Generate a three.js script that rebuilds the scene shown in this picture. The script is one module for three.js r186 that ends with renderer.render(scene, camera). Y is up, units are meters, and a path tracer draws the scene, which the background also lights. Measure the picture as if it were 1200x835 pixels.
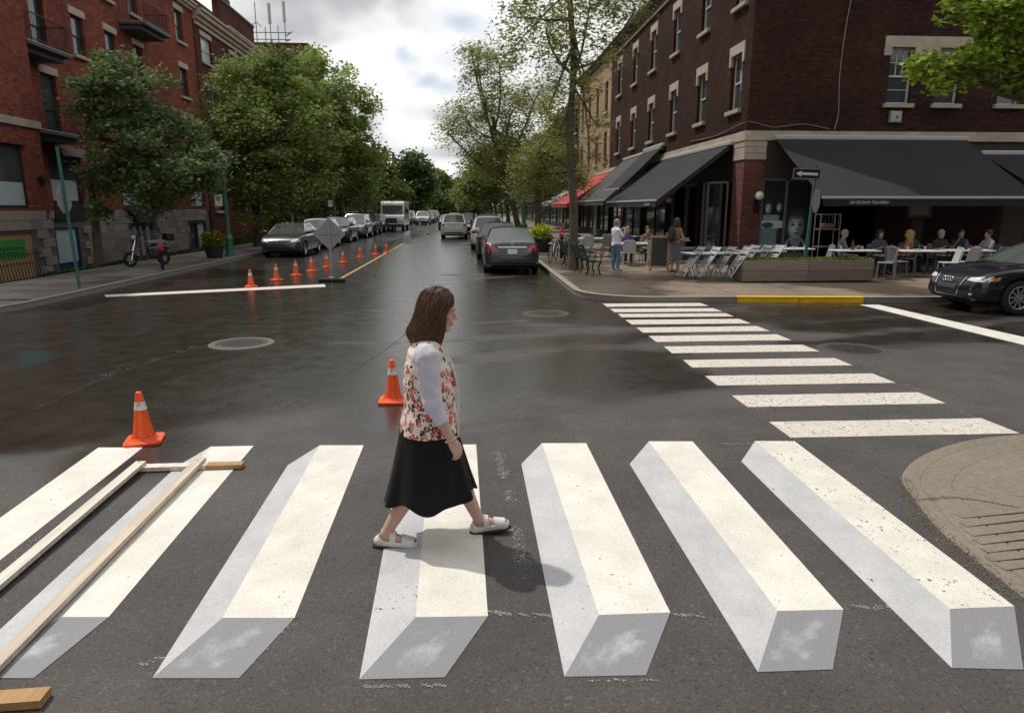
import * as THREE from 'three';
import { mergeGeometries, mergeVertices, toCreasedNormals } from 'three/addons/utils/BufferGeometryUtils.js';
import { RoundedBoxGeometry } from 'three/addons/geometries/RoundedBoxGeometry.js';
import { Brush, Evaluator, SUBTRACTION } from 'three-bvh-csg';

// ---------------------------------------------------------------- camera, sky, sun, exposure
// World: x to the right across the street, -z along the street, y up, metres. The camera stands on a
// step ladder in the roadway, looking slightly down and to the right of the street's direction.
const scene = new THREE.Scene();
const CAM_H = 2.1, PITCH = 12.305 * Math.PI / 180, YAW = 3.634 * Math.PI / 180;
const camera = new THREE.PerspectiveCamera(55.118, 1200 / 835, 0.05, 3000);
camera.rotation.order = 'YXZ';
camera.position.set(0, CAM_H, 0);
camera.rotation.set(-PITCH, -YAW, 0);
camera.updateMatrixWorld(true);
scene.add(camera);
const renderer = new THREE.WebGLRenderer({ antialias: true });
renderer.toneMapping = THREE.LinearToneMapping;
renderer.toneMappingExposure = 1.17;
renderer.shadowMap.enabled = true;
renderer.shadowMap.type = THREE.PCFSoftShadowMap;

// seeded random and noise
function rng(seed) { let a = seed >>> 0; return () => { a = (a + 0x6D2B79F5) >>> 0; let t = a; t = Math.imul(t ^ (t >>> 15), t | 1); t ^= t + Math.imul(t ^ (t >>> 7), t | 61); return ((t ^ (t >>> 14)) >>> 0) / 4294967296; }; }
const hash2 = (x, y, s = 0) => { let h = Math.imul(x | 0, 374761393) ^ Math.imul(y | 0, 668265263) ^ Math.imul(s | 0, 1274126177); h = Math.imul(h ^ (h >>> 13), 1274126177); return ((h ^ (h >>> 16)) >>> 0) / 4294967296; };
const sm = (t) => t * t * (3 - 2 * t);
const clamp = (v, a = 0, b = 1) => Math.min(b, Math.max(a, v));
const lerp = (a, b, t) => a + (b - a) * t;
const sstep = (a, b, v) => sm(clamp((v - a) / (b - a)));
function vnoise(x, y, s = 0, per = 0) {
  const xi = Math.floor(x), yi = Math.floor(y), fx = sm(x - xi), fy = sm(y - yi);
  const w = per ? (n) => ((n % per) + per) % per : (n) => n;
  const a = hash2(w(xi), w(yi), s), b = hash2(w(xi + 1), w(yi), s), c = hash2(w(xi), w(yi + 1), s), d = hash2(w(xi + 1), w(yi + 1), s);
  return lerp(lerp(a, b, fx), lerp(c, d, fx), fy);
}
function fbm(x, y, oct = 4, s = 0, per = 0) { let v = 0, a = 0.5, n = 0; for (let o = 0; o < oct; o++) { v += a * vnoise(x, y, s + o, per); n += a; a *= 0.5; x *= 2; y *= 2; per *= 2; } return v / n; }
function hash3(x, y, z) { return hash2(x + Math.imul(z, 7919), y + Math.imul(z, 104729), z); }
function vnoise3(x, y, z) {
  const xi = Math.floor(x), yi = Math.floor(y), zi = Math.floor(z), fx = sm(x - xi), fy = sm(y - yi), fz = sm(z - zi);
  const L = (k) => lerp(lerp(hash3(xi, yi, k), hash3(xi + 1, yi, k), fx), lerp(hash3(xi, yi + 1, k), hash3(xi + 1, yi + 1, k), fx), fy);
  return lerp(L(zi), L(zi + 1), fz);
}
function fbm3(x, y, z, oct = 5) { let v = 0, a = 0.5, n = 0; for (let o = 0; o < oct; o++) { v += a * vnoise3(x, y, z + o * 17); n += a; a *= 0.55; x *= 2.03; y *= 2.03; z *= 2.03; } return v / n; }

// sky: broken bright cloud with grey undersides and small blue gaps, computed over the whole sphere
const SUN_DIR = new THREE.Vector3(-0.70, 1.63, -0.55).normalize();
{
  const W = 1024, Hh = 512, data = new Float32Array(W * Hh * 4);
  for (let j = 0; j < Hh; j++) for (let i = 0; i < W; i++) {
    const lat = ((j + 0.5) / Hh - 0.5) * Math.PI, lon = ((i + 0.5) / W - 0.5) * 2 * Math.PI;
    const dy = Math.sin(lat), cl = Math.cos(lat), dx = cl * Math.cos(lon), dz = cl * Math.sin(lon);
    let r, g, b;
    const up = Math.max(dy, 0.0), k = 1 / (up + 0.22);
    const px = dx * k * 1.6, pz = dz * k * 1.6;
    const warp = fbm3(px * 1.3 + 5, pz * 1.3 + 2, 3.3, 3) - 0.5;
    const n = fbm3(px * 1.7 + warp * 1.6 + 11, pz * 1.7 - warp * 1.3 + 7, 1.7, 6);
    const n2 = fbm3(px * 2.6 + 31, pz * 2.6 + 3 + warp, 9.1, 5);
    const cover = sstep(0.24, 0.38, n + (n2 - 0.5) * 0.3);           // blue shows only in small gaps
    const dark = sstep(0.43, 0.66, n2 * 0.72 + n * 0.36);             // thick grey undersides
    const blue = [0.52, 0.60, 0.72], white = [0.90, 0.90, 0.90], grey = [0.45, 0.455, 0.475];
    const hz = sstep(0.30, 0.0, up) * 0.12;
    const c = [0, 1, 2].map((q) => { let cc = lerp(white[q], grey[q], dark * (1 - hz)); return lerp(lerp(blue[q], 0.86, hz), cc, cover); });
    [r, g, b] = c;
    if (dy < 0) { const t = sstep(0, -0.08, dy); r = lerp(r, 0.10, t); g = lerp(g, 0.10, t); b = lerp(b, 0.10, t); }
    const o = (j * W + i) * 4; data[o] = r; data[o + 1] = g; data[o + 2] = b; data[o + 3] = 1;
  }
  const t = new THREE.DataTexture(data, W, Hh, THREE.RGBAFormat, THREE.FloatType);
  t.mapping = THREE.EquirectangularReflectionMapping; t.magFilter = t.minFilter = THREE.LinearFilter; t.colorSpace = THREE.LinearSRGBColorSpace; t.needsUpdate = true;
  scene.background = t; scene.environment = t;
}
const sun = new THREE.DirectionalLight(new THREE.Color(1.0, 0.955, 0.88), 2.35);
sun.position.copy(SUN_DIR).multiplyScalar(80).add(new THREE.Vector3(0, 0, -25));
sun.target.position.set(0, 0, -25);
sun.castShadow = true; sun.shadow.radius = 2; sun.shadow.mapSize.set(4096, 4096);
Object.assign(sun.shadow.camera, { left: -45, right: 45, top: 45, bottom: -45, near: 1, far: 220 });
scene.add(sun, sun.target);

// ---------------------------------------------------------------- pixel helpers: a pixel of the photograph gives a direction
const FPX = 800, PCX = 600, PCY = 417.5;
function ray(px, py) { return new THREE.Vector3(px - PCX, -(py - PCY), -FPX).applyEuler(camera.rotation); }
function G(px, py, h = 0) { const d = ray(px, py), t = (h - CAM_H) / d.y; return [d.x * t, h, d.z * t]; }      // on the ground
function WX(px, py, x) { const d = ray(px, py), t = x / d.x; return [x, CAM_H + d.y * t, d.z * t]; }             // on a wall along the street
function WZ(px, py, z) { const d = ray(px, py), t = z / d.z; return [d.x * t, CAM_H + d.y * t, z]; }             // on a wall across it

// ---------------------------------------------------------------- naming and scene helpers
const used = {};
function numbered(name) { const n = used[name] = (used[name] ?? -1) + 1; return n ? name + '_' + String(n).padStart(3, '0') : name; }
function tag(o, label, category, group) { o.userData.label = label; o.userData.category = category; if (group) o.userData.group = group; return o; }
function thing(name, label, category, pos = [0, 0, 0], turn = 0, group) { const o = new THREE.Group(); o.name = numbered(name); o.position.set(...pos); o.rotation.y = turn; tag(o, label, category, group); scene.add(o); return o; }
function mesh(name, geo, m, parent) {
  if (Array.isArray(geo)) geo = merge(geo);
  const o = new THREE.Mesh(geo, m); o.name = parent && parent !== scene ? name : numbered(name); o.castShadow = o.receiveShadow = true; (parent || scene).add(o); return o;
}
function one(name, geo, m, label, category, group) { return tag(mesh(name, geo, m), label, category, group); }
function part(name, parent) { const g = new THREE.Group(); g.name = name; parent.add(g); return g; }
function struct(name, geo, m) { const o = mesh(name, geo, m); o.userData.kind = 'structure'; return o; }
function copyOf(o, label, group) { const c = o.clone(); c.userData = { ...o.userData }; c.name = numbered(o.name.replace(/_\d{3}$/, '')); if (label) c.userData.label = label; if (group) c.userData.group = group; scene.add(c); return c; }

// ---------------------------------------------------------------- geometry helpers (all return plain geometries)
function boxUV(g) {
  const p = g.attributes.position, n = g.attributes.normal, uv = new Float32Array(p.count * 2);
  for (let i = 0; i < p.count; i++) {
    const ax = Math.abs(n.getX(i)), ay = Math.abs(n.getY(i)), az = Math.abs(n.getZ(i)), x = p.getX(i), y = p.getY(i), z = p.getZ(i);
    if (ay >= ax && ay >= az) { uv[2 * i] = x; uv[2 * i + 1] = -z; } else if (ax >= az) { uv[2 * i] = -z; uv[2 * i + 1] = y; } else { uv[2 * i] = x; uv[2 * i + 1] = y; }
  }
  g.setAttribute('uv', new THREE.BufferAttribute(uv, 2)); return g;
}
function plain(g, keepUV = false) {
  if (g.index) g = g.toNonIndexed();
  if (!g.attributes.normal) g.computeVertexNormals();
  for (const k of Object.keys(g.attributes)) if (!['position', 'normal', 'uv', 'color'].includes(k)) g.deleteAttribute(k);
  if (!keepUV || !g.attributes.uv) boxUV(g);
  return g;
}
function merge(list) { const l = list.flat(Infinity).map((g) => (g.index || !g.attributes.uv ? plain(g, !!g.attributes.uv) : g)); return l.length === 1 ? l[0] : mergeGeometries(l); }
function xf(g, pos = [0, 0, 0], rot = [0, 0, 0]) { const m = new THREE.Matrix4().makeRotationFromEuler(new THREE.Euler(...rot)); m.setPosition(...pos); g.applyMatrix4(m); return g; }
function box(w, h, d, x = 0, y = 0, z = 0, rot) { const g = plain(new THREE.BoxGeometry(w, h, d)); return xf(g, [x, y, z], rot); }
function bx(x0, x1, y0, y1, z0, z1) { return plain(xf(new THREE.BoxGeometry(Math.abs(x1 - x0), Math.abs(y1 - y0), Math.abs(z1 - z0)), [(x0 + x1) / 2, (y0 + y1) / 2, (z0 + z1) / 2])); }
function rbox(w, h, d, r, x = 0, y = 0, z = 0, rot, seg = 2) { return xf(plain(new RoundedBoxGeometry(w, h, d, seg, Math.min(r, w / 2.01, h / 2.01, d / 2.01))), [x, y, z], rot); }
function cyl(r0, r1, h, x = 0, y = 0, z = 0, seg = 12, rot) { return xf(plain(new THREE.CylinderGeometry(r1, r0, h, seg)), [x, y, z], rot); }   // r0 bottom, r1 top
function sph(r, x = 0, y = 0, z = 0, ws = 14, hs = 10, sc) { const g = new THREE.SphereGeometry(r, ws, hs); if (sc) g.scale(...sc); return xf(plain(g), [x, y, z]); }
function V(a) { return a.isVector3 ? a : new THREE.Vector3(...a); }
function rod(a, b, r0, r1 = r0, seg = 7) { a = V(a); b = V(b); const d = b.clone().sub(a), L = d.length(), g = new THREE.CylinderGeometry(r1, r0, L, seg); g.applyQuaternion(new THREE.Quaternion().setFromUnitVectors(new THREE.Vector3(0, 1, 0), d.normalize())); g.translate((a.x + b.x) / 2, (a.y + b.y) / 2, (a.z + b.z) / 2); return plain(g); }
function bar(a, b, w, h) { a = V(a); b = V(b); const d = b.clone().sub(a), L = d.length(), g = new THREE.BoxGeometry(w, h, L); const m = new THREE.Matrix4().lookAt(b, a, Math.abs(d.y) / L > 0.98 ? new THREE.Vector3(1, 0, 0) : new THREE.Vector3(0, 1, 0)); g.applyMatrix4(m); g.translate((a.x + b.x) / 2, (a.y + b.y) / 2, (a.z + b.z) / 2); return plain(g); }
function tube(pts, r, seg = 24, rad = 7, closed = false) { return plain(new THREE.TubeGeometry(new THREE.CatmullRomCurve3(pts.map(V), closed), seg, r, rad, closed)); }
function taperTube(pts, radii, rad = 8) {   // swept rings of changing radius
  const P = pts.map(V), pos = [], idx = []; let ref = new THREE.Vector3(1, 0, 0.3);
  P.forEach((p, i) => {
    const t = P[Math.min(i + 1, P.length - 1)].clone().sub(P[Math.max(i - 1, 0)]).normalize();
    const a = ref.clone().sub(t.clone().multiplyScalar(ref.dot(t))).normalize(), b = t.clone().cross(a); ref = a;
    for (let k = 0; k <= rad; k++) { const q = k / rad * Math.PI * 2, v = p.clone().addScaledVector(a, Math.cos(q) * radii[i]).addScaledVector(b, Math.sin(q) * radii[i]); pos.push(v.x, v.y, v.z); }
  });
  for (let i = 0; i + 1 < P.length; i++) for (let k = 0; k < rad; k++) { const a = i * (rad + 1) + k, b = a + rad + 1; idx.push(a, a + 1, b, a + 1, b + 1, b); }
  const g = new THREE.BufferGeometry(); g.setAttribute('position', new THREE.Float32BufferAttribute(pos, 3)); g.setIndex(idx); g.computeVertexNormals(); return plain(g);
}
function lathe(pts, seg = 20, x = 0, y = 0, z = 0) { return xf(plain(new THREE.LatheGeometry(pts.map((p) => new THREE.Vector2(...p)), seg)), [x, y, z]); }
function poly(pts) { return new THREE.Shape(pts.map((p) => new THREE.Vector2(...p))); }
function ext(shape, depth, bevel = 0, seg = 8) { return plain(new THREE.ExtrudeGeometry(shape, { depth, bevelEnabled: bevel > 0, bevelSize: bevel, bevelThickness: bevel, bevelSegments: 1, curveSegments: seg })); }
function slab(ptsXZ, y0, y1) { const g = new THREE.ExtrudeGeometry(poly(ptsXZ.map(([x, z]) => [x, -z])), { depth: y1 - y0, bevelEnabled: false }); g.rotateX(-Math.PI / 2); g.translate(0, y0, 0); return plain(g); }  // horizontal plate
function sheet(ptsXZ, y, t = 0.0035) { return slab(ptsXZ, y - t, y); }
function grid(nu, nv, f, keep = true) {    // parametric sheet with uv = (u, v) or f(u, v)[3..4]
  const pos = [], uv = [], idx = [];
  for (let j = 0; j <= nv; j++) for (let i = 0; i <= nu; i++) { const q = f(i / nu, j / nv); pos.push(q[0], q[1], q[2]); uv.push(q[3] ?? i / nu, q[4] ?? j / nv); }
  for (let j = 0; j < nv; j++) for (let i = 0; i < nu; i++) { const a = j * (nu + 1) + i, b = a + nu + 1; idx.push(a, a + 1, b, a + 1, b + 1, b); }
  const g = new THREE.BufferGeometry(); g.setAttribute('position', new THREE.Float32BufferAttribute(pos, 3)); g.setAttribute('uv', new THREE.Float32BufferAttribute(uv, 2)); g.setIndex(idx); g.computeVertexNormals(); return plain(g, keep);
}
function tintGeo(g, c) { const n = g.attributes.position.count, a = new Float32Array(n * 3); for (let i = 0; i < n; i++) { a[3 * i] = c[0]; a[3 * i + 1] = c[1]; a[3 * i + 2] = c[2]; } g.setAttribute('color', new THREE.BufferAttribute(a, 3)); return g; }
// smooth surface of a distance field (surface nets)
function sdfMesh(f, mn, mx, h) {
  const n = [0, 1, 2].map((k) => Math.ceil((mx[k] - mn[k]) / h) + 1), [nx, ny, nz] = n, F = new Float32Array(nx * ny * nz);
  for (let k = 0, o = 0; k < nz; k++) for (let j = 0; j < ny; j++) for (let i = 0; i < nx; i++, o++) F[o] = f(mn[0] + i * h, mn[1] + j * h, mn[2] + k * h);
  const id = new Int32Array(nx * ny * nz).fill(-1), pos = [], idx = [], at = (i, j, k) => (k * ny + j) * nx + i;
  const E = [[0, 1], [0, 2], [0, 4], [1, 3], [1, 5], [2, 3], [2, 6], [3, 7], [4, 5], [4, 6], [5, 7], [6, 7]];
  for (let k = 0; k < nz - 1; k++) for (let j = 0; j < ny - 1; j++) for (let i = 0; i < nx - 1; i++) {
    const v = []; let m = 0;
    for (let c = 0; c < 8; c++) { const q = F[at(i + (c & 1), j + ((c >> 1) & 1), k + (c >> 2))]; v.push(q); if (q < 0) m |= 1 << c; }
    if (m === 0 || m === 255) continue;
    let x = 0, y = 0, z = 0, cnt = 0;
    for (const [a, b] of E) if ((v[a] < 0) !== (v[b] < 0)) { const t = v[a] / (v[a] - v[b]); x += lerp(a & 1, b & 1, t); y += lerp((a >> 1) & 1, (b >> 1) & 1, t); z += lerp(a >> 2, b >> 2, t); cnt++; }
    id[at(i, j, k)] = pos.length / 3; pos.push(mn[0] + (i + x / cnt) * h, mn[1] + (j + y / cnt) * h, mn[2] + (k + z / cnt) * h);
  }
  const quad = (a, b, c, d, flip) => { if (a < 0 || b < 0 || c < 0 || d < 0) return; if (flip) idx.push(a, c, b, a, d, c); else idx.push(a, b, c, a, c, d); };
  for (let k = 1; k < nz - 1; k++) for (let j = 1; j < ny - 1; j++) for (let i = 1; i < nx - 1; i++) {
    const s = F[at(i, j, k)] < 0;
    if (s !== F[at(i + 1, j, k)] < 0) quad(id[at(i, j - 1, k - 1)], id[at(i, j, k - 1)], id[at(i, j, k)], id[at(i, j - 1, k)], !s);
    if (s !== F[at(i, j + 1, k)] < 0) quad(id[at(i - 1, j, k - 1)], id[at(i - 1, j, k)], id[at(i, j, k)], id[at(i, j, k - 1)], !s);
    if (s !== F[at(i, j, k + 1)] < 0) quad(id[at(i - 1, j - 1, k)], id[at(i, j - 1, k)], id[at(i, j, k)], id[at(i - 1, j, k)], !s);
  }
  const g = new THREE.BufferGeometry(), N = new Float32Array(pos.length), e = h * 0.4;
  for (let i = 0; i < pos.length; i += 3) { const [x, y, z] = [pos[i], pos[i + 1], pos[i + 2]]; const a = f(x + e, y, z) - f(x - e, y, z), b = f(x, y + e, z) - f(x, y - e, z), c = f(x, y, z + e) - f(x, y, z - e), l = Math.hypot(a, b, c) || 1; N[i] = a / l; N[i + 1] = b / l; N[i + 2] = c / l; }
  for (let i = 0; i < idx.length; i += 3) { const [a, b, c] = [idx[i] * 3, idx[i + 1] * 3, idx[i + 2] * 3]; const u = [0, 1, 2].map((q) => pos[b + q] - pos[a + q]), w = [0, 1, 2].map((q) => pos[c + q] - pos[a + q]); if ((u[1] * w[2] - u[2] * w[1]) * N[a] + (u[2] * w[0] - u[0] * w[2]) * N[a + 1] + (u[0] * w[1] - u[1] * w[0]) * N[a + 2] < 0) { const t = idx[i + 1]; idx[i + 1] = idx[i + 2]; idx[i + 2] = t; } }
  g.setAttribute('position', new THREE.Float32BufferAttribute(pos, 3)); g.setAttribute('normal', new THREE.BufferAttribute(N, 3)); g.setIndex(idx); return plain(g);
}
const smin = (a, b, k) => { const h = Math.max(k - Math.abs(a - b), 0) / k; return Math.min(a, b) - h * h * k * 0.25; };
function cap(x, y, z, a, b, ra, rb) { const vx = b[0] - a[0], vy = b[1] - a[1], vz = b[2] - a[2], px = x - a[0], py = y - a[1], pz = z - a[2]; let t = (px * vx + py * vy + pz * vz) / (vx * vx + vy * vy + vz * vz + 1e-9); t = t < 0 ? 0 : t > 1 ? 1 : t; const qx = px - vx * t, qy = py - vy * t, qz = pz - vz * t; return Math.sqrt(qx * qx + qy * qy + qz * qz) - ra - (rb - ra) * t; }
function ell(x, y, z, c, r) { const a = (x - c[0]) / r[0], b = (y - c[1]) / r[1], d = (z - c[2]) / r[2], k0 = Math.sqrt(a * a + b * b + d * d), A = a / r[0], B = b / r[1], D = d / r[2], k1 = Math.sqrt(A * A + B * B + D * D); return k1 < 1e-6 ? -Math.min(r[0], r[1], r[2]) : k0 * (k0 - 1) / k1; }

// ---------------------------------------------------------------- textures and materials
const s8 = (v) => Math.round(255 * clamp(v <= 0.0031308 ? v * 12.92 : 1.055 * Math.pow(v, 1 / 2.4) - 0.055));   // linear to sRGB byte
function tex(w, h, f, srgb = true, rep) {
  const d = new Uint8Array(w * h * 4);
  for (let j = 0; j < h; j++) for (let i = 0; i < w; i++) { const c = f(i, j), o = (j * w + i) * 4; if (srgb) { d[o] = s8(c[0]); d[o + 1] = s8(c[1]); d[o + 2] = s8(c[2]); } else { const v = Math.round(255 * clamp(typeof c === 'number' ? c : c[0])); d[o] = d[o + 1] = d[o + 2] = v; } d[o + 3] = 255; }
  const t = new THREE.DataTexture(d, w, h); t.wrapS = t.wrapT = THREE.RepeatWrapping; t.magFilter = THREE.LinearFilter; t.minFilter = THREE.LinearMipmapLinearFilter; t.generateMipmaps = true; t.colorSpace = srgb ? THREE.SRGBColorSpace : THREE.NoColorSpace; if (rep) t.repeat.set(rep[0], rep[1]); t.needsUpdate = true; return t;
}
function canvasTex(w, h, draw) { const c = document.createElement('canvas'); c.width = w; c.height = h; const x = c.getContext('2d'); draw(x, w, h); const t = new THREE.CanvasTexture(c); t.colorSpace = THREE.SRGBColorSpace; t.magFilter = THREE.LinearFilter; return t; }
function M(c, rough = 0.7, o = {}) { const m = new THREE.MeshStandardMaterial({ roughness: rough, ...o }); if (Array.isArray(c)) m.color.setRGB(...c); else m.color.set(c); return m; }
function MP(c, rough = 0.7, o = {}) { const m = new THREE.MeshPhysicalMaterial({ roughness: rough, ...o }); if (Array.isArray(c)) m.color.setRGB(...c); else m.color.set(c); return m; }

// ---------------------------------------------------------------- ground: asphalt, wet in patches after rain
function wetness(x, z) {
  const s = -z, w = fbm(x * 0.35 + 4, z * 0.35, 3, 5) - 0.5;
  const streak = 0.55 * fbm(x * 0.16 + w * 1.2 + 9, z * 0.55 + x * 0.12 + w, 4, 21) + 0.45 * fbm(x * 0.22 + 3, z * 1.9 + x * 0.5 + w * 2, 4, 27), blot = fbm(x * 0.5 + 3, z * 0.5 + w * 2, 4, 33);
  let b = -0.16 + 0.30 * sstep(5.0, 8, s) + 0.08 * sstep(12, 30, s) + 0.10 * sstep(30, 60, s);
  if (x < -1.5) b += 0.10 * sstep(-1.5, -4, x) * sstep(5, 7, s);
  b -= 0.16 * sstep(2.2, 4, x) * sstep(20, 12, s) * sstep(3, 6, s);
  let v = sstep(0.42, 0.58, streak * 0.6 + blot * 0.4 + b);
  const ci = Math.min(Math.hypot(x + 2.9, (z + 5.9) * 0.8), Math.hypot(x + 0.85, (z + 6.9) * 0.7));
  v = Math.max(v, 0.9 * sstep(1.1, 0.3, ci));
  return v;
}
function puddle(x, z) { const s = -z, e = fbm(x * 1.3, z * 0.5, 4, 61) - 0.5, c = lerp(-5.9, -4.3, clamp((s - 17) / 25)); return sstep(0.15, 0.5, 1.15 - Math.abs(x - c + e * 1.4) / 0.75) * sstep(16.5, 19, s + e * 4) * sstep(70, 45, s); }
const asphaltMap = tex(1024, 1024, (i, j) => {
  const u = i / 1024, v = j / 1024, n = fbm(u * 9, v * 9, 4, 1, 9), g = vnoise(u * 340, v * 340, 7, 340), g2 = vnoise(u * 190, v * 190, 8, 190), h = hash2(i, j, 3);
  let a = 0.062 * (0.72 + 0.56 * n) * (0.72 + 0.56 * g);
  if (g2 > 0.80) a *= 1 + (g2 - 0.80) * 5; if (g2 < 0.14) a *= 0.5; if (h > 0.994) a *= 2;
  const w = (g2 - 0.5) * 0.1; return [a * (0.86 + w), a * (0.755), a * (0.69 - w)];
}, true);
asphaltMap.repeat.set(1 / 2.3, 1 / 2.3);
const asphaltBump = tex(512, 512, (i, j) => { const u = i / 512, v = j / 512; return 0.6 * vnoise(u * 150, v * 150, 11, 150) + 0.4 * vnoise(u * 75, v * 75, 12, 75); }, false);
asphaltBump.repeat.set(1 / 1.7, 1 / 1.7);
// roughness over 48 m x 96 m of street, uv1 = (x + 24) / 48, (-z + 8) / 96
const wetRough = tex(512, 1024, (i, j) => {
  const x = (i + 0.5) / 512 * 48 - 24, z = -((j + 0.5) / 1024 * 96 - 8), w = wetness(x, z), p = puddle(x, z), g = fbm(x * 6, z * 6, 3, 71);
  return lerp(lerp(0.74, 0.21 + (g - 0.5) * 0.2, w), 0.07, p);
}, false);
wetRough.wrapS = wetRough.wrapT = THREE.MirroredRepeatWrapping; wetRough.channel = 1;
const asphalt = M([1, 1, 1], 1.0, { map: asphaltMap, bumpMap: asphaltBump, bumpScale: 0.0022, roughnessMap: wetRough, vertexColors: true });
{
  const xs = [], zs = [];
  for (const v of [-900, -400, -150, -80, -50, -34]) xs.push(v);
  for (let v = -26; v <= 26.001; v += v < -12 || v > 8 ? 1 : 0.25) xs.push(+v.toFixed(3)); for (const v of [34, 50, 80, 150, 400, 900]) xs.push(v);
  for (const v of [300, 100, 40, 20, 12]) zs.push(v);
  for (let v = 8; v >= -70; v -= v > -32 ? 0.25 : 0.8) zs.push(+v.toFixed(3)); for (const v of [-76, -84, -94, -106, -120, -140, -165, -200, -300, -500, -900]) zs.push(v);
  const pos = [], uv = [], uv1 = [], col = [], nor = [], idx = [], nx = xs.length;
  for (const z of zs) for (const x of xs) {
    pos.push(x, 0, z); nor.push(0, 1, 0); uv.push(x, -z); uv1.push((x + 24) / 48, (-z + 8) / 96);
    const w = wetness(x, z), p = puddle(x, z), n = fbm(x * 0.8, z * 0.8, 4, 90), tr = fbm(x * 0.3 + 40, z * 1.4, 3, 95);
    let c = lerp(1.12, 0.46, w) * (0.82 + 0.36 * n) * (0.9 + 0.2 * tr); c = lerp(c, 0.5, p);
    const br = 0.09 * w; col.push(c * (1 + br), c, c * (1 - br * 1.2));
  }
  for (let j = 0; j + 1 < zs.length; j++) for (let i = 0; i + 1 < nx; i++) {
    const cx = (xs[i] + xs[i + 1]) / 2, cz = (zs[j] + zs[j + 1]) / 2;
    if (cx < -11 && cx > -24 && cz < -15.5 && cz > -120) continue;       // the sunken front yards lie there
    const a = j * nx + i, b = a + nx; idx.push(a, a + 1, b, a + 1, b + 1, b);
  }
  const g = new THREE.BufferGeometry();
  g.setAttribute('position', new THREE.Float32BufferAttribute(pos, 3)); g.setAttribute('normal', new THREE.Float32BufferAttribute(nor, 3)); g.setAttribute('uv', new THREE.Float32BufferAttribute(uv, 2)); g.setAttribute('uv1', new THREE.Float32BufferAttribute(uv1, 2)); g.setAttribute('color', new THREE.Float32BufferAttribute(col, 3)); g.setIndex(idx);
  struct('road', g, asphalt);
}

// ---------------------------------------------------------------- sidewalks
function concreteTex(base, seed, damp) {
  const t = tex(1024, 1024, (i, j) => {
    const u = i / 1024, v = j / 1024, n = fbm(u * 5, v * 5, 5, seed, 5), b = fbm(u * 3 + 0.3, v * 3, 4, seed + 9, 3), g = vnoise(u * 260, v * 260, seed + 3, 260);
    const k = (0.72 + 0.5 * n) * (0.86 + 0.28 * g) * lerp(1, 0.52, damp * sstep(0.42, 0.6, b));
    return [base[0] * k, base[1] * k, base[2] * k];
  }); t.repeat.set(1 / 6.5, 1 / 6.5); return t;
}
const concBump = tex(512, 512, (i, j) => 0.5 * vnoise(i / 512 * 180, j / 512 * 180, 41, 180) + 0.5 * fbm(i / 512 * 12, j / 512 * 12, 4, 42, 12), false); concBump.repeat.set(1 / 1.6, 1 / 1.6);
const dampRough = tex(512, 512, (i, j) => lerp(0.8, 0.3, sstep(0.42, 0.6, fbm(i / 512 * 3 + 0.3, j / 512 * 3, 4, 59, 3))), false); dampRough.repeat.set(1 / 6.5, 1 / 6.5);
const concWarm = M([1, 1, 1], 1, { map: concreteTex([0.205, 0.155, 0.112], 50, 1), bumpMap: concBump, bumpScale: 0.003, roughnessMap: dampRough });
const concGrey = M([1, 1, 1], 1, { map: concreteTex([0.21, 0.185, 0.165], 52, 1), bumpMap: concBump, bumpScale: 0.003, roughnessMap: dampRough });
const kerbMat = M([0.24, 0.215, 0.19], 0.75, { bumpMap: concBump, bumpScale: 0.004 });

const dirtMat = M([0.05, 0.042, 0.03], 0.95, { bumpMap: concBump, bumpScale: 0.01 });
function offset(path, d) {
  return path.map((p, i) => { const a = path[Math.max(i - 1, 0)], b = path[Math.min(i + 1, path.length - 1)], tx = b[0] - a[0], tz = b[1] - a[1], l = Math.hypot(tx, tz); return [p[0] - tz / l * d, p[1] + tx / l * d]; });
}
function kerbRun(path, h, w, y0 = -0.05) {      // path runs along the road edge, the walk lies on its +offset side; top edge rounded
  const prof = [[0, y0], [0.01, h - 0.025], [0.03, h], [w, h], [w, y0]], rows = prof.map(([d]) => offset(path, d));
  const pos = [], idx = [], P = path.length;
  for (let i = 0; i < P; i++) for (let k = 0; k < prof.length; k++) pos.push(rows[k][i][0], prof[k][1], rows[k][i][1]);
  const K = prof.length; for (let i = 0; i + 1 < P; i++) for (let k = 0; k + 1 < K; k++) { const a = i * K + k, b = a + K; idx.push(a, b, a + 1, a + 1, b, b + 1); }
  for (const i of [0, P - 1]) idx.push(i * K, i * K + 1, i * K + 2, i * K, i * K + 2, i * K + 3, i * K, i * K + 3, i * K + 4);
  const g = new THREE.BufferGeometry(); g.setAttribute('position', new THREE.Float32BufferAttribute(pos, 3)); g.setIndex(idx);
  const f = g.toNonIndexed(); f.computeVertexNormals(); return plain(f);
}
const arc = (cx, cz, r, a0, a1, n = 10) => Array.from({ length: n + 1 }, (_, i) => { const a = lerp(a0, a1, i / n); return [cx + Math.cos(a) * r, cz + Math.sin(a) * r]; });
const WALK = 0.13;
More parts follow.
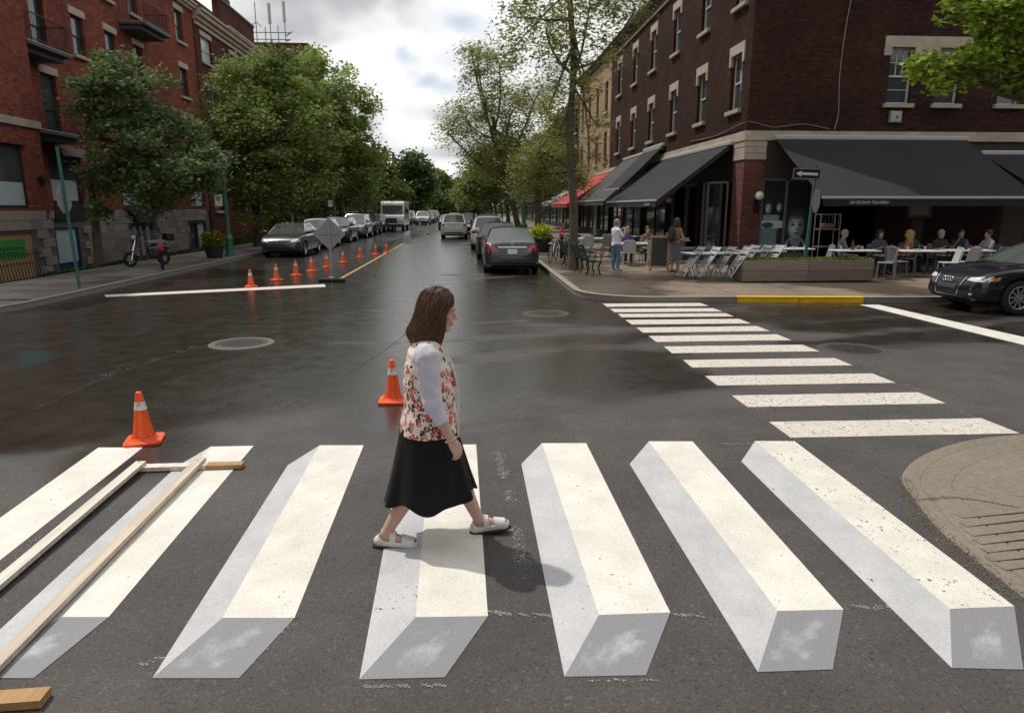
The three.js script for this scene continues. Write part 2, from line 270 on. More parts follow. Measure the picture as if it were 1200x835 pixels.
// far right corner: kerb runs up the main street, round the corner and along the side street
const cornR = arc(4.25, -16.75, 1.65, Math.PI, Math.PI / 2);
const pathR0 = [[2.6, -130], [2.6, -80], [2.6, -50], [2.6, -30], [2.6, -20], ...cornR, [6.05, -15.02]];
const pathR1 = [[6.06, -15.02], [7.45, -14.88], [8.88, -14.76]], pathR2 = [[8.89, -14.76], [14, -14.6], [40, -14.4]];
const walkR = struct('sidewalk_right', slab([...offset([...pathR0, ...pathR1, ...pathR2], -0.15), [40, -24.6], [9.8, -24.6], [9.8, -130]], -0.05, WALK - 0.03), concWarm);
mesh('kerb', kerbRun(pathR0, WALK, -0.16), kerbMat, walkR); mesh('kerb', kerbRun(pathR2, WALK, -0.16), kerbMat, walkR);
const yellowKerb = M([1, 1, 1], 0.55, { map: paintTex([0.84, 0.50, 0.012], 43, 0.5), bumpMap: concBump, bumpScale: 0.006 });
const yk = mesh('yellow_kerb', [kerbRun(pathR1.slice(0, 2).map(([x, z], i) => [x - i * 0.01, z]), WALK + 0.002, -0.162), kerbRun(pathR1.slice(1), WALK + 0.002, -0.162)], yellowKerb, walkR); yk.userData.label = 'bright yellow painted length of kerb';
{ // cast slabs of the walk, each its own piece with open joints
  const gx = []; for (let x = 2.78; x < 9.55; x += 1.7) gx.push(x); gx.push(9.58);
  const gap = 0.012, zr = []; for (let z = -16.9; z > -112; z -= 1.75) zr.push(z);
  for (let i = 0; i + 1 < gx.length; i++) for (let j = 0; j + 1 < zr.length && j < 40; j++)
    mesh('slab', bx(gx[i] + gap, gx[i + 1] - gap, WALK - 0.029, WALK - 0.004 + 0.003 * hash2(i, j, 5), zr[j + 1] + gap, zr[j] - gap), concWarm, walkR);
  const xr = [9.58]; for (let x = 11.3; x < 32; x += 1.75) xr.push(x); const zz = [-16.9, -18.7, -20.5, -22.3, -24.0];
  for (let i = 0; i + 1 < xr.length; i++) for (let j = 0; j + 1 < zz.length; j++) mesh('slab', bx(xr[i] + gap, xr[i + 1] - gap, WALK - 0.029, WALK - 0.004 + 0.003 * hash2(i, j, 15), zz[j + 1] + gap, zz[j] - gap), concWarm, walkR);
  const inner = offset([...pathR0, ...pathR1, ...pathR2], -0.17);       // front row cut to the kerb
  const zAt = (x) => { for (let k = 0; k + 1 < inner.length; k++) if (x >= inner[k][0] && x <= inner[k + 1][0] && inner[k + 1][0] - inner[k][0] > 1e-6) return lerp(inner[k][1], inner[k + 1][1], (x - inner[k][0]) / (inner[k + 1][0] - inner[k][0])); return -16.9; };
  const fx = [2.78, ...gx.slice(1), ...xr.slice(1)];
  for (let i = 0; i + 1 < fx.length; i++) { const a = fx[i] + gap, b = fx[i + 1] - gap, pts = [[a, -16.9 + gap], [b, -16.9 + gap]]; for (let k = 8; k >= 0; k--) { const x = lerp(a, b, k / 8); pts.push([x, Math.max(zAt(x) - gap, -16.87)]); } mesh('slab', slab(pts, WALK - 0.029, WALK - 0.003), concWarm, walkR); }
}
// far left corner
const cornL = arc(-12.0, -15.2, 2.6, Math.PI / 2, 0);
const pathL = [[-40, -12.6], [-20, -12.6], ...cornL, [-9.4, -20], [-9.4, -30], [-9.4, -50], [-9.4, -80], [-9.4, -130]];
const walkL = struct('sidewalk_left', slab([...offset(pathL, -0.15), [-12.4, -130], [-12.4, -15.5], [-40, -15.5]], -0.05, WALK - 0.03), concGrey);
mesh('kerb', kerbRun(pathL, WALK, -0.16), kerbMat, walkL);
{
  const gx = [-12.4, -10.98, -9.58], gap = 0.012;
  for (let i = 0; i + 1 < gx.length; i++) for (let j = 0; j < 36; j++) { const z = -15.6 - j * 1.6; mesh('slab', bx(gx[i] + gap, gx[i + 1] - gap, WALK - 0.029, WALK - 0.004 + 0.003 * hash2(i, j, 25), z - 1.6 + gap, z - gap), concGrey, walkL); }
  for (let j = 0; j < 8; j++) mesh('slab', bx(-12.0 - j * 1.7 + -1.7 + gap, -12.0 - j * 1.7 - gap, WALK - 0.029, WALK - 0.004, -15.5 + gap, -12.8), concGrey, walkL);
}
// front yards fall from the left walk down to the half-sunken ground floor
const LX = -15.2;                                     // face of the left buildings
struct('front_yard', [grid(3, 30, (u, v) => [lerp(-12.39, LX - 0.3, u), lerp(0.10, -0.48, sm(clamp(u * 1.15))), lerp(-15.6, -125, v)], false), bx(LX - 6, LX - 0.2, -0.6, -0.46, -120, -15.6)], dirtMat);
// near right corner: worn dropped kerb of old concrete, flush with the asphalt
const rampMat = M([1, 1, 1], 1, { map: concreteTex([0.195, 0.162, 0.125], 77, 1), bumpMap: concBump, bumpScale: 0.006, roughness: 0.9 });
{
  const edge = [[1055, 562], [1062, 546], [1078, 534], [1105, 523], [1140, 514.5], [1200, 508]].map(([x, y]) => { const p = G(x, y); return [p[0], p[2]]; });
  const tail = [[1072, 588], [1100, 622], [1140, 655], [1200, 702]].map(([x, y]) => { const p = G(x, y); return [p[0], p[2]]; });
  const path = new THREE.CatmullRomCurve3([[2.96, 4], [2.96, 1], [2.96, -2.0], ...tail.reverse(), ...edge, [7, -6.1], [10, -6.2], [14, -6.3], [40, -6.4]].map(([x, z]) => new THREE.Vector3(x, 0, z)), false, 'centripetal').getPoints(110).map((p) => [p.x, p.z]);
  const rise = (d) => 0.006 + 0.03 * sstep(0.4, 1.7, d);
  const rows = [0, 0.02, 0.13, 0.137, 0.15, 0.34, 0.35, 0.365, 0.6, 1.0, 1.5, 2.2];
  const offs = rows.map((d) => offset(path, d)), pos = [], idx = [], P = path.length;
  for (let k = 0; k < rows.length; k++) for (let i = 0; i < P; i++) pos.push(offs[k][i][0], k === 0 ? -0.01 : rise(rows[k]) - (k === 3 || k === 6 ? 0.007 : 0), offs[k][i][1]);
  for (let k = 0; k + 1 < rows.length; k++) for (let i = 0; i + 1 < P; i++) { const a = k * P + i, b = a + P; idx.push(a, a + 1, b, a + 1, b + 1, b); }
  const g = new THREE.BufferGeometry(); g.setAttribute('position', new THREE.Float32BufferAttribute(pos, 3)); g.setIndex(idx); g.computeVertexNormals();
  const w = struct('kerb_ramp', plain(g), rampMat);
  const inner = offset(path, 2.0); mesh('corner_slab', slab([...inner, [40, 4], [40, 4.01]], 0.0, 0.034), rampMat, w);
  // scored grooves are real slots between ribs: raised ribs fan out over the ramp
  const rr = rng(88);
  for (let k = 0; k < 7; k++) { const a = G(1118 + k * 8 + rr() * 8, 604 + k * 10, 0.012), b = G(1250 + k * 3, 590 + k * 10 + rr() * 4, 0.02); mesh('rib', bar([a[0], 0.0065 + 0.001 * rr(), a[2]], [b[0], 0.022, b[2]], 0.05 + 0.03 * rr(), 0.007), rampMat, w); }
}
// sand and small gravel washed against the dropped kerb
{
  const r = rng(5), gs = []; const strip = [[1052, 560], [1070, 592], [1100, 628], [1140, 662], [1195, 705]].map(([x, y]) => G(x, y)), fan = [[1075, 586], [1110, 583], [1150, 588], [1200, 598]].map(([x, y]) => G(x, y));
  const scatter = (L, wd, n) => { for (let i = 0; i < n; i++) { const t = r() * (L.length - 1), k = Math.floor(t), f = t - k, d = (r() + r() - 1) * wd; const x = lerp(L[k][0], L[k + 1][0], f) + d, z = lerp(L[k][2], L[k + 1][2], f) + d * 0.4, q = 0.002 + 0.005 * r() * r(); const g = new THREE.TetrahedronGeometry(q); g.rotateX(r() * 6); g.rotateY(r() * 6); g.translate(x, (d > 0 ? 0.012 : 0.004), z); gs.push(plain(g)); } };
  scatter(strip, 0.10, 2600); scatter(fan, 0.09, 1400);
  const o = struct('grit', gs, M([0.21, 0.175, 0.14], 0.95)); o.userData = { kind: 'stuff', label: 'loose sand and grit along the worn dropped kerb', category: 'grit' };
}

// ---------------------------------------------------------------- painted road markings
function paintTex(base, seed, wear) {
  const t = tex(512, 512, (i, j) => {
    const u = i / 512, v = j / 512, n = fbm(u * 7, v * 7, 4, seed, 7), g = vnoise(u * 150, v * 150, seed + 1, 150), f = fbm(u * 40, v * 40, 3, seed + 2, 40);
    let k = 0.80 + 0.30 * n + 0.14 * (g - 0.5); const hole = sstep(0.86 - wear * 0.22, 0.92 - wear * 0.16, f * 0.55 + g * 0.45 + (n - 0.5) * 0.25);
    return base.map((b, q) => lerp(b * k, [0.11, 0.10, 0.09][q], hole));
  }); t.repeat.set(1 / 1.3, 1 / 1.3); return t;
}
const paintBump = { bumpMap: asphaltBump, bumpScale: 0.003 };
const whitePaint = M([1, 1, 1], 0.6, { map: paintTex([0.715, 0.68, 0.605], 3, 0.28), ...paintBump });
const wornPaint = M([1, 1, 1], 0.7, { map: paintTex([0.62, 0.57, 0.50], 13, 1.0), ...paintBump });
const chippedPaint = M([1, 1, 1], 0.65, { map: paintTex([0.71, 0.67, 0.59], 23, 0.9), ...paintBump });
const paleGrey = M([1, 1, 1], 0.6, { map: paintTex([0.515, 0.51, 0.515], 33, 0.3), ...paintBump });
// the mid-grey fronts were finished with soft white brush clouds: the mural's own paint
const cloudGrey = [0, 1, 2].map((q) => { const t = tex(256, 256, (i, j) => {
  const u = i / 256, v = j / 256, n = fbm(u * 5 + q * 9, v * 5, 4, 80 + q, 0), g = vnoise(u * 120, v * 120, 9), m = sstep(0.44, 0.95, n * 0.8 + 0.34 * (1 - 2.6 * Math.hypot(u - 0.5, v - 0.45)));
  const k = 0.92 + 0.14 * (g - 0.5); return [lerp(0.25, 0.50, m) * k, lerp(0.247, 0.50, m) * k, lerp(0.262, 0.51, m) * k];
}); return M([1, 1, 1], 0.6, { map: t, ...paintBump }); });
const gxz = (L) => L.map(([x, y]) => { const p = G(x, y); return [p[0], p[2]]; });
const PB = [   // [white top, pale left side, grey front], photograph pixels on the road plane
  [[[115, 524.6], [167, 524.6], [-84, 723], [-162, 723]], null, [[-162, 723], [-84, 723], [-185, 795], [-300, 795]]],
  [[[246.4, 523.6], [297, 522.6], [127, 723.4], [72.7, 723.4]], [[246.4, 523.6], [72.7, 723.4], [-62, 795], [207, 547]], [[72.7, 723.4], [127, 723.4], [39, 795], [-62, 795]]],
  [[[374.4, 522], [426, 522], [345, 724.4], [260.4, 724.4]], [[374.4, 522], [260.4, 724.4], [178.5, 795], [337, 545.4]], [[260.4, 724.4], [345, 724.4], [280, 795], [178.5, 795]]],
  [[[504.5, 521], [558, 521], [571.8, 722.3], [487, 723.6]], [[504.5, 521], [487, 723.6], [421, 796.5], [468, 545]], [[487, 723.6], [571.8, 722.3], [521, 794], [421, 796.5]]],
  [[[635, 519.5], [687, 519.5], [785.6, 718], [702, 721]], [[635, 519.5], [702, 721], [661.5, 793.4], [611, 543.8]], [[702, 721], [785.6, 718], [757, 791.6], [661.5, 793.4]]],
  [[[760.5, 517.4], [811.6, 517.4], [988.7, 714.6], [911.4, 716.3]], [[760.5, 517.4], [911.4, 716.3], [888.4, 787.8], [738, 543.8]], [[911.4, 716.3], [988.7, 714.6], [976, 784.8], [888.4, 787.8]]],
  [[[885, 517], [931, 517], [1189, 710.8], [1113.3, 713.8]], [[885, 517], [1113.3, 713.8], [1115.8, 783], [868.9, 540.8]], [[1113.3, 713.8], [1189, 710.8], [1199.6, 785], [1115.8, 783]]],
];
const pbLabel = ['painted white bar beside an orange cone, left of the lumber frame', 'painted block with long lumber plank lying across it', 'painted block between the lumber frame and the walking woman', 'painted block under the walking woman\'s feet', 'painted block just ahead of the walking woman', 'painted block second from the worn dropped kerb', 'painted block touching the worn dropped kerb, top paint chipped'];
function uvFit(g, q) {   // uv 0..1 across a quad
  const p = g.attributes.position, uv = g.attributes.uv, [a, b, c, d] = q; for (let i = 0; i < p.count; i++) { const x = p.getX(i), z = p.getZ(i); const v = clamp((z - (a[1] + b[1]) / 2) / ((c[1] + d[1]) / 2 - (a[1] + b[1]) / 2)); const l = lerp(a[0], d[0], v), r = lerp(b[0], c[0], v); uv.setXY(i, (x - l) / (r - l), 1 - v); } return g;
}
PB.forEach(([t, l, f], i) => {
  const o = thing('painted_block', pbLabel[i], 'road marking', [0, 0, 0], 0, 'painted blocks of the crosswalk');
  mesh('white_face', sheet(gxz(t), 0.0045), i === 6 ? chippedPaint : whitePaint, o);
  if (l) mesh('pale_face', sheet(gxz(l), 0.0043), paleGrey, o);
  mesh('grey_face', uvFit(sheet(gxz(f), 0.0041), gxz(f)), cloudGrey[i % 3], o);
});
const zebra = [[354.8, 358.5], [361, 365], [367, 371], [374, 379.5], [383, 389], [393, 400], [405.5, 413.5], [421.5, 430.5], [440.5, 452], [464, 478], [496, 515]];
zebra.forEach(([y0, y1], i) => {
  const za = G(800, y0)[2] + 0.02, zb = G(800, y1)[2] + 0.02, r = rng(i + 3), sk = 0.05 * (r() - 0.3);
  const pts = []; for (let k = 0; k <= 8; k++) pts.push([lerp(2.98 + 0.02 * r(), 5.2, k / 8), za + sk * k / 8 + 0.012 * (r() - 0.5)]); for (let k = 8; k >= 0; k--) pts.push([lerp(2.98, 5.2 + 0.02 * r(), k / 8), zb + sk * k / 8 + 0.012 * (r() - 0.5)]);
  one('zebra_stripe', sheet(pts, 0.0045), wornPaint, i === 0 ? 'worn white zebra stripe against the sidewalk corner kerb' : i === 10 ? 'wide white zebra stripe by the worn dropped kerb' : 'worn white zebra stripe of the plain crossing over the side street', 'road marking', 'zebra stripes');
});
one('stop_line', sheet(gxz([[122, 345.5], [380, 333], [382, 336], [124, 348]]), 0.0045), wornPaint, 'long thin white stop line ending at the temporary sign\'s feet', 'road marking');
one('stop_line', sheet(gxz([[1008, 357], [1030, 357], [1330, 424], [1330, 436]]), 0.0045), whitePaint, 'white stop line in front of the dark blue parked car', 'road marking');
one('lane_line', sheet([[-3.92, -20.2], [-3.81, -20.2], [-3.81, -42], [-3.92, -42]], 0.0045), M([0.34, 0.225, 0.07], 0.6, paintBump), 'yellow centre line running up the street past the orange cones', 'road marking');
{ // flecks left of older markings
  const r = rng(17), gs = [];
  const strip = (a, b, w, n) => { const A = G(...a), B = G(...b); for (let i = 0; i < n; i++) { const t = r(), d = (r() + r() - 1) * w, c = vnoise(t * 14, d * 9, 4); if (c < 0.52) continue; const x = lerp(A[0], B[0], t) + d, z = lerp(A[2], B[2], t) + d * 0.5, q = 0.0018 + 0.006 * r() * r(), k = 5, pts = []; for (let m = 0; m < k; m++) { const an = m / k * 6.283, rr = q * (0.5 + r()); pts.push([x + Math.cos(an) * rr, z - Math.sin(an) * rr]); } gs.push(sheet(pts, 0.0036, 0.003)); } };
  strip([585, 530], [612, 660], 0.06, 1500); strip([575, 718], [650, 722], 0.06, 350); strip([790, 720], [820, 722], 0.05, 120); strip([1010, 712], [1050, 712], 0.06, 220); strip([848, 520], [885, 520], 0.05, 200);
  strip([790, 395], [935, 517], 0.05, 700); strip([1000, 420], [1180, 508], 0.05, 600); strip([120, 440], [230, 405], 0.10, 260); strip([20, 640], [120, 590], 0.2, 200); strip([940, 375], [1000, 390], 0.1, 90); strip([165, 780], [190, 770], 0.03, 60);
  strip([425, 805], [520, 803], 0.025, 300); strip([690, 798], [770, 797], 0.02, 60); strip([280, 790], [340, 730], 0.02, 110);
  const o = mesh('paint_fleck', gs, M([0.30, 0.275, 0.25], 0.8)); o.userData = { kind: 'stuff', label: 'scattered flecks of worn away older road paint', category: 'paint' };
}
// manhole covers: iron lid with raised studs in a ring
const iron = M([0.075, 0.062, 0.055], 0.55, { metalness: 0.6, bumpMap: concBump, bumpScale: 0.004 }), collarMat = M([0.115, 0.105, 0.095], 0.85, { bumpMap: concBump, bumpScale: 0.005 });
[[G(283, 402), 0.36, 'round iron manhole cover with pale collar on the open wet road'], [G(1000, 409), 0.36, 'round manhole cover beside the zebra crossing'], [G(640, 367), 0.34, 'round manhole cover behind the walking woman, toward the parked cars']].forEach(([p, r, lab], i) => {
  const o = thing('manhole_cover', lab, 'manhole', [p[0], 0, p[2]], i * 0.7, 'manhole covers');
  mesh('collar', lathe([[r + 0.15, -0.01], [r + 0.13, 0.005], [r + 0.035, 0.007], [r + 0.03, -0.01]], 36), i === 0 ? collarMat : M([0.05, 0.045, 0.042], 0.7), o);
  mesh('frame_ring', lathe([[r + 0.03, -0.01], [r + 0.028, 0.010], [r + 0.006, 0.010], [r + 0.004, -0.01]], 36), iron, o);
  const g = [lathe([[r, -0.01], [r, 0.007], [0.001, 0.007]], 36)]; for (let a = -5; a <= 5; a++) for (let b = -5; b <= 5; b++) { const x = a * 0.06, z = b * 0.06; if (Math.hypot(x, z) < r - 0.04) g.push(box(0.035, 0.006, 0.035, x, 0.009, z)); }
  mesh('lid', g, iron, o);
});

// tar seams where the asphalt was laid or cut, and a worn teal survey mark
const tarMat = M([0.018, 0.016, 0.015], 0.45);
[[[[960, 352], [1050, 372], [1130, 392], [1215, 412]], 0.018, 'dark tar seam running past the manhole toward the parked blue car'], [[[40, 480], [130, 440], [240, 405], [330, 383]], 0.016, 'dark tar seam crossing the wet road past the pale manhole'], [[[330, 480], [420, 430], [470, 395], [500, 360]], 0.014, 'dark tar seam behind the walking woman']].forEach(([px, w, lab], i) => {
  const r = rng(200 + i), c = new THREE.CatmullRomCurve3(px.map(([x, y]) => new THREE.Vector3(...G(x, y)))).getPoints(60).map((p) => [p.x + (r() - 0.5) * w * 2.4, p.z + (r() - 0.5) * w * 2.4]), a = offset(c, w * 0.5), b = offset(c, -w * 0.5);
  for (let k = 0; k < c.length; k++) { const j = (r() - 0.5) * w * 0.5; a[k][0] += j; b[k][0] -= j * 0.6; }
  const pos = [], idx = []; c.forEach((_, k) => { pos.push(a[k][0], 0.0022, a[k][1], b[k][0], 0.0022, b[k][1]); if (k) { const q = k * 2; idx.push(q - 2, q, q - 1, q - 1, q, q + 1); } }); const g = new THREE.BufferGeometry(); g.setAttribute('position', new THREE.Float32BufferAttribute(pos, 3)); g.setIndex(idx); g.computeVertexNormals(); one('tar_seam', plain(g), tarMat, lab, 'road seam', 'seams in the asphalt');
});
one('survey_mark', sheet(gxz([[22, 411], [68, 411], [70, 420], [24, 434]]), 0.004), M([0.018, 0.032, 0.030], 0.24), 'faded teal painted patch on the wet road near the left kerb', 'road marking');

// ---------------------------------------------------------------- buildings
function brickTex(cols, mortar, seed, rows = 56, per = 20) {
  const t = tex(1024, 1024, (i, j) => {
    const v = j / 1024 * rows, r = Math.floor(v), fv = v - r, u = i / 1024 * per + (r % 2) * 0.5, c = Math.floor(u) % per, fu = u - Math.floor(u);
    const m = fu < 0.045 || fv < 0.13, h = hash2(c, r, seed), n = fbm(i / 1024 * 60, j / 1024 * 60, 3, seed, 60), st = fbm(i / 1024 * 4, j / 1024 * 4, 4, seed + 5, 4);
    if (m) return mortar.map((q) => q * (0.8 + 0.4 * n));
    const a = cols[Math.floor(h * cols.length) % cols.length], k = (0.75 + 0.5 * hash2(c, r, seed + 1)) * (0.8 + 0.4 * n) * (0.62 + 0.76 * st); return a.map((q) => q * k);
  }); t.repeat.set(1 / 4.3, 1 / 4.2); return t;
}
const brickBump = tex(1024, 1024, (i, j) => { const v = j / 1024 * 56, r = Math.floor(v), fv = v - r, u = i / 1024 * 20 + (r % 2) * 0.5, fu = u - Math.floor(u); return (fu < 0.045 || fv < 0.13) ? 0.1 : 0.7 + 0.3 * hash2(Math.floor(u) % 20, r, 2) * vnoise(i * 0.2, j * 0.2, 3); }, false); brickBump.repeat.set(1 / 4.3, 1 / 4.2);
const bb = { bumpMap: brickBump, bumpScale: 0.008 };
const redBrick = MP([1, 1, 1], 0.95, { specularIntensity: 0.3, map: brickTex([[0.195, 0.054, 0.036], [0.22, 0.065, 0.042], [0.17, 0.046, 0.033]], [0.15, 0.07, 0.05], 4), ...bb });
const darkRedBrick = MP([1, 1, 1], 0.95, { specularIntensity: 0.3, map: brickTex([[0.085, 0.028, 0.022], [0.105, 0.034, 0.027], [0.07, 0.023, 0.02]], [0.07, 0.035, 0.03], 5), ...bb });
const brownBrick = MP([1, 1, 1], 0.95, { specularIntensity: 0.25, map: brickTex([[0.041, 0.0200, 0.0155], [0.047, 0.0225, 0.0175], [0.036, 0.018, 0.0145], [0.053, 0.0235, 0.0175]], [0.029, 0.0185, 0.015], 6), ...bb });
const beigeBrick = M([1, 1, 1], 0.85, { map: brickTex([[0.34, 0.22, 0.12], [0.38, 0.25, 0.14], [0.29, 0.18, 0.10]], [0.25, 0.2, 0.15], 7), ...bb });
const stoneTex = (b, s) => { const t = tex(512, 512, (i, j) => { const n = fbm(i / 512 * 6, j / 512 * 6, 5, s, 6), g = vnoise(i / 512 * 160, j / 512 * 160, s + 1, 160); const k = 0.7 + 0.5 * n + 0.16 * (g - 0.5); return b.map((q) => q * k); }); t.repeat.set(0.5, 0.5); return t; };
const paleStone = M([1, 1, 1], 0.8, { map: stoneTex([0.42, 0.355, 0.275], 3), bumpMap: concBump, bumpScale: 0.004 });
const greyStone = M([1, 1, 1], 0.85, { map: stoneTex([0.25, 0.205, 0.18], 4), bumpMap: concBump, bumpScale: 0.006 });
const glass = MP([0.05, 0.062, 0.066], 0.05, { ior: 1.7, specularIntensity: 1 });
const glassPale = MP([0.40, 0.50, 0.51], 0.12, { ior: 1.5 });               // frosted film on the lower panes
const darkFrame = M([0.022, 0.022, 0.024], 0.5), whiteFrame = M([0.55, 0.53, 0.48], 0.55), greyFrame = M([0.17, 0.17, 0.165], 0.5, { metalness: 0.3 });
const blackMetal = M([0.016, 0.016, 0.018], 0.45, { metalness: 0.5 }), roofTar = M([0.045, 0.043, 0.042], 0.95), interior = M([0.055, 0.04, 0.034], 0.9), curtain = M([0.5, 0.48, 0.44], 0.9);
const bluePaint = M([0.012, 0.03, 0.13], 0.5), plywood = M([0.36, 0.22, 0.11], 0.8), porchWhite = M([0.5, 0.49, 0.46], 0.6);

function wallWith(parent, [x0, x1, y0, y1], holes, m, depth = 0.35, z = 0) {
  const s = poly([[x0, y0], [x1, y0], [x1, y1], [x0, y1]]); for (const [a, b, c, d] of holes) s.holes.push(poly([[a, c], [a, d], [b, d], [b, c]]));
  const g = ext(s, depth); g.translate(0, 0, z - depth); return mesh('wall', boxUV(g), m, parent);
}
// sash window set into an opening; out of the wall is +z
function windowUnit(parent, [x0, x1, y0, y1], o = {}) {
  const g = part('window', parent), w = x1 - x0, h = y1 - y0, f = o.f ?? 0.06, fm = o.frame ?? whiteFrame, zr = -(o.recess ?? 0.14), mid = y0 + h * (o.mid ?? 0.5);
  const fr = [bx(x0, x0 + f, y0, y1, zr - 0.05, zr), bx(x1 - f, x1, y0, y1, zr - 0.05, zr), bx(x0 + f, x1 - f, y1 - f, y1, zr - 0.05, zr), bx(x0 + f, x1 - f, y0, y0 + f, zr - 0.05, zr)];
  const panes = [];
  if (o.single) panes.push([x0 + f, x1 - f, y0 + f, y1 - f, 0]); else { fr.push(bx(x0 + f, x1 - f, mid - 0.03, mid + 0.03, zr - 0.06, zr - 0.004)); panes.push([x0 + f, x1 - f, mid + 0.03, y1 - f, 0], [x0 + f, x1 - f, y0 + f, mid - 0.03, -0.018]); }
  if (o.muntins) { const [nx, ny] = o.muntins; for (let k = 1; k < nx; k++) { const x = lerp(x0 + f, x1 - f, k / nx); fr.push(bx(x - 0.012, x + 0.012, mid + 0.03, y1 - f, zr - 0.032, zr - 0.012)); } for (let k = 1; k < ny; k++) { const y = lerp(mid + 0.03, y1 - f, k / ny); fr.push(bx(x0 + f, x1 - f, y - 0.012, y + 0.012, zr - 0.034, zr - 0.014)); } const y = lerp(y0, mid, 0.52); fr.push(bx(x0 + f, x1 - f, y - 0.012, y + 0.012, zr - 0.05, zr - 0.03)); }
  mesh('frame', fr, fm, g);
  panes.forEach(([a, b, c, d, dz], k) => { if (o.film && k === panes.length - 1) { const c2 = lerp(c, d, o.film); mesh('frosted_pane', bx(a, b, c, c2, zr - 0.042 + dz, zr - 0.034 + dz), glassPale, g); mesh('pane', bx(a, b, c2, d, zr - 0.042 + dz, zr - 0.034 + dz), o.glass ?? glass, g); } else mesh('pane', bx(a, b, c, d, zr - 0.042 + dz, zr - 0.034 + dz), o.glass ?? glass, g); });
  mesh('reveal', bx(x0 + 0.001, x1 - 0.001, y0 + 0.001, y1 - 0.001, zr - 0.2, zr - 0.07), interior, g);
  if (o.sill !== false) mesh('sill', rbox(w + 0.24, 0.14, 0.30, 0.015, (x0 + x1) / 2, y0 - 0.07, -0.02, undefined, 1), o.stone ?? paleStone, g);
  if (o.lintel) { const e = o.ears ?? 0, t = o.lh ?? 0.26, s = e ? poly([[x0 - 0.16, y1 - e], [x0, y1 - e], [x0, y1], [x1, y1], [x1, y1 - e], [x1 + 0.16, y1 - e], [x1 + 0.16, y1 + t], [x0 - 0.16, y1 + t]]) : poly([[x0 - 0.12, y1], [x1 + 0.12, y1], [x1 + 0.12, y1 + t], [x0 - 0.12, y1 + t]]); const q = ext(s, 0.10, 0.006); q.translate(0, 0, -0.06); mesh('lintel', q, o.stone ?? paleStone, g); }
  return g;
}
function balcony(parent, x0, x1, y, d, rail = 0.92) {
  const g = part('balcony', parent);
  mesh('slab', [rbox(x1 - x0, 0.13, d, 0.02, (x0 + x1) / 2, y - 0.065, d / 2, undefined, 1), bx(x0 + 0.12, x1 - 0.12, y - 0.30, y - 0.13, 0, d - 0.25)], M([0.07, 0.07, 0.075], 0.7), g);
  mesh('edge_trim', [bx(x0 - 0.012, x1 + 0.012, y - 0.03, y + 0.012, d - 0.01, d + 0.014), bx(x0 - 0.012, x0 + 0.01, y - 0.03, y + 0.012, 0, d - 0.01), bx(x1 - 0.01, x1 + 0.012, y - 0.03, y + 0.012, 0, d - 0.01)], M([0.24, 0.24, 0.25], 0.6), g);
  const top = y + rail; mesh('handrail', [bx(x0, x1, top - 0.03, top, d - 0.07, d - 0.03), bx(x0, x0 + 0.04, top - 0.03, top, 0, d - 0.07), bx(x1 - 0.04, x1, top - 0.03, top, 0, d - 0.07), bx(x0, x1, y + 0.09, y + 0.12, d - 0.065, d - 0.035)], blackMetal, g);
  const n = Math.round((x1 - x0) / 0.125), bg = cyl(0.009, 0.009, rail - 0.02, 0, 0, 0, 5);
  for (let i = 0; i <= n; i++) { const m = mesh('baluster', bg, blackMetal, g); m.position.set(lerp(x0 + 0.02, x1 - 0.02, i / n), y + rail / 2, d - 0.05); }
  for (const xx of [x0 + 0.02, x1 - 0.02]) for (let i = 1; i < 8; i++) { const m = mesh('baluster', bg, blackMetal, g); m.position.set(xx, y + rail / 2, d * i / 8 - 0.05 + 0.02); }
  return g;
}
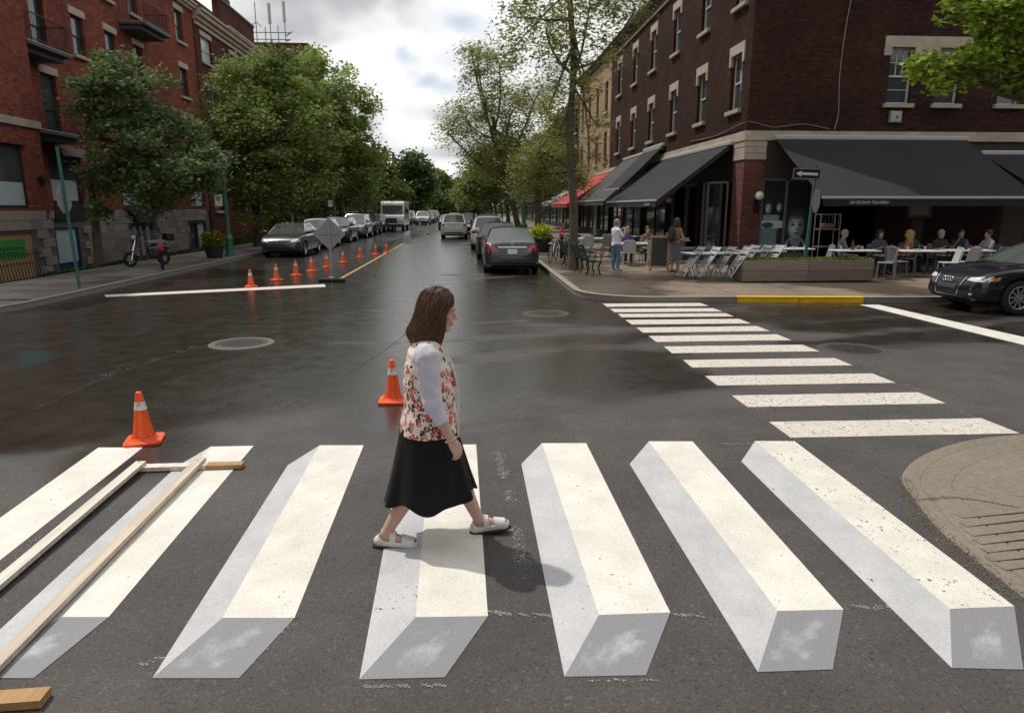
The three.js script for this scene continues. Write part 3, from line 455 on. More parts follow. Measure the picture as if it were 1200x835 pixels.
// ---- left: red brick apartment house with a stone half-basement
{
  const b = thing('red_brick_building', 'red brick apartment house with iron balconies, pale lintels and stone basement', 'building', [LX, 0, 0], Math.PI / 2);
  const rows = [[5.25, 6.85], [7.95, 9.42], [10.75, 12.3]], cols = [[29.5, 30.4], [32.05, 32.95], [34.6, 35.5], [39.75, 40.75]], op = [], lowOp = [];
  for (const c of cols) for (const r of rows) op.push([c[0], c[1], r[0], r[1]]);
  const bal = [[27.0, 27.95, 4.72, 6.85], [26.85, 27.75, 7.46, 9.75], [26.85, 27.75, 10.3, 12.4], [25.35, 25.75, 4.72, 6.6], [25.3, 25.75, 7.46, 9.5]];
  const BZ = 1.1, shop = [20.6, 23.65, 2.08, 4.04], bay = [26.75, 28.9, 1.62, 4.2], mid = [32.0, 35.0, 2.1, 4.1], low = [39.7, 41.75, 2.1, 3.9];
  wallWith(b, [24.2, 42.2, 1.9, 12.75], [...op, ...bal.map((q) => q), [bay[0], bay[1], 1.901, 4.2], mid, low], redBrick);
  const door1 = [26.65, 28.25, -0.44, 1.36], ply = [21.2, 23.55, -0.15, 1.30], door2 = [32.6, 34.8, -0.42, 1.36], door3 = [39.2, 41.6, -0.44, 1.32];
  const bayPart = part('projecting_bay', b); bayPart.position.z = BZ; wallWith(bayPart, [19.2, 24.55, 1.9, 12.75], [shop], redBrick); wallWith(bayPart, [19.2, 24.55, -0.6, 1.88], [ply], M([0.12, 0.10, 0.09], 0.9), 0.35, -0.06); mesh('return_wall', [bx(24.2, 24.55, 1.9, 12.75, -BZ + 0.001, -0.351), bx(24.2, 24.49, -0.6, 1.88, -BZ + 0.001, -0.411), bx(19.2, 24.2, -0.6, 12.7, -1.0, -0.8)], redBrick, bayPart);
  wallWith(b, [24.2, 42.2, -0.6, 1.88], [door1, door2, door3, [bay[0], bay[1], 1.62, 1.879]], M([0.12, 0.10, 0.09], 0.9), 0.35, -0.06);
  // coursed stone blocks of the basement, one by one
  const hit = (a, c, q) => [door1, ply, door2, door3, bay].some((d) => a > d[0] - 0.31 && a < d[1] + 0.31 && c > d[2] - 0.16 && c < d[3] + 0.16);
  const blocks = [0, 1, 2].map((k) => rbox(0.585, 0.292, 0.075, 0.012, 0, 0, 0, undefined, 1)), bm = [greyStone, M([0.2, 0.16, 0.145], 0.9, { bumpMap: concBump, bumpScale: 0.006 }), M([0.27, 0.22, 0.195], 0.9, { bumpMap: concBump, bumpScale: 0.006 })];
  for (let r = 0; r < 8; r++) for (let c = 0; c < 36; c++) { const x = 20.7 + c * 0.6 + (r % 2) * 0.3, y = -0.42 + 0.15 + r * 0.302; if (x > 41.6 || hit(x, y)) continue; const m = mesh('stone_block', blocks[0], bm[Math.floor(hash2(r, c, 9) * 3)], b); m.position.set(x, y, (x < 24.3 ? BZ : 0) - 0.025); }
  for (const q of op) windowUnit(b, q, { frame: darkFrame, lintel: true, recess: 0.12 });
  for (const q of bal) windowUnit(b, q, { frame: darkFrame, lintel: true, recess: 0.12, sill: false, mid: 0.42 });
  windowUnit(bayPart, shop, { frame: darkFrame, single: true, f: 0.09, film: 0.40, sill: false }); windowUnit(b, mid, { frame: darkFrame, single: true, f: 0.1, film: 0.55, sill: false }); windowUnit(b, low, { frame: darkFrame, single: true, f: 0.1, film: 0.6, sill: false });
  windowUnit(b, [bay[0], bay[1], 2.2, 4.2], { frame: darkFrame, single: true, f: 0.16, film: 0.45, sill: false }); mesh('bay_panel', bx(bay[0], bay[1], 1.62, 2.2, -0.2, 0.02), darkFrame, b);
  const bp = ext(poly([[31.9, 2.1], [35.1, 2.1], [34.4, 1.45], [32.7, 1.45]]), 0.25); mesh('bay_panel', bp, darkFrame, b);
  mesh('storey_band', [bx(19.2, 24.6, 4.62, 4.86, BZ - 0.05, BZ + 0.07)], paleStone, b); mesh('storey_band', bx(29.0, 42.2, 4.62, 4.84, -0.05, 0.05), redBrick, b);
  balcony(b, 24.6, 27.35, 4.66, 1.1); balcony(b, 24.6, 27.2, 7.42, 1.1); balcony(b, 33.4, 36.1, 10.1, 1.15); balcony(b, 24.6, 27.2, 10.2, 1.1);
  mesh('cornice', [bx(24.6, 42.2, 12.72, 12.86, -0.3, 0.14), bx(24.6, 42.2, 12.86, 13.02, -0.3, 0.28), bx(24.6, 42.2, 13.02, 13.12, -0.3, 0.38), bx(19.2, 24.6, 12.72, 13.12, -0.3, BZ + 0.2)], paleStone, b);
  mesh('parapet', bx(19.2, 42.2, 13.12, 14.3, -0.45, -0.05), redBrick, b); mesh('end_wall', bx(19.2, 19.55, -0.6, 12.75, -13, 0.74), redBrick, b);
  mesh('roof', [bx(19.3, 42.1, 12.9, 13.2, -13, -0.45), bx(19.2, 42.2, -0.6, 12.75, -13.3, -13), bx(41.85, 42.2, -0.6, 12.75, -13, -0.35), bx(19.6, 41.8, -0.6, 12.7, -1.2, -1.0)], roofTar, b);
  const dA = part('door', b); mesh('leaf', bx(26.75, 28.15, 0.05, 1.28, -0.2, -0.14), glassPale, dA); mesh('kick_panel', bx(26.72, 28.18, -0.44, 0.03, -0.2, -0.12), bluePaint, dA); mesh('frame', [bx(26.65, 26.75, -0.44, 1.36, -0.24, -0.08), bx(28.15, 28.25, -0.44, 1.36, -0.24, -0.08), bx(26.75, 28.15, 1.28, 1.36, -0.24, -0.08)], bluePaint, dA);
  const pl = part('boarded_opening', bayPart); for (let i = 0; i < 2; i++) mesh('plywood_sheet', bx(21.2 + i * 1.175 + 0.006, 21.2 + (i + 1) * 1.175 - 0.006, -0.15, 1.28, -0.16, -0.13), plywood, pl); mesh('batten', bx(21.2, 23.55, 0.38, 0.44, -0.13, -0.10), plywood, pl);
  const dB = part('door', b); mesh('frame', [bx(32.6, 32.72, -0.42, 1.36, -0.26, -0.08), bx(34.68, 34.8, -0.42, 1.36, -0.26, -0.08), bx(32.72, 34.68, 1.26, 1.36, -0.26, -0.08), bx(33.33, 33.42, -0.42, 1.26, -0.26, -0.1), bx(33.98, 34.07, -0.42, 1.26, -0.26, -0.1)], darkFrame, dB);
  for (const [a, c] of [[32.72, 33.33], [33.42, 33.98], [34.07, 34.68]]) mesh('frosted_pane', bx(a, c, -0.42, 1.26, -0.22, -0.2), glassPale, dB);
  const dC = part('door', b); mesh('frame', [bx(39.2, 39.3, -0.44, 1.32, -0.26, -0.08), bx(41.5, 41.6, -0.44, 1.32, -0.26, -0.08), bx(39.3, 41.5, 1.22, 1.32, -0.26, -0.08), bx(40.3, 40.4, -0.44, 1.22, -0.26, -0.1)], darkFrame, dC); mesh('leaf', bx(40.4, 41.5, -0.44, 1.22, -0.22, -0.18), glassPale, dC); mesh('pane', bx(39.3, 40.3, -0.44, 1.22, -0.22, -0.2), glass, dC);
  // striped shop blind above the bay and a small wall lamp
  mesh('bay_blind', grid(1, 4, (u, v) => [lerp(26.75, 28.9, u), lerp(4.35, 3.95, v * v), lerp(0.02, 0.6, v)], false), M([0.11, 0.09, 0.09], 0.9), b);
  mesh('wall_lantern', [rbox(0.14, 0.3, 0.14, 0.02, 24.1, 2.95, BZ + 0.14), bx(24.07, 24.13, 3.0, 3.05, BZ, BZ + 0.1)], blackMetal, b);
  const gs = canvasTex(256, 128, (x, w, h) => { x.fillStyle = '#2f8a3c'; x.fillRect(0, 0, w, h); x.fillStyle = '#123a1c'; x.font = 'bold 40px sans-serif'; x.textAlign = 'center'; for (let i = 0; i < 9; i++) x.fillRect(24 + i * 24, 50 + (i % 3) * 2, 15, 20 - (i % 2) * 6); x.fillRect(30, 92, 196, 5); });
  const sg = thing('banner_sign', 'green banner on the plywood of the red house', 'sign', [LX + BZ - 0.125, 0, -0.0], Math.PI / 2);
  mesh('board', bx(21.6, 23.15, 0.55, 1.12, 0.002, 0.012), M([0.028, 0.25, 0.05], 0.7), sg);
  const pg = new THREE.PlaneGeometry(1.53, 0.55); pg.translate(22.375, 0.835, 0.0155); mesh('print', pg, new THREE.MeshStandardMaterial({ map: gs, roughness: 0.7 }), sg);
}
// ---- left: darker brick house with a deep stone cornice
{
  const b = thing('dark_brick_building', 'dark red brick house with deep stone cornice, partly behind street trees', 'building', [LX + 0.05, 0, 0], Math.PI / 2);
  const op = []; for (const c of [[43.1, 44.7], [48.0, 49.5], [51.6, 53.0]]) for (const r of [[4.6, 6.2], [7.5, 8.95], [10.35, 11.75], [1.9, 3.4]]) op.push([c[0], c[1], r[0], r[1]]);
  wallWith(b, [42.25, 54, -0.6, 12.4], op, darkRedBrick);
  op.forEach((q, i) => windowUnit(b, q, { frame: i % 3 ? whiteFrame : darkFrame, lintel: true, recess: 0.12, glass: i % 4 === 2 ? glassPale : glass }));
  mesh('cornice', [bx(42.25, 54, 12.15, 12.35, -0.3, 0.10), bx(42.25, 54, 12.4, 12.62, -0.3, 0.22), bx(42.25, 54, 12.62, 12.86, -0.3, 0.42), bx(42.25, 54, 12.86, 12.98, -0.3, 0.55), bx(46.6, 54, 12.98, 13.1, -0.3, 0.6)], paleStone, b);
  mesh('parapet', [bx(42.25, 47, 12.98, 13.6, -0.5, -0.05), bx(47, 54, 13.1, 14.7, -0.5, -0.05)], darkRedBrick, b); mesh('coping', [bx(46.9, 54.05, 14.7, 14.82, -0.55, 0.02), bx(46.9, 47.3, 14.82, 15.15, -0.5, 0), bx(48.6, 49.0, 14.82, 15.1, -0.5, 0)], M([0.07, 0.09, 0.08], 0.7), b);
  mesh('roof', [bx(42.3, 53.9, 12.4, 12.7, -13, -0.5), bx(42.3, 53.9, -0.6, 12.4, -13.2, -13), bx(53.65, 54, -0.6, 12.4, -13, -0.36), bx(42.6, 53.6, -0.6, 12.35, -1.2, -1)], roofTar, b);
}
// ---- left: brick row with white porches, mostly hidden by trees
[[54.1, 66, 12.6, darkRedBrick, 'brick terrace with white porch columns behind the big tree'], [66.1, 80, 11.2, redBrick, 'red brick terrace far up the left side behind trees'], [80.1, 100, 10.5, brownBrick, 'brown brick terrace far up the left side'], [100.1, 120, 11, darkRedBrick, 'last brick terrace up the left side of the street']].forEach(([s0, s1, h, m, lab], q) => {
  const b = thing('brick_terrace', lab, 'building', [LX, 0, 0], Math.PI / 2), op = [];
  for (let s = s0 + 1.2; s < s1 - 1.5; s += 2.9) for (const y of [1.6, 4.6, 7.6]) op.push([s, s + 1.1, y, y + 1.7]);
  wallWith(b, [s0, s1, -0.6, h], op, m); op.forEach((o) => windowUnit(b, o, { frame: whiteFrame, lintel: true, recess: 0.12 }));
  mesh('roof', [bx(s0, s1, h, h + 0.35, -11, 0.15), bx(s0, s1, -0.6, h, -11.2, -11), bx(s0, s0 + 0.3, -0.6, h, -11, -0.36), bx(s1 - 0.3, s1, -0.6, h, -11, -0.36), bx(s0 + 0.3, s1 - 0.3, -0.6, h, -1.2, -1)], roofTar, b);
  if (q < 2) for (const s of [s0 + 3, s0 + 6.4]) { const p = part('porch', b); mesh('porch_roof', rbox(2.4, 0.25, 1.5, 0.03, s, 2.75, 0.8, undefined, 1), porchWhite, p); for (const dx of [-1.05, 1.05]) mesh('column', cyl(0.13, 0.11, 3.1, s + dx, 1.07, 1.35, 10), porchWhite, p); mesh('porch_deck', bx(s - 1.2, s + 1.2, -0.6, 0.25, 0.02, 1.55), greyStone, p); }
});
{ // aerials on the roof behind
  const p = WX(322, 50, -21), o = thing('rooftop_antenna', 'cluster of mobile phone aerials on a brick roof block', 'antenna', [p[0], 0, p[2]]);
  mesh('roof_block', bx(-3, 4, 0, p[1] - 0.4, -6, 2), darkRedBrick, o);
  const y = p[1] - 0.5; for (const [px, w, h, d] of [[-1.9, 0.05, 4.6, 0], [-0.25, 0.32, 4.3, 0.5], [1.25, 0.3, 4.6, 0.2]]) { mesh('mast', cyl(0.05, 0.05, h, px, y + h / 2, d, 6), greyFrame, o); if (w > 0.2) mesh('aerial_panel', rbox(w, 2.1, 0.18, 0.04, px + 0.03, y + h - 1.0, d + 0.16), M([0.45, 0.45, 0.46], 0.5), o); }
  mesh('frame', [rod([-2.3, y + 1.5, 0.2], [1.8, y + 1.5, 0.2], 0.05), rod([-2.3, y + 0.8, 0.2], [1.8, y + 0.8, 0.2], 0.05), rod([-0.9, y, 0.2], [-0.9, y + 2, 0.2], 0.05), rod([0.5, y, 0.3], [0.5, y + 2.2, 0.3], 0.05), rod([-1.9, y + 2.6, 0], [-2.5, y + 2.1, 0.1], 0.04), rod([-1.9, y + 2.6, 0], [-1.3, y + 2.1, 0.1], 0.04), rod([1.25, y + 1.2, 0], [2.0, y + 1.6, 0.3], 0.06)], greyFrame, o);
}

// ---- right: brown brick corner building with restaurant at street level
const RX = 9.6, RZ = -24;
{
  const b = thing('corner_building', 'dark brown brick corner building with restaurant terrace and pale stone trim', 'building');
  const side = part('street_facade', b); side.position.set(RX, 0, 0); side.rotation.y = -Math.PI / 2;      // local x = -s
  const op = []; const cs = [25.25, 28.95, 32.85, 36.8, 40.7, 44.7];
  for (const c of cs) for (const y of [[5.5, 7.38], [8.98, 10.86]]) op.push([-c - 0.52, -c + 0.52, y[0], y[1]]);
  wallWith(side, [-47.3, -24.352, 4.62, 12.4], op, brownBrick);
  op.forEach((q) => windowUnit(side, q, { frame: whiteFrame, lintel: true, ears: 0.34, lh: 0.32, recess: 0.13 }));
  mesh('stone_band', [bx(-47.3, -24.236, 4.36, 4.62, -0.3, 0.07), bx(-47.3, -24.236, 4.62, 4.68, -0.3, 0.03)], paleStone, side);
  mesh('gutter', [bx(-47.3, -24.31, 12.4, 12.52, -0.3, 0.22), bx(-47.3, -24, 11.55, 11.62, -0.01, 0.10)], M([0.24, 0.22, 0.2], 0.6), side);
  // shopfront: piers, fascia, folding glass doors
  mesh('fascia', bx(-47.3, -24.95, 3.1, 4.36, -0.3, -0.02), darkFrame, side);
  for (const [a, c] of [[-28.9, -28.45], [-33.5, -32.9], [-38.4, -37.9], [-43.3, -42.7], [-47.3, -46.7]]) mesh('pier', bx(a, c, WALK - 0.02, 3.1, -0.34, 0), brownBrick, side);
  const fd = part('folding_door', side); for (const [x, a] of [[-25.15, 0.9], [-25.75, -0.75]]) { const L = 0.72, ca = Math.cos(a), sa = Math.sin(a); mesh('leaf_frame', [bar([x, 0.2, 0.1], [x, 3.0, 0.1], 0.06, 0.06), bar([x - L * ca, 0.2, 0.1 + L * Math.abs(sa)], [x - L * ca, 3.0, 0.1 + L * Math.abs(sa)], 0.06, 0.06), bar([x, 3.0, 0.1], [x - L * ca, 3.0, 0.1 + L * Math.abs(sa)], 0.06, 0.06), bar([x, 0.2, 0.1], [x - L * ca, 0.2, 0.1 + L * Math.abs(sa)], 0.06, 0.06)], greyFrame, fd); mesh('pane', bar([x - L * ca * 0.5, 0.25, 0.1 + L * Math.abs(sa) * 0.5], [x - L * ca * 0.5, 2.95, 0.1 + L * Math.abs(sa) * 0.5], 0.02, 0.6), glass, fd); }
  for (const x of [-24.98, -26.6, -28.4, -29.0, -30.7, -32.85]) mesh('door_post', bx(x - 0.05, x + 0.05, WALK, 3.1, -0.25, -0.12), greyFrame, side);
  mesh('door_head', bx(-33, -24.95, 3.0, 3.1, -0.26, -0.1), greyFrame, side);
  for (const [a, c] of [[-37.9, -33.5], [-42.7, -38.4], [-46.7, -43.3]]) { const w = part('shop_window', side); mesh('frame', [bx(a, c, WALK, 0.6, -0.2, -0.08), bx(a, a + 0.08, 0.6, 3.1, -0.2, -0.08), bx(c - 0.08, c, 0.6, 3.1, -0.2, -0.08), bx(a, c, 2.35, 2.43, -0.2, -0.08), bx((a + c) / 2 - 0.04, (a + c) / 2 + 0.04, 0.6, 3.1, -0.2, -0.09)], darkFrame, w); mesh('pane', bx(a + 0.08, c - 0.08, 0.6, 3.1, -0.16, -0.14), glass, w); }
  // front towards the camera, on the side street
  const fr = part('front_facade', b); fr.position.set(0, 0, RZ);
  const fo = []; for (const x of [14.45, 16.17, 18.45, 20.15, 23.0, 24.7]) for (const y of [[5.6, 7.42], [9.1, 10.9]]) fo.push([x, x + 0.84, y[0], y[1]]);
  wallWith(fr, [RX, 30, 4.62, 12.4], fo, brownBrick); fo.forEach((q) => windowUnit(fr, q, { frame: whiteFrame, recess: 0.13, muntins: [3, 2] }));
  for (const [a, c] of [[14.2, 17.3], [18.2, 21.25], [22.75, 25.8]]) for (const y of [7.42, 10.9]) { const e = 0.27; const s = poly([[a, y - e], [a + 0.25, y - e], [a + 0.25, y], [a + 1.09, y], [a + 1.09, y - e], [c - 1.13, y - e], [c - 1.13, y], [c - 0.29, y], [c - 0.29, y - e], [c, y - e], [c, y + 0.34], [a, y + 0.34]]); const g = ext(s, 0.1, 0.006); g.translate(0, 0, -0.06); mesh('lintel', g, paleStone, fr); }
  mesh('stone_band', [bx(RX - 0.07, 30, 4.36, 4.62, -0.23, 0.07), bx(RX - 0.03, 30, 4.62, 4.68, -0.23, 0.03)], paleStone, fr);
  mesh('gutter', bx(RX - 0.2, 30, 12.4, 12.52, -0.3, 0.22), M([0.24, 0.22, 0.2], 0.6), fr);
  // corner pier: brick shaft with worn stone head
  const cp = part('corner_pier', b); mesh('shaft', bx(RX, RX + 0.72, WALK - 0.02, 3.72, RZ - 0.95, RZ), M([1, 1, 1], 0.8, { map: brickTex([[0.13, 0.040, 0.028], [0.15, 0.048, 0.034], [0.10, 0.034, 0.025]], [0.06, 0.04, 0.035], 8), ...bb }), cp);
  for (let k = 0; k < 3; k++) mesh('stone_block', rbox(0.80 - 0.02 * (k % 2), 0.205, 1.02, 0.015, RX + 0.36, 3.825 + k * 0.213, RZ - 0.475, undefined, 1), paleStone, cp);
  // poster window in dark metal frame
  const wn = part('poster_window', fr); mesh('frame', [bx(10.32, 10.40, 0.5, 3.1, -0.2, -0.06), bx(12.15, 12.24, WALK, 3.1, -0.2, -0.06), bx(11.2, 11.28, 0.5, 3.1, -0.2, -0.06), bx(10.40, 12.15, 3.02, 3.1, -0.2, -0.06), bx(10.32, 12.15, WALK, 0.5, -0.2, -0.04)], greyFrame, wn);
  mesh('pane', bx(10.40, 11.2, 0.5, 3.02, -0.15, -0.13), glass, wn); mesh('pane', bx(11.28, 12.15, 0.5, 3.02, -0.15, -0.13), glass, wn);
  mesh('fascia', bx(RX + 0.72, 30, 3.1, 4.36, -0.3, -0.02), M([0.035, 0.024, 0.02], 0.8), fr);
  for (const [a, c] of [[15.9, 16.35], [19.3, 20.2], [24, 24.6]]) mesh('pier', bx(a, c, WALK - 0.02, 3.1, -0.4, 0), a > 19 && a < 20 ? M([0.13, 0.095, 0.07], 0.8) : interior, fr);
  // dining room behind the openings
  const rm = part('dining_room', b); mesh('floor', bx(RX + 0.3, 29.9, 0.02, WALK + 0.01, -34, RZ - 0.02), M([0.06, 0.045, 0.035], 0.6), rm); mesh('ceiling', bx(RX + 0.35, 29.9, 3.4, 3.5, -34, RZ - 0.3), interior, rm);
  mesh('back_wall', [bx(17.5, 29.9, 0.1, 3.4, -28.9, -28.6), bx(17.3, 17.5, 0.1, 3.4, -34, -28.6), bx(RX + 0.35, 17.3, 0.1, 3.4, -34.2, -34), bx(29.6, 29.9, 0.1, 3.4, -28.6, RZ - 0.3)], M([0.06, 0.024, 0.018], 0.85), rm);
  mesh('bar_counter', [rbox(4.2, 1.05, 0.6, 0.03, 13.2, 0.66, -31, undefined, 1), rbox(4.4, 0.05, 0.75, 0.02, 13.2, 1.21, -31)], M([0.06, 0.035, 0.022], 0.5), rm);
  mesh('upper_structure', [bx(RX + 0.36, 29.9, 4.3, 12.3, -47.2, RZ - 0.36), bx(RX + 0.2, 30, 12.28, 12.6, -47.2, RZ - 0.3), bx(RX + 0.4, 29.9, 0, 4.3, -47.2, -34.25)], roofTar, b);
  const bxg = thing('meter_box', 'small grey utility box on the brown brick under twin windows', 'box', [0, 0, RZ]); mesh('case', rbox(0.42, 0.38, 0.12, 0.015, 14.8, 5.16, 0.07), M([0.3, 0.33, 0.32], 0.5, { metalness: 0.3 }), bxg); mesh('door_panel', rbox(0.34, 0.3, 0.02, 0.005, 14.8, 5.16, 0.135), M([0.34, 0.37, 0.36], 0.5), bxg); mesh('latch', rbox(0.05, 0.07, 0.02, 0.005, 14.83, 5.15, 0.15), darkFrame, bxg);
  one('cable', tube([[12.95, 12.3, RZ + 0.03], [12.9, 9.5, RZ + 0.03], [12.75, 8, RZ + 0.035], [12.7, 6.4, RZ + 0.03], [12.78, 5.2, RZ + 0.03], [12.66, 4.72, RZ + 0.09]], 0.014, 40, 5), M([0.33, 0.27, 0.25], 0.7), 'thin pale cable hanging down the brown brick front', 'cable');
  one('cable', tube([[RX - 0.03, 4.86, -30], [RX - 0.03, 4.8, -27], [RX - 0.03, 4.95, RZ - 0.3], [RX + 0.1, 4.97, RZ + 0.03], [RX + 0.9, 4.8, RZ + 0.03], [RX + 2, 4.9, RZ + 0.03], [RX + 2.9, 4.74, RZ + 0.09]], 0.016, 40, 5), M([0.2, 0.17, 0.16], 0.7), 'slack cable running round the building corner above the stone band', 'cable');
}
// posters behind the glass: black-and-white portraits, flat prints
function soft(x, cx, cy, rx, ry, col, a = 0.06, n = 14) { for (let i = n; i > 0; i--) { x.globalAlpha = a + 0.04; x.fillStyle = col; x.beginPath(); x.ellipse(cx, cy, rx * i / n, ry * i / n, 0, 0, 7); x.fill(); } x.globalAlpha = 1; }
function face(x, cx, cy, s) {
  soft(x, cx, cy - s * 0.15, s * 0.86, s * 1.02, '#2c3a3d', 0.10); soft(x, cx - s * 0.05, cy + s * 0.08, s * 0.66, s * 0.86, '#b9cccf', 0.14, 18); soft(x, cx - s * 0.2, cy + s * 0.1, s * 0.34, s * 0.5, '#d3e0e1', 0.10);
  soft(x, cx + s * 0.3, cy + s * 0.2, s * 0.26, s * 0.6, '#5a6e73', 0.06); soft(x, cx, cy - s * 0.72, s * 0.62, s * 0.36, '#2f3a38', 0.12);
  for (const d of [-1, 1]) { soft(x, cx + d * s * 0.27, cy - s * 0.04, s * 0.17, s * 0.09, '#1d2b30', 0.14); soft(x, cx + d * s * 0.27, cy - s * 0.2, s * 0.2, s * 0.05, '#3a494d', 0.1); }
  soft(x, cx + s * 0.05, cy + s * 0.24, s * 0.12, s * 0.08, '#4b5f64', 0.1); soft(x, cx, cy + s * 0.47, s * 0.22, s * 0.075, '#34454a', 0.14); soft(x, cx, cy + s * 0.85, s * 0.3, s * 0.1, '#55696e', 0.06);
}
[[10.405, 11.195, 'pale blue-grey print of standing children behind the corner window', 0], [11.285, 12.145, 'large blue-grey print of a child\'s face behind the corner window', 1]].forEach(([a, c, lab, k]) => {
  const t = canvasTex(256, 640, (x, w, h) => {
    x.fillStyle = '#11191c'; x.fillRect(0, 0, w, h); const g = rng(4 + k);
    if (k === 0) { x.fillStyle = '#6b8488'; x.beginPath(); x.ellipse(110, 560, 120, 240, 0, 0, 7); x.fill(); x.fillStyle = '#879da1'; x.fillRect(20, 300, 190, 60); x.fillStyle = '#bccbcc'; x.fillRect(0, 352, 256, 66); x.fillStyle = '#39494e'; x.beginPath(); x.ellipse(80, 392, 70, 26, 0, 0, 7); x.fill(); face(x, 78, 235, 62); face(x, 205, 228, 52); x.fillStyle = '#20292c'; x.fillRect(196, 440, 60, 200); }
    else { x.fillStyle = '#7f989c'; x.beginPath(); x.ellipse(128, 640, 140, 150, 0, 0, 7); x.fill(); x.fillStyle = '#2b3a3f'; x.beginPath(); x.moveTo(60, 520); x.lineTo(128, 640); x.lineTo(200, 520); x.lineTo(230, 640); x.lineTo(20, 640); x.fill(); face(x, 128, 395, 150); }
    for (let i = 0; i < 2500; i++) { x.fillStyle = g() > 0.5 ? 'rgba(255,255,255,0.05)' : 'rgba(0,0,0,0.07)'; x.fillRect(g() * w, g() * h, 3, 3); }
  });
  const o = thing('poster', lab, 'poster', [0, 0, RZ]); const pg = new THREE.PlaneGeometry(c - a, 2.5); pg.translate((a + c) / 2, 1.765, -0.118); mesh('print', pg, new THREE.MeshStandardMaterial({ map: t, roughness: 0.55 }), o);
  mesh('backing', bx(a + 0.001, c - 0.001, 0.515, 3.015, -0.127, -0.121), darkFrame, o);
});
// globe wall lights, unlit opal glass on dark brackets
[[10.13, 2.5, RZ, 0, 'white globe wall light on the corner pier'], [RX, 2.45, -32.0, 1, 'globe wall light under the dark awning by the folding doors']].forEach(([x, y, z, k, lab]) => { const o = thing('globe_light', lab, 'wall light', [x, y, z], k ? -Math.PI / 2 : 0); mesh('globe', sph(0.15, 0, 0, 0.24, 16, 12), M([0.72, 0.66, 0.52], 0.3), o); mesh('bracket', [rod([0, -0.12, 0], [0, -0.12, 0.24], 0.02), cyl(0.06, 0.07, 0.06, 0, -0.15, 0.24), rbox(0.16, 0.3, 0.03, 0.01, 0, -0.14, 0.015), rbox(0.2, 0.34, 0.05, 0.01, 0, -0.42, 0.03)], blackMetal, o); });
// neighbours up the right side
[[47.35, 60.5, 12.0, beigeBrick, 'beige brick building next to the brown corner building'], [60.6, 76, 11.0, brownBrick, 'brown brick building with shops behind the locust trees'], [76.1, 95, 10.6, redBrick, 'red brick shop building far up the right side'], [95.1, 125, 11.5, beigeBrick, 'last beige brick building up the right side']].forEach(([s0, s1, h, m, lab], q) => {
  const b = thing('shop_building', lab, 'building', [RX, 0, 0], -Math.PI / 2), op = [];
  for (let s = s0 + 1.6; s < s1 - 1.4; s += 3.3) for (const y of [5.2, 8.5]) op.push([-s - 0.5, -s + 0.5, y, y + 2.0]);
  wallWith(b, [-s1, -s0, 3.6, h], op, m); op.forEach((o) => windowUnit(b, o, { frame: darkFrame, recess: 0.12, lintel: q > 0 }));
  mesh('cornice', [bx(-s1, -s0, h, h + 0.2, -0.4, 0.2), bx(-s1, -s0, h + 0.2, h + 0.34, -0.4, 0.34)], q ? paleStone : M([0.05, 0.06, 0.055], 0.7), b);
  for (let s = s0; s < s1 - 2; s += (s1 - s0) / 3) { const e = s + (s1 - s0) / 3, w = part('shop_window', b); mesh('frame', [bx(-e, -s, 2.9, 3.6, -0.3, 0), bx(-e, -e + 0.35, 0, 2.9, -0.35, 0), bx(-e + 0.35, -s, 0, 0.55, -0.25, -0.05), bx(-(s + e) / 2 - 0.05, -(s + e) / 2 + 0.05, 0.55, 2.9, -0.2, -0.08)], [darkFrame, M([0.12, 0.1, 0.085], 0.7), M([0.03, 0.05, 0.04], 0.6)][(q + Math.round(s)) % 3], w); mesh('pane', bx(-e + 0.35, -s, 0.55, 2.9, -0.16, -0.14), glass, w); }
  mesh('roof', [bx(-s1, -s0, h - 0.3, h, -11, -0.36), bx(-s1, -s0, 0, h - 0.3, -11.2, -11), bx(-s0 - 0.3, -s0, 0, h - 0.3, -11, -0.36), bx(-s1, -s1 + 0.3, 0, h - 0.3, -11, -0.36), bx(-s1 + 0.3, -s0 - 0.3, 0, h - 0.35, -1.4, -1.2)], roofTar, b);
});
// the blocks on the near side of the crossing, outside the frame: their fronts are what the corner windows face
[[9.6, 34, -0.4, 26, 11.5, brownBrick, 'brown brick block across the side street, facing the restaurant'], [-34, -13.2, -1.5, 26, 12, redBrick, 'red brick block on the near left side of the crossing']].forEach(([x0, x1, z0, z1, h, m, lab]) => {
  const b = thing('brick_block', lab, 'building', [0, 0, z0], Math.PI), op = []; for (let x = x0 + 1.5; x < x1 - 2; x += 3.2) for (const y of [1.0, 4.9, 8.2]) op.push([-x - 1.2, -x, y, y + 2]);
  wallWith(b, [-x1, -x0, 0, h], op, m); op.forEach((q) => windowUnit(b, q, { frame: whiteFrame, lintel: true }));
  mesh('wall', [bx(-x1, -x1 + 0.35, 0, h, -(z1 - z0), -0.352), bx(-x0 - 0.35, -x0, 0, h, -(z1 - z0), -0.352)], m, b); mesh('roof', [bx(-x1 + 0.01, -x0 - 0.01, h, h + 0.3, -(z1 - z0), 0.1), bx(-x1, -x0, 0, h - 0.01, -(z1 - z0) - 0.3, -(z1 - z0) - 0.002), bx(-x1 + 0.36, -x0 - 0.36, 0, h - 0.01, -1.2, -1)], roofTar, b);
});

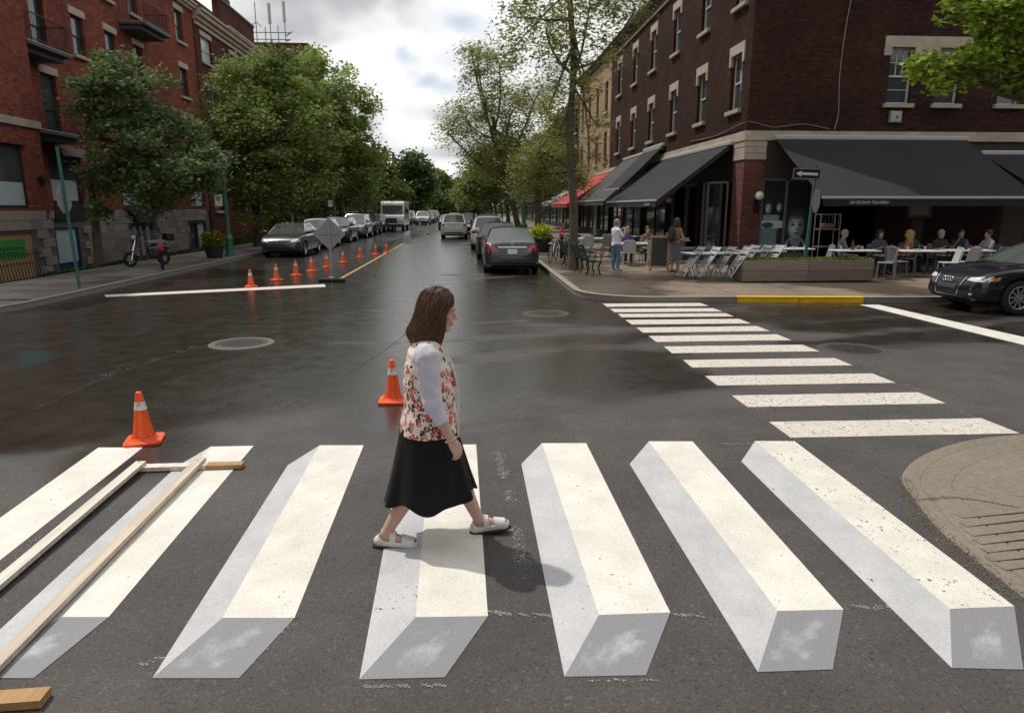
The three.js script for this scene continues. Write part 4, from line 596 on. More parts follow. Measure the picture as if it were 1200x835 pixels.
// ---------------------------------------------------------------- trees
const barkTex = tex(256, 512, (i, j) => { const n = fbm(i / 256 * 24, j / 512 * 8, 4, 5, 8), m = fbm(i / 256 * 5, j / 512 * 5, 3, 6, 5); const k = 0.4 + 0.9 * n; return [0.115 * k, 0.088 * k * (0.9 + 0.2 * m), 0.066 * k]; }); barkTex.repeat.set(1.5, 0.8);
const bark = M([1, 1, 1], 0.95, { map: barkTex, bumpMap: barkTex, bumpScale: 0.02 });
const leafMat = MP([1, 1, 1], 0.7, { vertexColors: true, transmission: 0.48, thickness: 0, side: THREE.DoubleSide, specularIntensity: 0.3 });
function leafMesh(leaves, asp = 1) {          // leaves: [x, y, z, size, r, g, b, ax, ay, az] flat list; each leaf is a folded blade
  const n = leaves.length / 10, pos = new Float32Array(n * 18), nor = new Float32Array(n * 18), col = new Float32Array(n * 18), uv = new Float32Array(n * 12);
  const a = new THREE.Vector3(), b = new THREE.Vector3(), c = new THREE.Vector3(), e1 = new THREE.Vector3(), e2 = new THREE.Vector3(), N = new THREE.Vector3(), E = new THREE.Euler(), R = new THREE.Matrix4();
  for (let i = 0; i < n; i++) {
    const o = i * 10, s = leaves[o + 3]; E.set(leaves[o + 7], leaves[o + 8], leaves[o + 9]); R.makeRotationFromEuler(E);
    const P = [[0, 0, -0.5], [0.36 * asp, 0.10 * asp, 0.02], [0, 0, 0.55], [-0.36 * asp, 0.10 * asp, 0.02]].map((p) => new THREE.Vector3(p[0] * s, p[1] * s, p[2] * s).applyMatrix4(R).add(a.set(leaves[o], leaves[o + 1], leaves[o + 2])));
    [[0, 1, 2], [0, 2, 3]].forEach((t, k) => {
      e1.subVectors(P[t[1]], P[t[0]]); e2.subVectors(P[t[2]], P[t[0]]); N.crossVectors(e1, e2).normalize();
      t.forEach((q, m) => { const w = i * 18 + k * 9 + m * 3; pos[w] = P[q].x; pos[w + 1] = P[q].y; pos[w + 2] = P[q].z; nor[w] = N.x; nor[w + 1] = N.y; nor[w + 2] = N.z; col[w] = leaves[o + 4]; col[w + 1] = leaves[o + 5]; col[w + 2] = leaves[o + 6]; });
    });
  }
  const g = new THREE.BufferGeometry(); g.setAttribute('position', new THREE.BufferAttribute(pos, 3)); g.setAttribute('normal', new THREE.BufferAttribute(nor, 3)); g.setAttribute('color', new THREE.BufferAttribute(col, 3)); g.setAttribute('uv', new THREE.BufferAttribute(uv, 2)); return g;
}
function tree(name, label, base, o) {        // o: trunk points (world), r, lobes [[x, y, z, r]], leaf size, clump counts, colours
  const R = rng(o.seed), t = thing(name, label, 'tree', base, 0, o.group), loc = (p) => [p[0] - base[0], p[1] - base[1], p[2] - base[2]];
  const tp = o.trunk.map(loc), L = tp.length, curve = new THREE.CatmullRomCurve3(tp.map(V)), rings = curve.getPoints(14);
  mesh('trunk', taperTube(rings.map((p, i) => [p.x + (R() - 0.5) * 0.03, p.y, p.z + (R() - 0.5) * 0.03]), rings.map((_, i) => (i === 0 ? o.r * 1.45 : i === 1 ? o.r * 1.12 : lerp(o.r, o.r * (o.tip ?? 0.5), i / 14))), 9), bark, t);
  const leaves = [], twigs = [];
  o.lobes.forEach((lb, li) => {
    const c = loc(lb), r = lb[3], q = o.forkFrom ? lerp(o.forkFrom, 1, R()) : lerp(0.55, 1, R()), s = curve.getPoint(q), m = new THREE.Vector3(lerp(s.x, c[0], 0.5) + (R() - 0.5) * r * 0.4, lerp(s.y, c[1], 0.42) - r * 0.1 * R(), lerp(s.z, c[2], 0.5) + (R() - 0.5) * r * 0.4);
    const lc = new THREE.CatmullRomCurve3([s, m, V(c), new THREE.Vector3(c[0] + (R() - 0.5) * r, c[1] + r * 0.6 * R(), c[2] + (R() - 0.5) * r)]), lp = lc.getPoints(8), lr = o.r * lerp(0.3, 0.5, R()) * (o.limb ?? 1);
    mesh('limb', taperTube(lp, lp.map((_, i) => lerp(lr, lr * 0.22, i / 8)), 6), bark, t);
    const nC = Math.round(o.clumps * Math.pow(r / o.meanR, 1.6));
    for (let k = 0; k < nC; k++) {
      let u = R() * 2 - 1, a = R() * 6.283, d = Math.cbrt(lerp(0.12, 1, R())), w = Math.sqrt(1 - u * u), wob = 0.82 + 0.36 * fbm3(u * 2 + li, Math.cos(a) * w * 2, Math.sin(a) * w * 2, 2);
      const cc = [c[0] + Math.cos(a) * w * d * r * wob, c[1] + u * d * r * wob * (o.flat ?? 0.9), c[2] + Math.sin(a) * w * d * r * wob], rc = o.clumpR * (0.6 + 0.8 * R()), tone = 0.62 + 0.76 * R(), hue = R();
      if (k % (o.twigEvery ?? 4) === 0) { const p0 = lc.getPoint(0.4 + 0.6 * R()); twigs.push(rod([p0.x, p0.y, p0.z], cc, lr * 0.13, lr * 0.05, 4)); }
      const nl = Math.round(o.perClump * (0.6 + 0.8 * R()));
      for (let j = 0; j < nl; j++) {
        const g1 = R() + R() + R() - 1.5, g2 = R() + R() + R() - 1.5, g3 = R() + R() + R() - 1.5, v = tone * (0.75 + 0.5 * R()), h = clamp(hue * 0.6 + R() * 0.4);
        const C = o.colors; leaves.push(cc[0] + g1 * rc * 1.1, cc[1] + g2 * rc * 0.75, cc[2] + g3 * rc * 1.1, o.leaf * (0.45 + 1.1 * R()), lerp(C[0][0], C[1][0], h) * v, lerp(C[0][1], C[1][1], h) * v, lerp(C[0][2], C[1][2], h) * v, (R() - 0.5) * 1.9, R() * 6.283, (R() - 0.5) * 1.9);
      }
    }
  });
  if (twigs.length) mesh('twigs', twigs, bark, t);
  const cr = mesh('crown', leafMesh(leaves, o.aspect), leafMat, t); return t;
}
const PXL = (z, list) => list.map(([px, py, r, dz = 0]) => { const p = WZ(px, py, z + dz), k = (Math.abs(z + dz) * Math.cos(PITCH) + 0.3) / FPX; return [p[0], p[1], p[2], r * k]; });
const maple = [[0.17, 0.25, 0.06], [0.33, 0.395, 0.12]], locust = [[0.24, 0.27, 0.075], [0.38, 0.39, 0.13]], deep = [[0.075, 0.14, 0.04], [0.14, 0.205, 0.065]], fresh = [[0.20, 0.31, 0.03], [0.33, 0.43, 0.06]], softGreen = [[0.13, 0.19, 0.042], [0.22, 0.26, 0.065]];
// left side
tree('maple_tree', 'round leafy maple in front of the red brick house', [-12.75, 0.05, -24.6], { seed: 11, r: 0.16, trunk: [[-12.75, 0.0, -24.6], [-12.7, 1.6, -24.6], [-12.6, 3.4, -24.5], [-12.4, 5.2, -24.4]], meanR: 1.35, clumps: 38, perClump: 92, clumpR: 0.34, leaf: 0.12, colors: [[0.11, 0.18, 0.06], [0.25, 0.32, 0.13]],
  lobes: PXL(-24.4, [[130, 92, 34], [162, 120, 42], [112, 118, 24, 0.8], [200, 168, 38], [150, 165, 42, 0.8], [243, 190, 27], [190, 205, 38, 0.6], [225, 202, 30, 0.8], [150, 212, 30, 0.4], [118, 205, 22, 0.4], [150, 150, 38, -1.0], [118, 245, 13, 0.3], [175, 235, 20, 0.3]]) });
tree('street_tree', 'large spreading street tree rising beside the dark brick house', [-10.9, 0.1, -37], { seed: 12, r: 0.27, group: 'big street trees', trunk: [[-10.9, 0.05, -37], [-10.95, 2.2, -37], [-11.2, 4.5, -36.9], [-11.4, 7.5, -36.8]], meanR: 2.2, clumps: 58, perClump: 100, clumpR: 0.52, leaf: 0.15, colors: maple,
  lobes: PXL(-37, [[302, 102, 40], [280, 130, 40, 1], [335, 110, 48, -1], [268, 165, 34, 0.6], [315, 160, 50, 1.2], [355, 160, 42], [285, 200, 40], [330, 215, 40, 1], [260, 195, 24], [300, 235, 28, 0.5], [365, 205, 34, 0.8], [325, 80, 22]]) });
tree('street_tree', 'large dense street tree above the row of parked cars', [-11.4, 0.1, -57], { seed: 13, r: 0.28, group: 'big street trees', trunk: [[-11.4, 0.05, -57], [-11.4, 2.5, -57], [-11.3, 5, -57], [-11.2, 9, -57]], meanR: 2.9, clumps: 58, perClump: 92, clumpR: 0.66, leaf: 0.2, colors: maple,
  lobes: PXL(-57, [[375, 100, 40], [405, 125, 34], [350, 90, 30, -1], [415, 165, 28], [385, 160, 42, 1], [365, 195, 40], [405, 205, 36], [380, 235, 24], [425, 195, 22], [420, 228, 20], [345, 230, 22, 1]]) });
tree('street_tree', 'small dark street tree between the dark house and the porches', [-11.2, 0.1, -62], { seed: 14, r: 0.22, group: 'big street trees', trunk: [[-11.2, 0.05, -62], [-11.1, 3, -62], [-11, 7, -62]], meanR: 2.6, clumps: 46, perClump: 34, clumpR: 0.75, leaf: 0.3, colors: deep, lobes: PXL(-62, [[400, 215, 26], [425, 215, 24], [370, 215, 28, -2], [340, 220, 28, -3], [300, 220, 26, -4], [270, 225, 24, -5]]) });
tree('street_tree', 'bright green tree behind the white delivery truck', [-11.4, 0.1, -78], { seed: 15, r: 0.24, group: 'big street trees', trunk: [[-11.4, 0.05, -78], [-11.2, 3, -78], [-11, 7.5, -78]], meanR: 2.5, clumps: 46, perClump: 34, clumpR: 0.75, leaf: 0.34, colors: softGreen, lobes: PXL(-78, [[445, 190, 20], [455, 212, 20], [435, 215, 22], [428, 190, 18], [465, 228, 14], [440, 238, 14]]) });
tree('far_tree', 'tall dark tree standing alone at the end of the street', [-11, 0, -105], { seed: 16, r: 0.35, trunk: [[-11, 0.0, -105], [-10.9, 4, -105], [-10.8, 10, -105]], meanR: 2.2, clumps: 40, perClump: 34, clumpR: 0.8, leaf: 0.42, colors: deep, lobes: PXL(-105, [[484, 190, 15], [496, 196, 12], [474, 200, 12], [488, 212, 17], [476, 222, 14], [498, 218, 12], [486, 234, 14]]) });
[[512, 214, 16, -150, softGreen], [527, 222, 14, -165, deep], [545, 224, 14, -170, maple], [505, 230, 12, -140, softGreen], [560, 222, 16, -160, deep], [535, 232, 11, -145, maple], [470, 232, 10, -130, deep], [520, 236, 9, -138, deep], [455, 236, 11, -125, maple]].forEach(([px, py, r, z, col], i) => {
  const c = PXL(z, [[px, py, r]])[0], R = rng(60 + i), base = [c[0], 0, c[2]];
  tree('far_tree', 'hazy green tree closing the far end of the street', base, { seed: 30 + i, r: 0.3, group: 'trees closing the street', trunk: [base, [c[0], 2, c[2]], [c[0], c[1], c[2]]], meanR: 2, clumps: 34, perClump: 26, clumpR: 1.0, leaf: 0.62, colors: col, twigEvery: 50,
    lobes: [[c[0], c[1], c[2], c[3]], [c[0] - c[3] * 0.7, c[1] - c[3] * 0.4, c[2], c[3] * 0.7], [c[0] + c[3] * 0.7, c[1] - c[3] * 0.5, c[2], c[3] * 0.75], [c[0], Math.max(c[1] - c[3] * 1.1, 1.6), c[2], c[3] * 0.8]] });
});
{ // far wood on rising ground beyond the end of the street
  const R = rng(77), lv = []; for (let k = 0; k < 700; k++) { const x = -80 + R() * 170, z = -215 - R() * 90, hgt = 5 + 5 * fbm(x * 0.04, z * 0.04, 3, 3) + (Math.abs(x + 6) > 9 ? 3 : 0), cy = R() * hgt, tone = 0.7 + 0.5 * R(); for (let j = 0; j < 34; j++) lv.push(x + (R() + R() - 1) * 3.4, cy + (R() + R() - 1) * 2.4, z + (R() + R() - 1) * 3, 0.8 + R() * 0.9, 0.10 * tone, 0.155 * tone, 0.045 * tone, (R() - 0.5) * 2, R() * 6.28, (R() - 0.5) * 2); }
  const o = mesh('far_wood', leafMesh(lv), leafMat); o.userData = { kind: 'stuff', label: 'distant wooded rise beyond the end of the street', category: 'wood' };
}
// right side: feathery honey locusts
tree('locust_tree', 'tall locust tree with bare trunk beside the green bench', [3.4, 0.12, -22.1], { seed: 21, r: 0.15, tip: 0.55, forkFrom: 0.62, limb: 0.75, group: 'locust trees along the right kerb', trunk: [[3.4, 0.1, -22.1], [3.36, 2.2, -22.1], [3.22, 4.4, -22.1], [3.3, 6.6, -22.2], [3.1, 8.6, -22.2]], meanR: 1.2, clumps: 34, perClump: 46, clumpR: 0.42, leaf: 0.125, aspect: 0.5, colors: locust, twigEvery: 2,
  lobes: PXL(-22.1, [[640, 35, 42], [690, 15, 45], [745, 8, 26, 0.5], [610, 20, 28], [660, 80, 30, 0.6], [600, 60, 20], [712, 60, 22, -0.5], [650, -30, 60], [720, -40, 60], [690, 110, 18, 0.5], [640, 130, 18, -0.5], [700, 148, 17, 0.3], [690, 185, 14, 0.6], [655, 160, 14]]) });
tree('locust_tree', 'leaning locust tree with its crown over the parked cars', [3.3, 0.12, -43], { seed: 22, r: 0.2, tip: 0.6, forkFrom: 0.5, group: 'locust trees along the right kerb', trunk: [[3.3, 0.1, -43], [2.75, 2.4, -43], [2.0, 4.4, -43], [1.6, 7.4, -43]], meanR: 1.8, clumps: 56, perClump: 62, clumpR: 0.6, leaf: 0.16, aspect: 0.5, colors: locust, twigEvery: 2,
  lobes: PXL(-43, [[570, 110, 30], [600, 130, 32], [545, 140, 24], [525, 155, 14], [580, 165, 36, 1], [620, 170, 30], [558, 190, 26], [600, 205, 28], [560, 75, 20], [585, 75, 18], [630, 110, 22], [552, 60, 10], [640, 200, 24]]) });
tree('locust_tree', 'locust tree with short trunk behind the parked sedan and planter', [3.4, 0.12, -34], { seed: 23, r: 0.18, tip: 0.6, forkFrom: 0.55, group: 'locust trees along the right kerb', trunk: [[3.4, 0.1, -34], [3.45, 2, -34], [3.4, 3.6, -34], [3.6, 5.2, -34]], meanR: 1.3, clumps: 46, perClump: 56, clumpR: 0.48, leaf: 0.14, aspect: 0.5, colors: locust, twigEvery: 2, lobes: PXL(-34, [[625, 185, 24], [650, 170, 26], [668, 200, 24], [640, 210, 24], [612, 215, 18], [655, 130, 22], [684, 215, 14], [640, 230, 12]]) });
[[58, 576, 205, 24, softGreen], [70, 562, 215, 20, locust], [84, 552, 220, 17, softGreen], [98, 572, 222, 18, locust]].forEach(([s, px, py, r, col], i) => {
  const c = PXL(-s, [[px, py, r]])[0], base = [3.4, 0.12, -s]; tree('locust_tree', 'locust tree far up the right kerb', base, { seed: 50 + i, r: 0.2, group: 'distant locust trees on the right', trunk: [base, [3.3, 2.2, -s], [3, 5, -s]], meanR: 1.6, clumps: 44, perClump: 34, clumpR: 0.7, leaf: 0.26, colors: col, twigEvery: 8, lobes: [[c[0], c[1], c[2], c[3]], [c[0] + 1.6, c[1] + 0.8, c[2], c[3]], [c[0] + 3.2, c[1], c[2], c[3]], [c[0] + 1, c[1] + 2, c[2], c[3] * 0.9], [c[0] - 0.8, c[1] - 1, c[2], c[3] * 0.8]] });
});
// tree standing right of the frame, its branches reach over the corner
tree('maple_tree', 'sunlit bright green branches reaching in before the brown brick wall', [16.6, 0.1, -16.2], { seed: 24, r: 0.17, tip: 0.6, forkFrom: 0.5, trunk: [[16.6, 0.1, -16.2], [16.6, 2.2, -16.2], [16.4, 4.4, -16.2], [16.2, 6.4, -16.2]], meanR: 0.9, clumps: 40, perClump: 38, clumpR: 0.27, leaf: 0.135, colors: fresh, flat: 0.6, twigEvery: 3,
  lobes: PXL(-16.0, [[1085, 82, 18], [1130, 85, 30], [1165, 70, 34], [1180, 20, 36], [1130, 5, 24, 0.4], [1205, 95, 26], [1230, 40, 60], [1260, 100, 60], [1300, 0, 90], [1215, -60, 70], [1380, 60, 80]]) });

// ---------------------------------------------------------------- vehicles
const csg = new Evaluator(); csg.useGroups = false; csg.attributes = ['position', 'normal', 'uv'];
const carGlass = MP([0.075, 0.088, 0.082], 0.04, { ior: 1.7 }), rubber = M([0.012, 0.012, 0.012], 0.85), blackPlastic = M([0.014, 0.014, 0.015], 0.6), chrome = M([0.7, 0.7, 0.7], 0.18, { metalness: 1 }), alloy = M([0.46, 0.46, 0.47], 0.35, { metalness: 0.85 }), lampGlass = MP([0.62, 0.64, 0.66], 0.12, { clearcoat: 1 }), tailRed = MP([0.36, 0.012, 0.014], 0.15, { clearcoat: 1 }), plateMat = M([0.62, 0.64, 0.66], 0.5), amber = MP([0.6, 0.2, 0.02], 0.2);
const paint = (c, metal = 0.35, r = 0.34) => MP(c, r, { metalness: metal, clearcoat: 1, clearcoatRoughness: 0.04 });
function interp(P, x) { if (x <= P[0][0]) return P[0][1]; for (let i = 0; i + 1 < P.length; i++) if (x <= P[i + 1][0]) { const t = (x - P[i][0]) / (P[i + 1][0] - P[i][0]); return lerp(P[i][1], P[i + 1][1], t); } return P[P.length - 1][1]; }
function smoothP(P, n = 40) { const c = new THREE.CatmullRomCurve3(P.map(([x, y]) => new THREE.Vector3(x, y, 0)), false, 'catmullrom', 0.3).getPoints(n); return c.map((p) => [p.x, p.y]); }
function wheelGeo(r, w, spokes) {
  const tyre = lathe([[r * 0.66, -w / 2 + 0.01], [r * 0.9, -w / 2], [r * 0.985, -w / 2 + 0.025], [r, -w / 4], [r, w / 4], [r * 0.985, w / 2 - 0.025], [r * 0.9, w / 2], [r * 0.66, w / 2 - 0.01]], 26); tyre.rotateX(Math.PI / 2);
  const R = [lathe([[r * 0.60, w / 2 - 0.05], [r * 0.64, w / 2 - 0.008], [r * 0.685, w / 2 - 0.006], [r * 0.68, w / 2 - 0.06]], 26), cyl(r * 0.14, r * 0.13, 0.03, 0, w / 2 - 0.035, 0, 12)];
  for (let i = 0; i < spokes; i++) { const g = new THREE.BoxGeometry(r * 0.56, 0.022, r * (spokes > 8 ? 0.11 : 0.17)); g.translate(r * 0.37, w / 2 - 0.04, 0); g.rotateY(i / spokes * 6.2832); R.push(plain(g)); }
  const rim = merge(R); rim.rotateX(Math.PI / 2); const disc = cyl(r * 0.63, r * 0.63, 0.02, 0, w / 2 - 0.10, 0, 20); disc.rotateX(Math.PI / 2); return { tyre, rim, disc };
}
const carCache = {};
function carShapes(key, s) {
  if (carCache[key]) return carCache[key];
  const hl = s.L / 2, W = s.W / 2, top = smoothP(s.top), plan = smoothP(s.plan), N = 46, pos = [], idx = [];
  const xs = Array.from({ length: N + 1 }, (_, i) => -hl * Math.cos(i / N * Math.PI)).map((x, i) => lerp(x, -hl + s.L * i / N, 0.45));
  const half = []; let K = 0;
  for (const x of xs) {
    const w = W * interp(plan, x), yt = interp(top, x), e = Math.max(0, Math.abs(x) - hl + 0.35) / 0.35, yb = lerp(s.clear, s.clear + 0.10, e * e), ys = Math.min(s.shoulder ?? 0.86, yt - 0.035), m = lerp(yb, ys, 0.55);
    const h = [[0, yb], [w * 0.84, yb], [w * 0.955, yb + 0.07], [w * 0.99, lerp(yb, m, 0.6)], [w, m], [w * 0.985, lerp(m, ys, 0.6)], [w * 0.955, ys - 0.01], [w * 0.90, lerp(ys, yt, 0.55)], [w * 0.80, lerp(ys, yt, 0.9)], [w * 0.45, yt + 0.012], [0, yt + 0.022]];
    const ring = [...h, ...h.slice(1, -1).reverse().map(([a, b]) => [-a, b])]; K = ring.length; for (const [z, y] of ring) pos.push(x, y, z);
  }
  for (let i = 0; i < N; i++) for (let k = 0; k < K; k++) { const a = i * K + k, b = i * K + (k + 1) % K, c = a + K, d = b + K; idx.push(a, c, b, b, c, d); }
  for (const [i, f] of [[0, 0], [N, 1]]) { const c0 = pos.length / 3; let yy = 0; for (let k = 0; k < K; k++) yy += pos[(i * K + k) * 3 + 1] / K; pos.push(xs[i] + (f ? 0.01 : -0.01), yy, 0); for (let k = 0; k < K; k++) { const a = i * K + k, b = i * K + (k + 1) % K; if (f) idx.push(a, c0, b); else idx.push(a, b, c0); } }
  let g = new THREE.BufferGeometry(); g.setAttribute('position', new THREE.Float32BufferAttribute(pos, 3)); g.setAttribute('uv', new THREE.Float32BufferAttribute(new Float32Array(pos.length / 3 * 2), 2)); g.setIndex(idx); g.computeVertexNormals();
  let br = new Brush(g); br.updateMatrixWorld();
  for (const wx of [s.wf, s.wr]) for (const sd of [-1, 1]) { const c = new THREE.CylinderGeometry(s.wheel + 0.065, s.wheel + 0.065, 0.34, 24); c.rotateX(Math.PI / 2); const q = new Brush(c); q.position.set(wx, s.wheel + 0.01, sd * (W - 0.10)); q.updateMatrixWorld(); br = csg.evaluate(br, q, SUBTRACTION); br.updateMatrixWorld(); }
  const body = plain(br.geometry.clone()), tm = new THREE.Mesh(body, new THREE.MeshBasicMaterial({ side: THREE.DoubleSide })), rc = new THREE.Raycaster();
  const cast = (dir, u, v) => { for (let k = 0; k < 12; k++) { const o = dir[0] === 'x' ? new THREE.Vector3(dir[1] === '+' ? 6 : -6, v, u) : new THREE.Vector3(u, v, dir[1] === '+' ? 6 : -6), d = dir[0] === 'x' ? new THREE.Vector3(dir[1] === '+' ? -1 : 1, 0, 0) : new THREE.Vector3(0, 0, dir[1] === '+' ? -1 : 1); rc.set(o, d); const h = rc.intersectObject(tm)[0]; if (h) return h.point; u *= 0.985; v = lerp(v, 0.6, 0.03); } return new THREE.Vector3(dir[0] === 'x' ? (dir[1] === '+' ? hl : -hl) : u, v, dir[0] === 'x' ? u : W); };
  const memo = {}, patch = (dir, q, off = 0.008, nu = 6, nv = 4) => memo[[dir, q, off, nu, nv].join()] ??= grid(nu, nv, (a, b) => { const u = lerp(lerp(q[0][0], q[1][0], a), lerp(q[3][0], q[2][0], a), b), v = lerp(lerp(q[0][1], q[1][1], a), lerp(q[3][1], q[2][1], a), b), p = cast(dir, u, v), sg = dir[1] === '+' ? off : -off; return dir[0] === 'x' ? [p.x + sg, p.y, p.z] : [p.x, p.y, p.z + sg]; }, false);
  const C = s.cab, yv = (v) => lerp(C.y0, C.y1, v), wv = (v) => lerp(C.w0, C.w1, Math.pow(v, 1.25)), xfv = (v) => lerp(C.f0, C.f1, Math.pow(v, 0.92)), xrv = (v) => lerp(C.r0, C.r1, Math.pow(v, 0.9)), cr = 0.05;
  const F = (a, v, o = 0) => [xfv(v) + lerp(0.13, 0.05, v) * (1 - a * a) + o, yv(v) + cr * (1 - a * a) * v + o * 0.6, a * wv(v)], Rr = (a, v, o = 0) => [xrv(v) - lerp(0.10, 0.04, v) * (1 - a * a) - o, yv(v) + cr * (1 - a * a) * v + o * 0.6, a * wv(v)], S = (b, v, sd, o = 0) => [lerp(xrv(v), xfv(v), b), yv(v), sd * (wv(v) + 0.02 * Math.sin(Math.PI * b) + o)];
  const cabin = merge([grid(8, 5, (a, v) => F(a * 2 - 1, v), false), grid(8, 5, (a, v) => Rr(a * 2 - 1, v), false), grid(10, 5, (b, v) => S(b, v, 1), false), grid(10, 5, (b, v) => S(b, v, -1), false), grid(8, 10, (a, b) => { const A = a * 2 - 1, x0 = xrv(1) - 0.04 * (1 - A * A), x1 = xfv(1) + 0.05 * (1 - A * A); return [lerp(x0, x1, b), C.y1 + cr * (1 - A * A) + 0.025 * Math.sin(Math.PI * b) * (1 - A * A), A * (C.w1 + 0.02 * Math.sin(Math.PI * b))]; }, false)]);
  const shapes = { body, cabin, patch, windshield: grid(8, 5, (a, v) => F((a * 2 - 1) * 0.9, lerp(0.03, 0.93, v), 0.007), false), rear: grid(8, 5, (a, v) => Rr((a * 2 - 1) * 0.86, lerp(s.rearLow ?? 0.08, 0.92, v), 0.007), false), side: (b0, b1, sd) => memo['s' + [b0, b1, sd].join()] ??= grid(5, 4, (b, v) => S(lerp(b0, b1, b), lerp(0.05, 0.87, v), sd, 0.006), false), wheel: wheelGeo(s.wheel, 0.21, s.spokes ?? 5), S };
  return (carCache[key] = shapes);
}
const sedan = { L: 4.75, W: 1.82, clear: 0.2, wheel: 0.325, wf: 1.45, wr: -1.35, shoulder: 0.88, top: [[-2.375, 0.66], [-2.33, 0.90], [-2.2, 1.02], [-1.7, 1.045], [-1.0, 1.0], [0.8, 0.985], [1.0, 0.985], [1.6, 0.93], [2.05, 0.83], [2.28, 0.70], [2.375, 0.52]], plan: [[-2.375, 0.74], [-2.28, 0.88], [-2.05, 0.96], [-1.4, 1.0], [1.2, 1.0], [1.9, 0.95], [2.2, 0.85], [2.375, 0.66]], cab: { y0: 0.97, y1: 1.40, w0: 0.80, w1: 0.60, f0: 1.15, f1: 0.28, r0: -1.72, r1: -0.95 }, sideWin: [[0.13, 0.47], [0.50, 0.85]] };
const hatch = { L: 4.2, W: 1.76, clear: 0.2, wheel: 0.315, wf: 1.3, wr: -1.28, shoulder: 0.9, top: [[-2.1, 0.7], [-2.07, 0.95], [-1.95, 1.02], [-1.2, 1.02], [0.8, 1.0], [1.1, 0.98], [1.6, 0.90], [1.9, 0.80], [2.04, 0.68], [2.1, 0.5]], plan: [[-2.1, 0.8], [-2.02, 0.92], [-1.7, 0.98], [-1.0, 1.0], [1.0, 1.0], [1.6, 0.95], [1.95, 0.84], [2.1, 0.66]], cab: { y0: 0.98, y1: 1.46, w0: 0.79, w1: 0.61, f0: 1.2, f1: 0.35, r0: -2.0, r1: -1.6 }, sideWin: [[0.08, 0.46], [0.49, 0.84]] };
const suv = { L: 4.55, W: 1.85, clear: 0.25, wheel: 0.36, wf: 1.4, wr: -1.3, shoulder: 1.0, top: [[-2.275, 0.8], [-2.25, 1.05], [-2.15, 1.1], [-1.2, 1.1], [0.9, 1.09], [1.2, 1.07], [1.75, 1.0], [2.1, 0.9], [2.23, 0.75], [2.275, 0.55]], plan: [[-2.275, 0.84], [-2.2, 0.94], [-1.9, 0.98], [-1.0, 1.0], [1.2, 1.0], [1.9, 0.95], [2.15, 0.86], [2.275, 0.68]], cab: { y0: 1.06, y1: 1.62, w0: 0.83, w1: 0.65, f0: 1.3, f1: 0.5, r0: -2.2, r1: -1.85 }, sideWin: [[0.06, 0.28], [0.31, 0.58], [0.61, 0.86]] };
const TYPES = { sedan, hatch, suv };
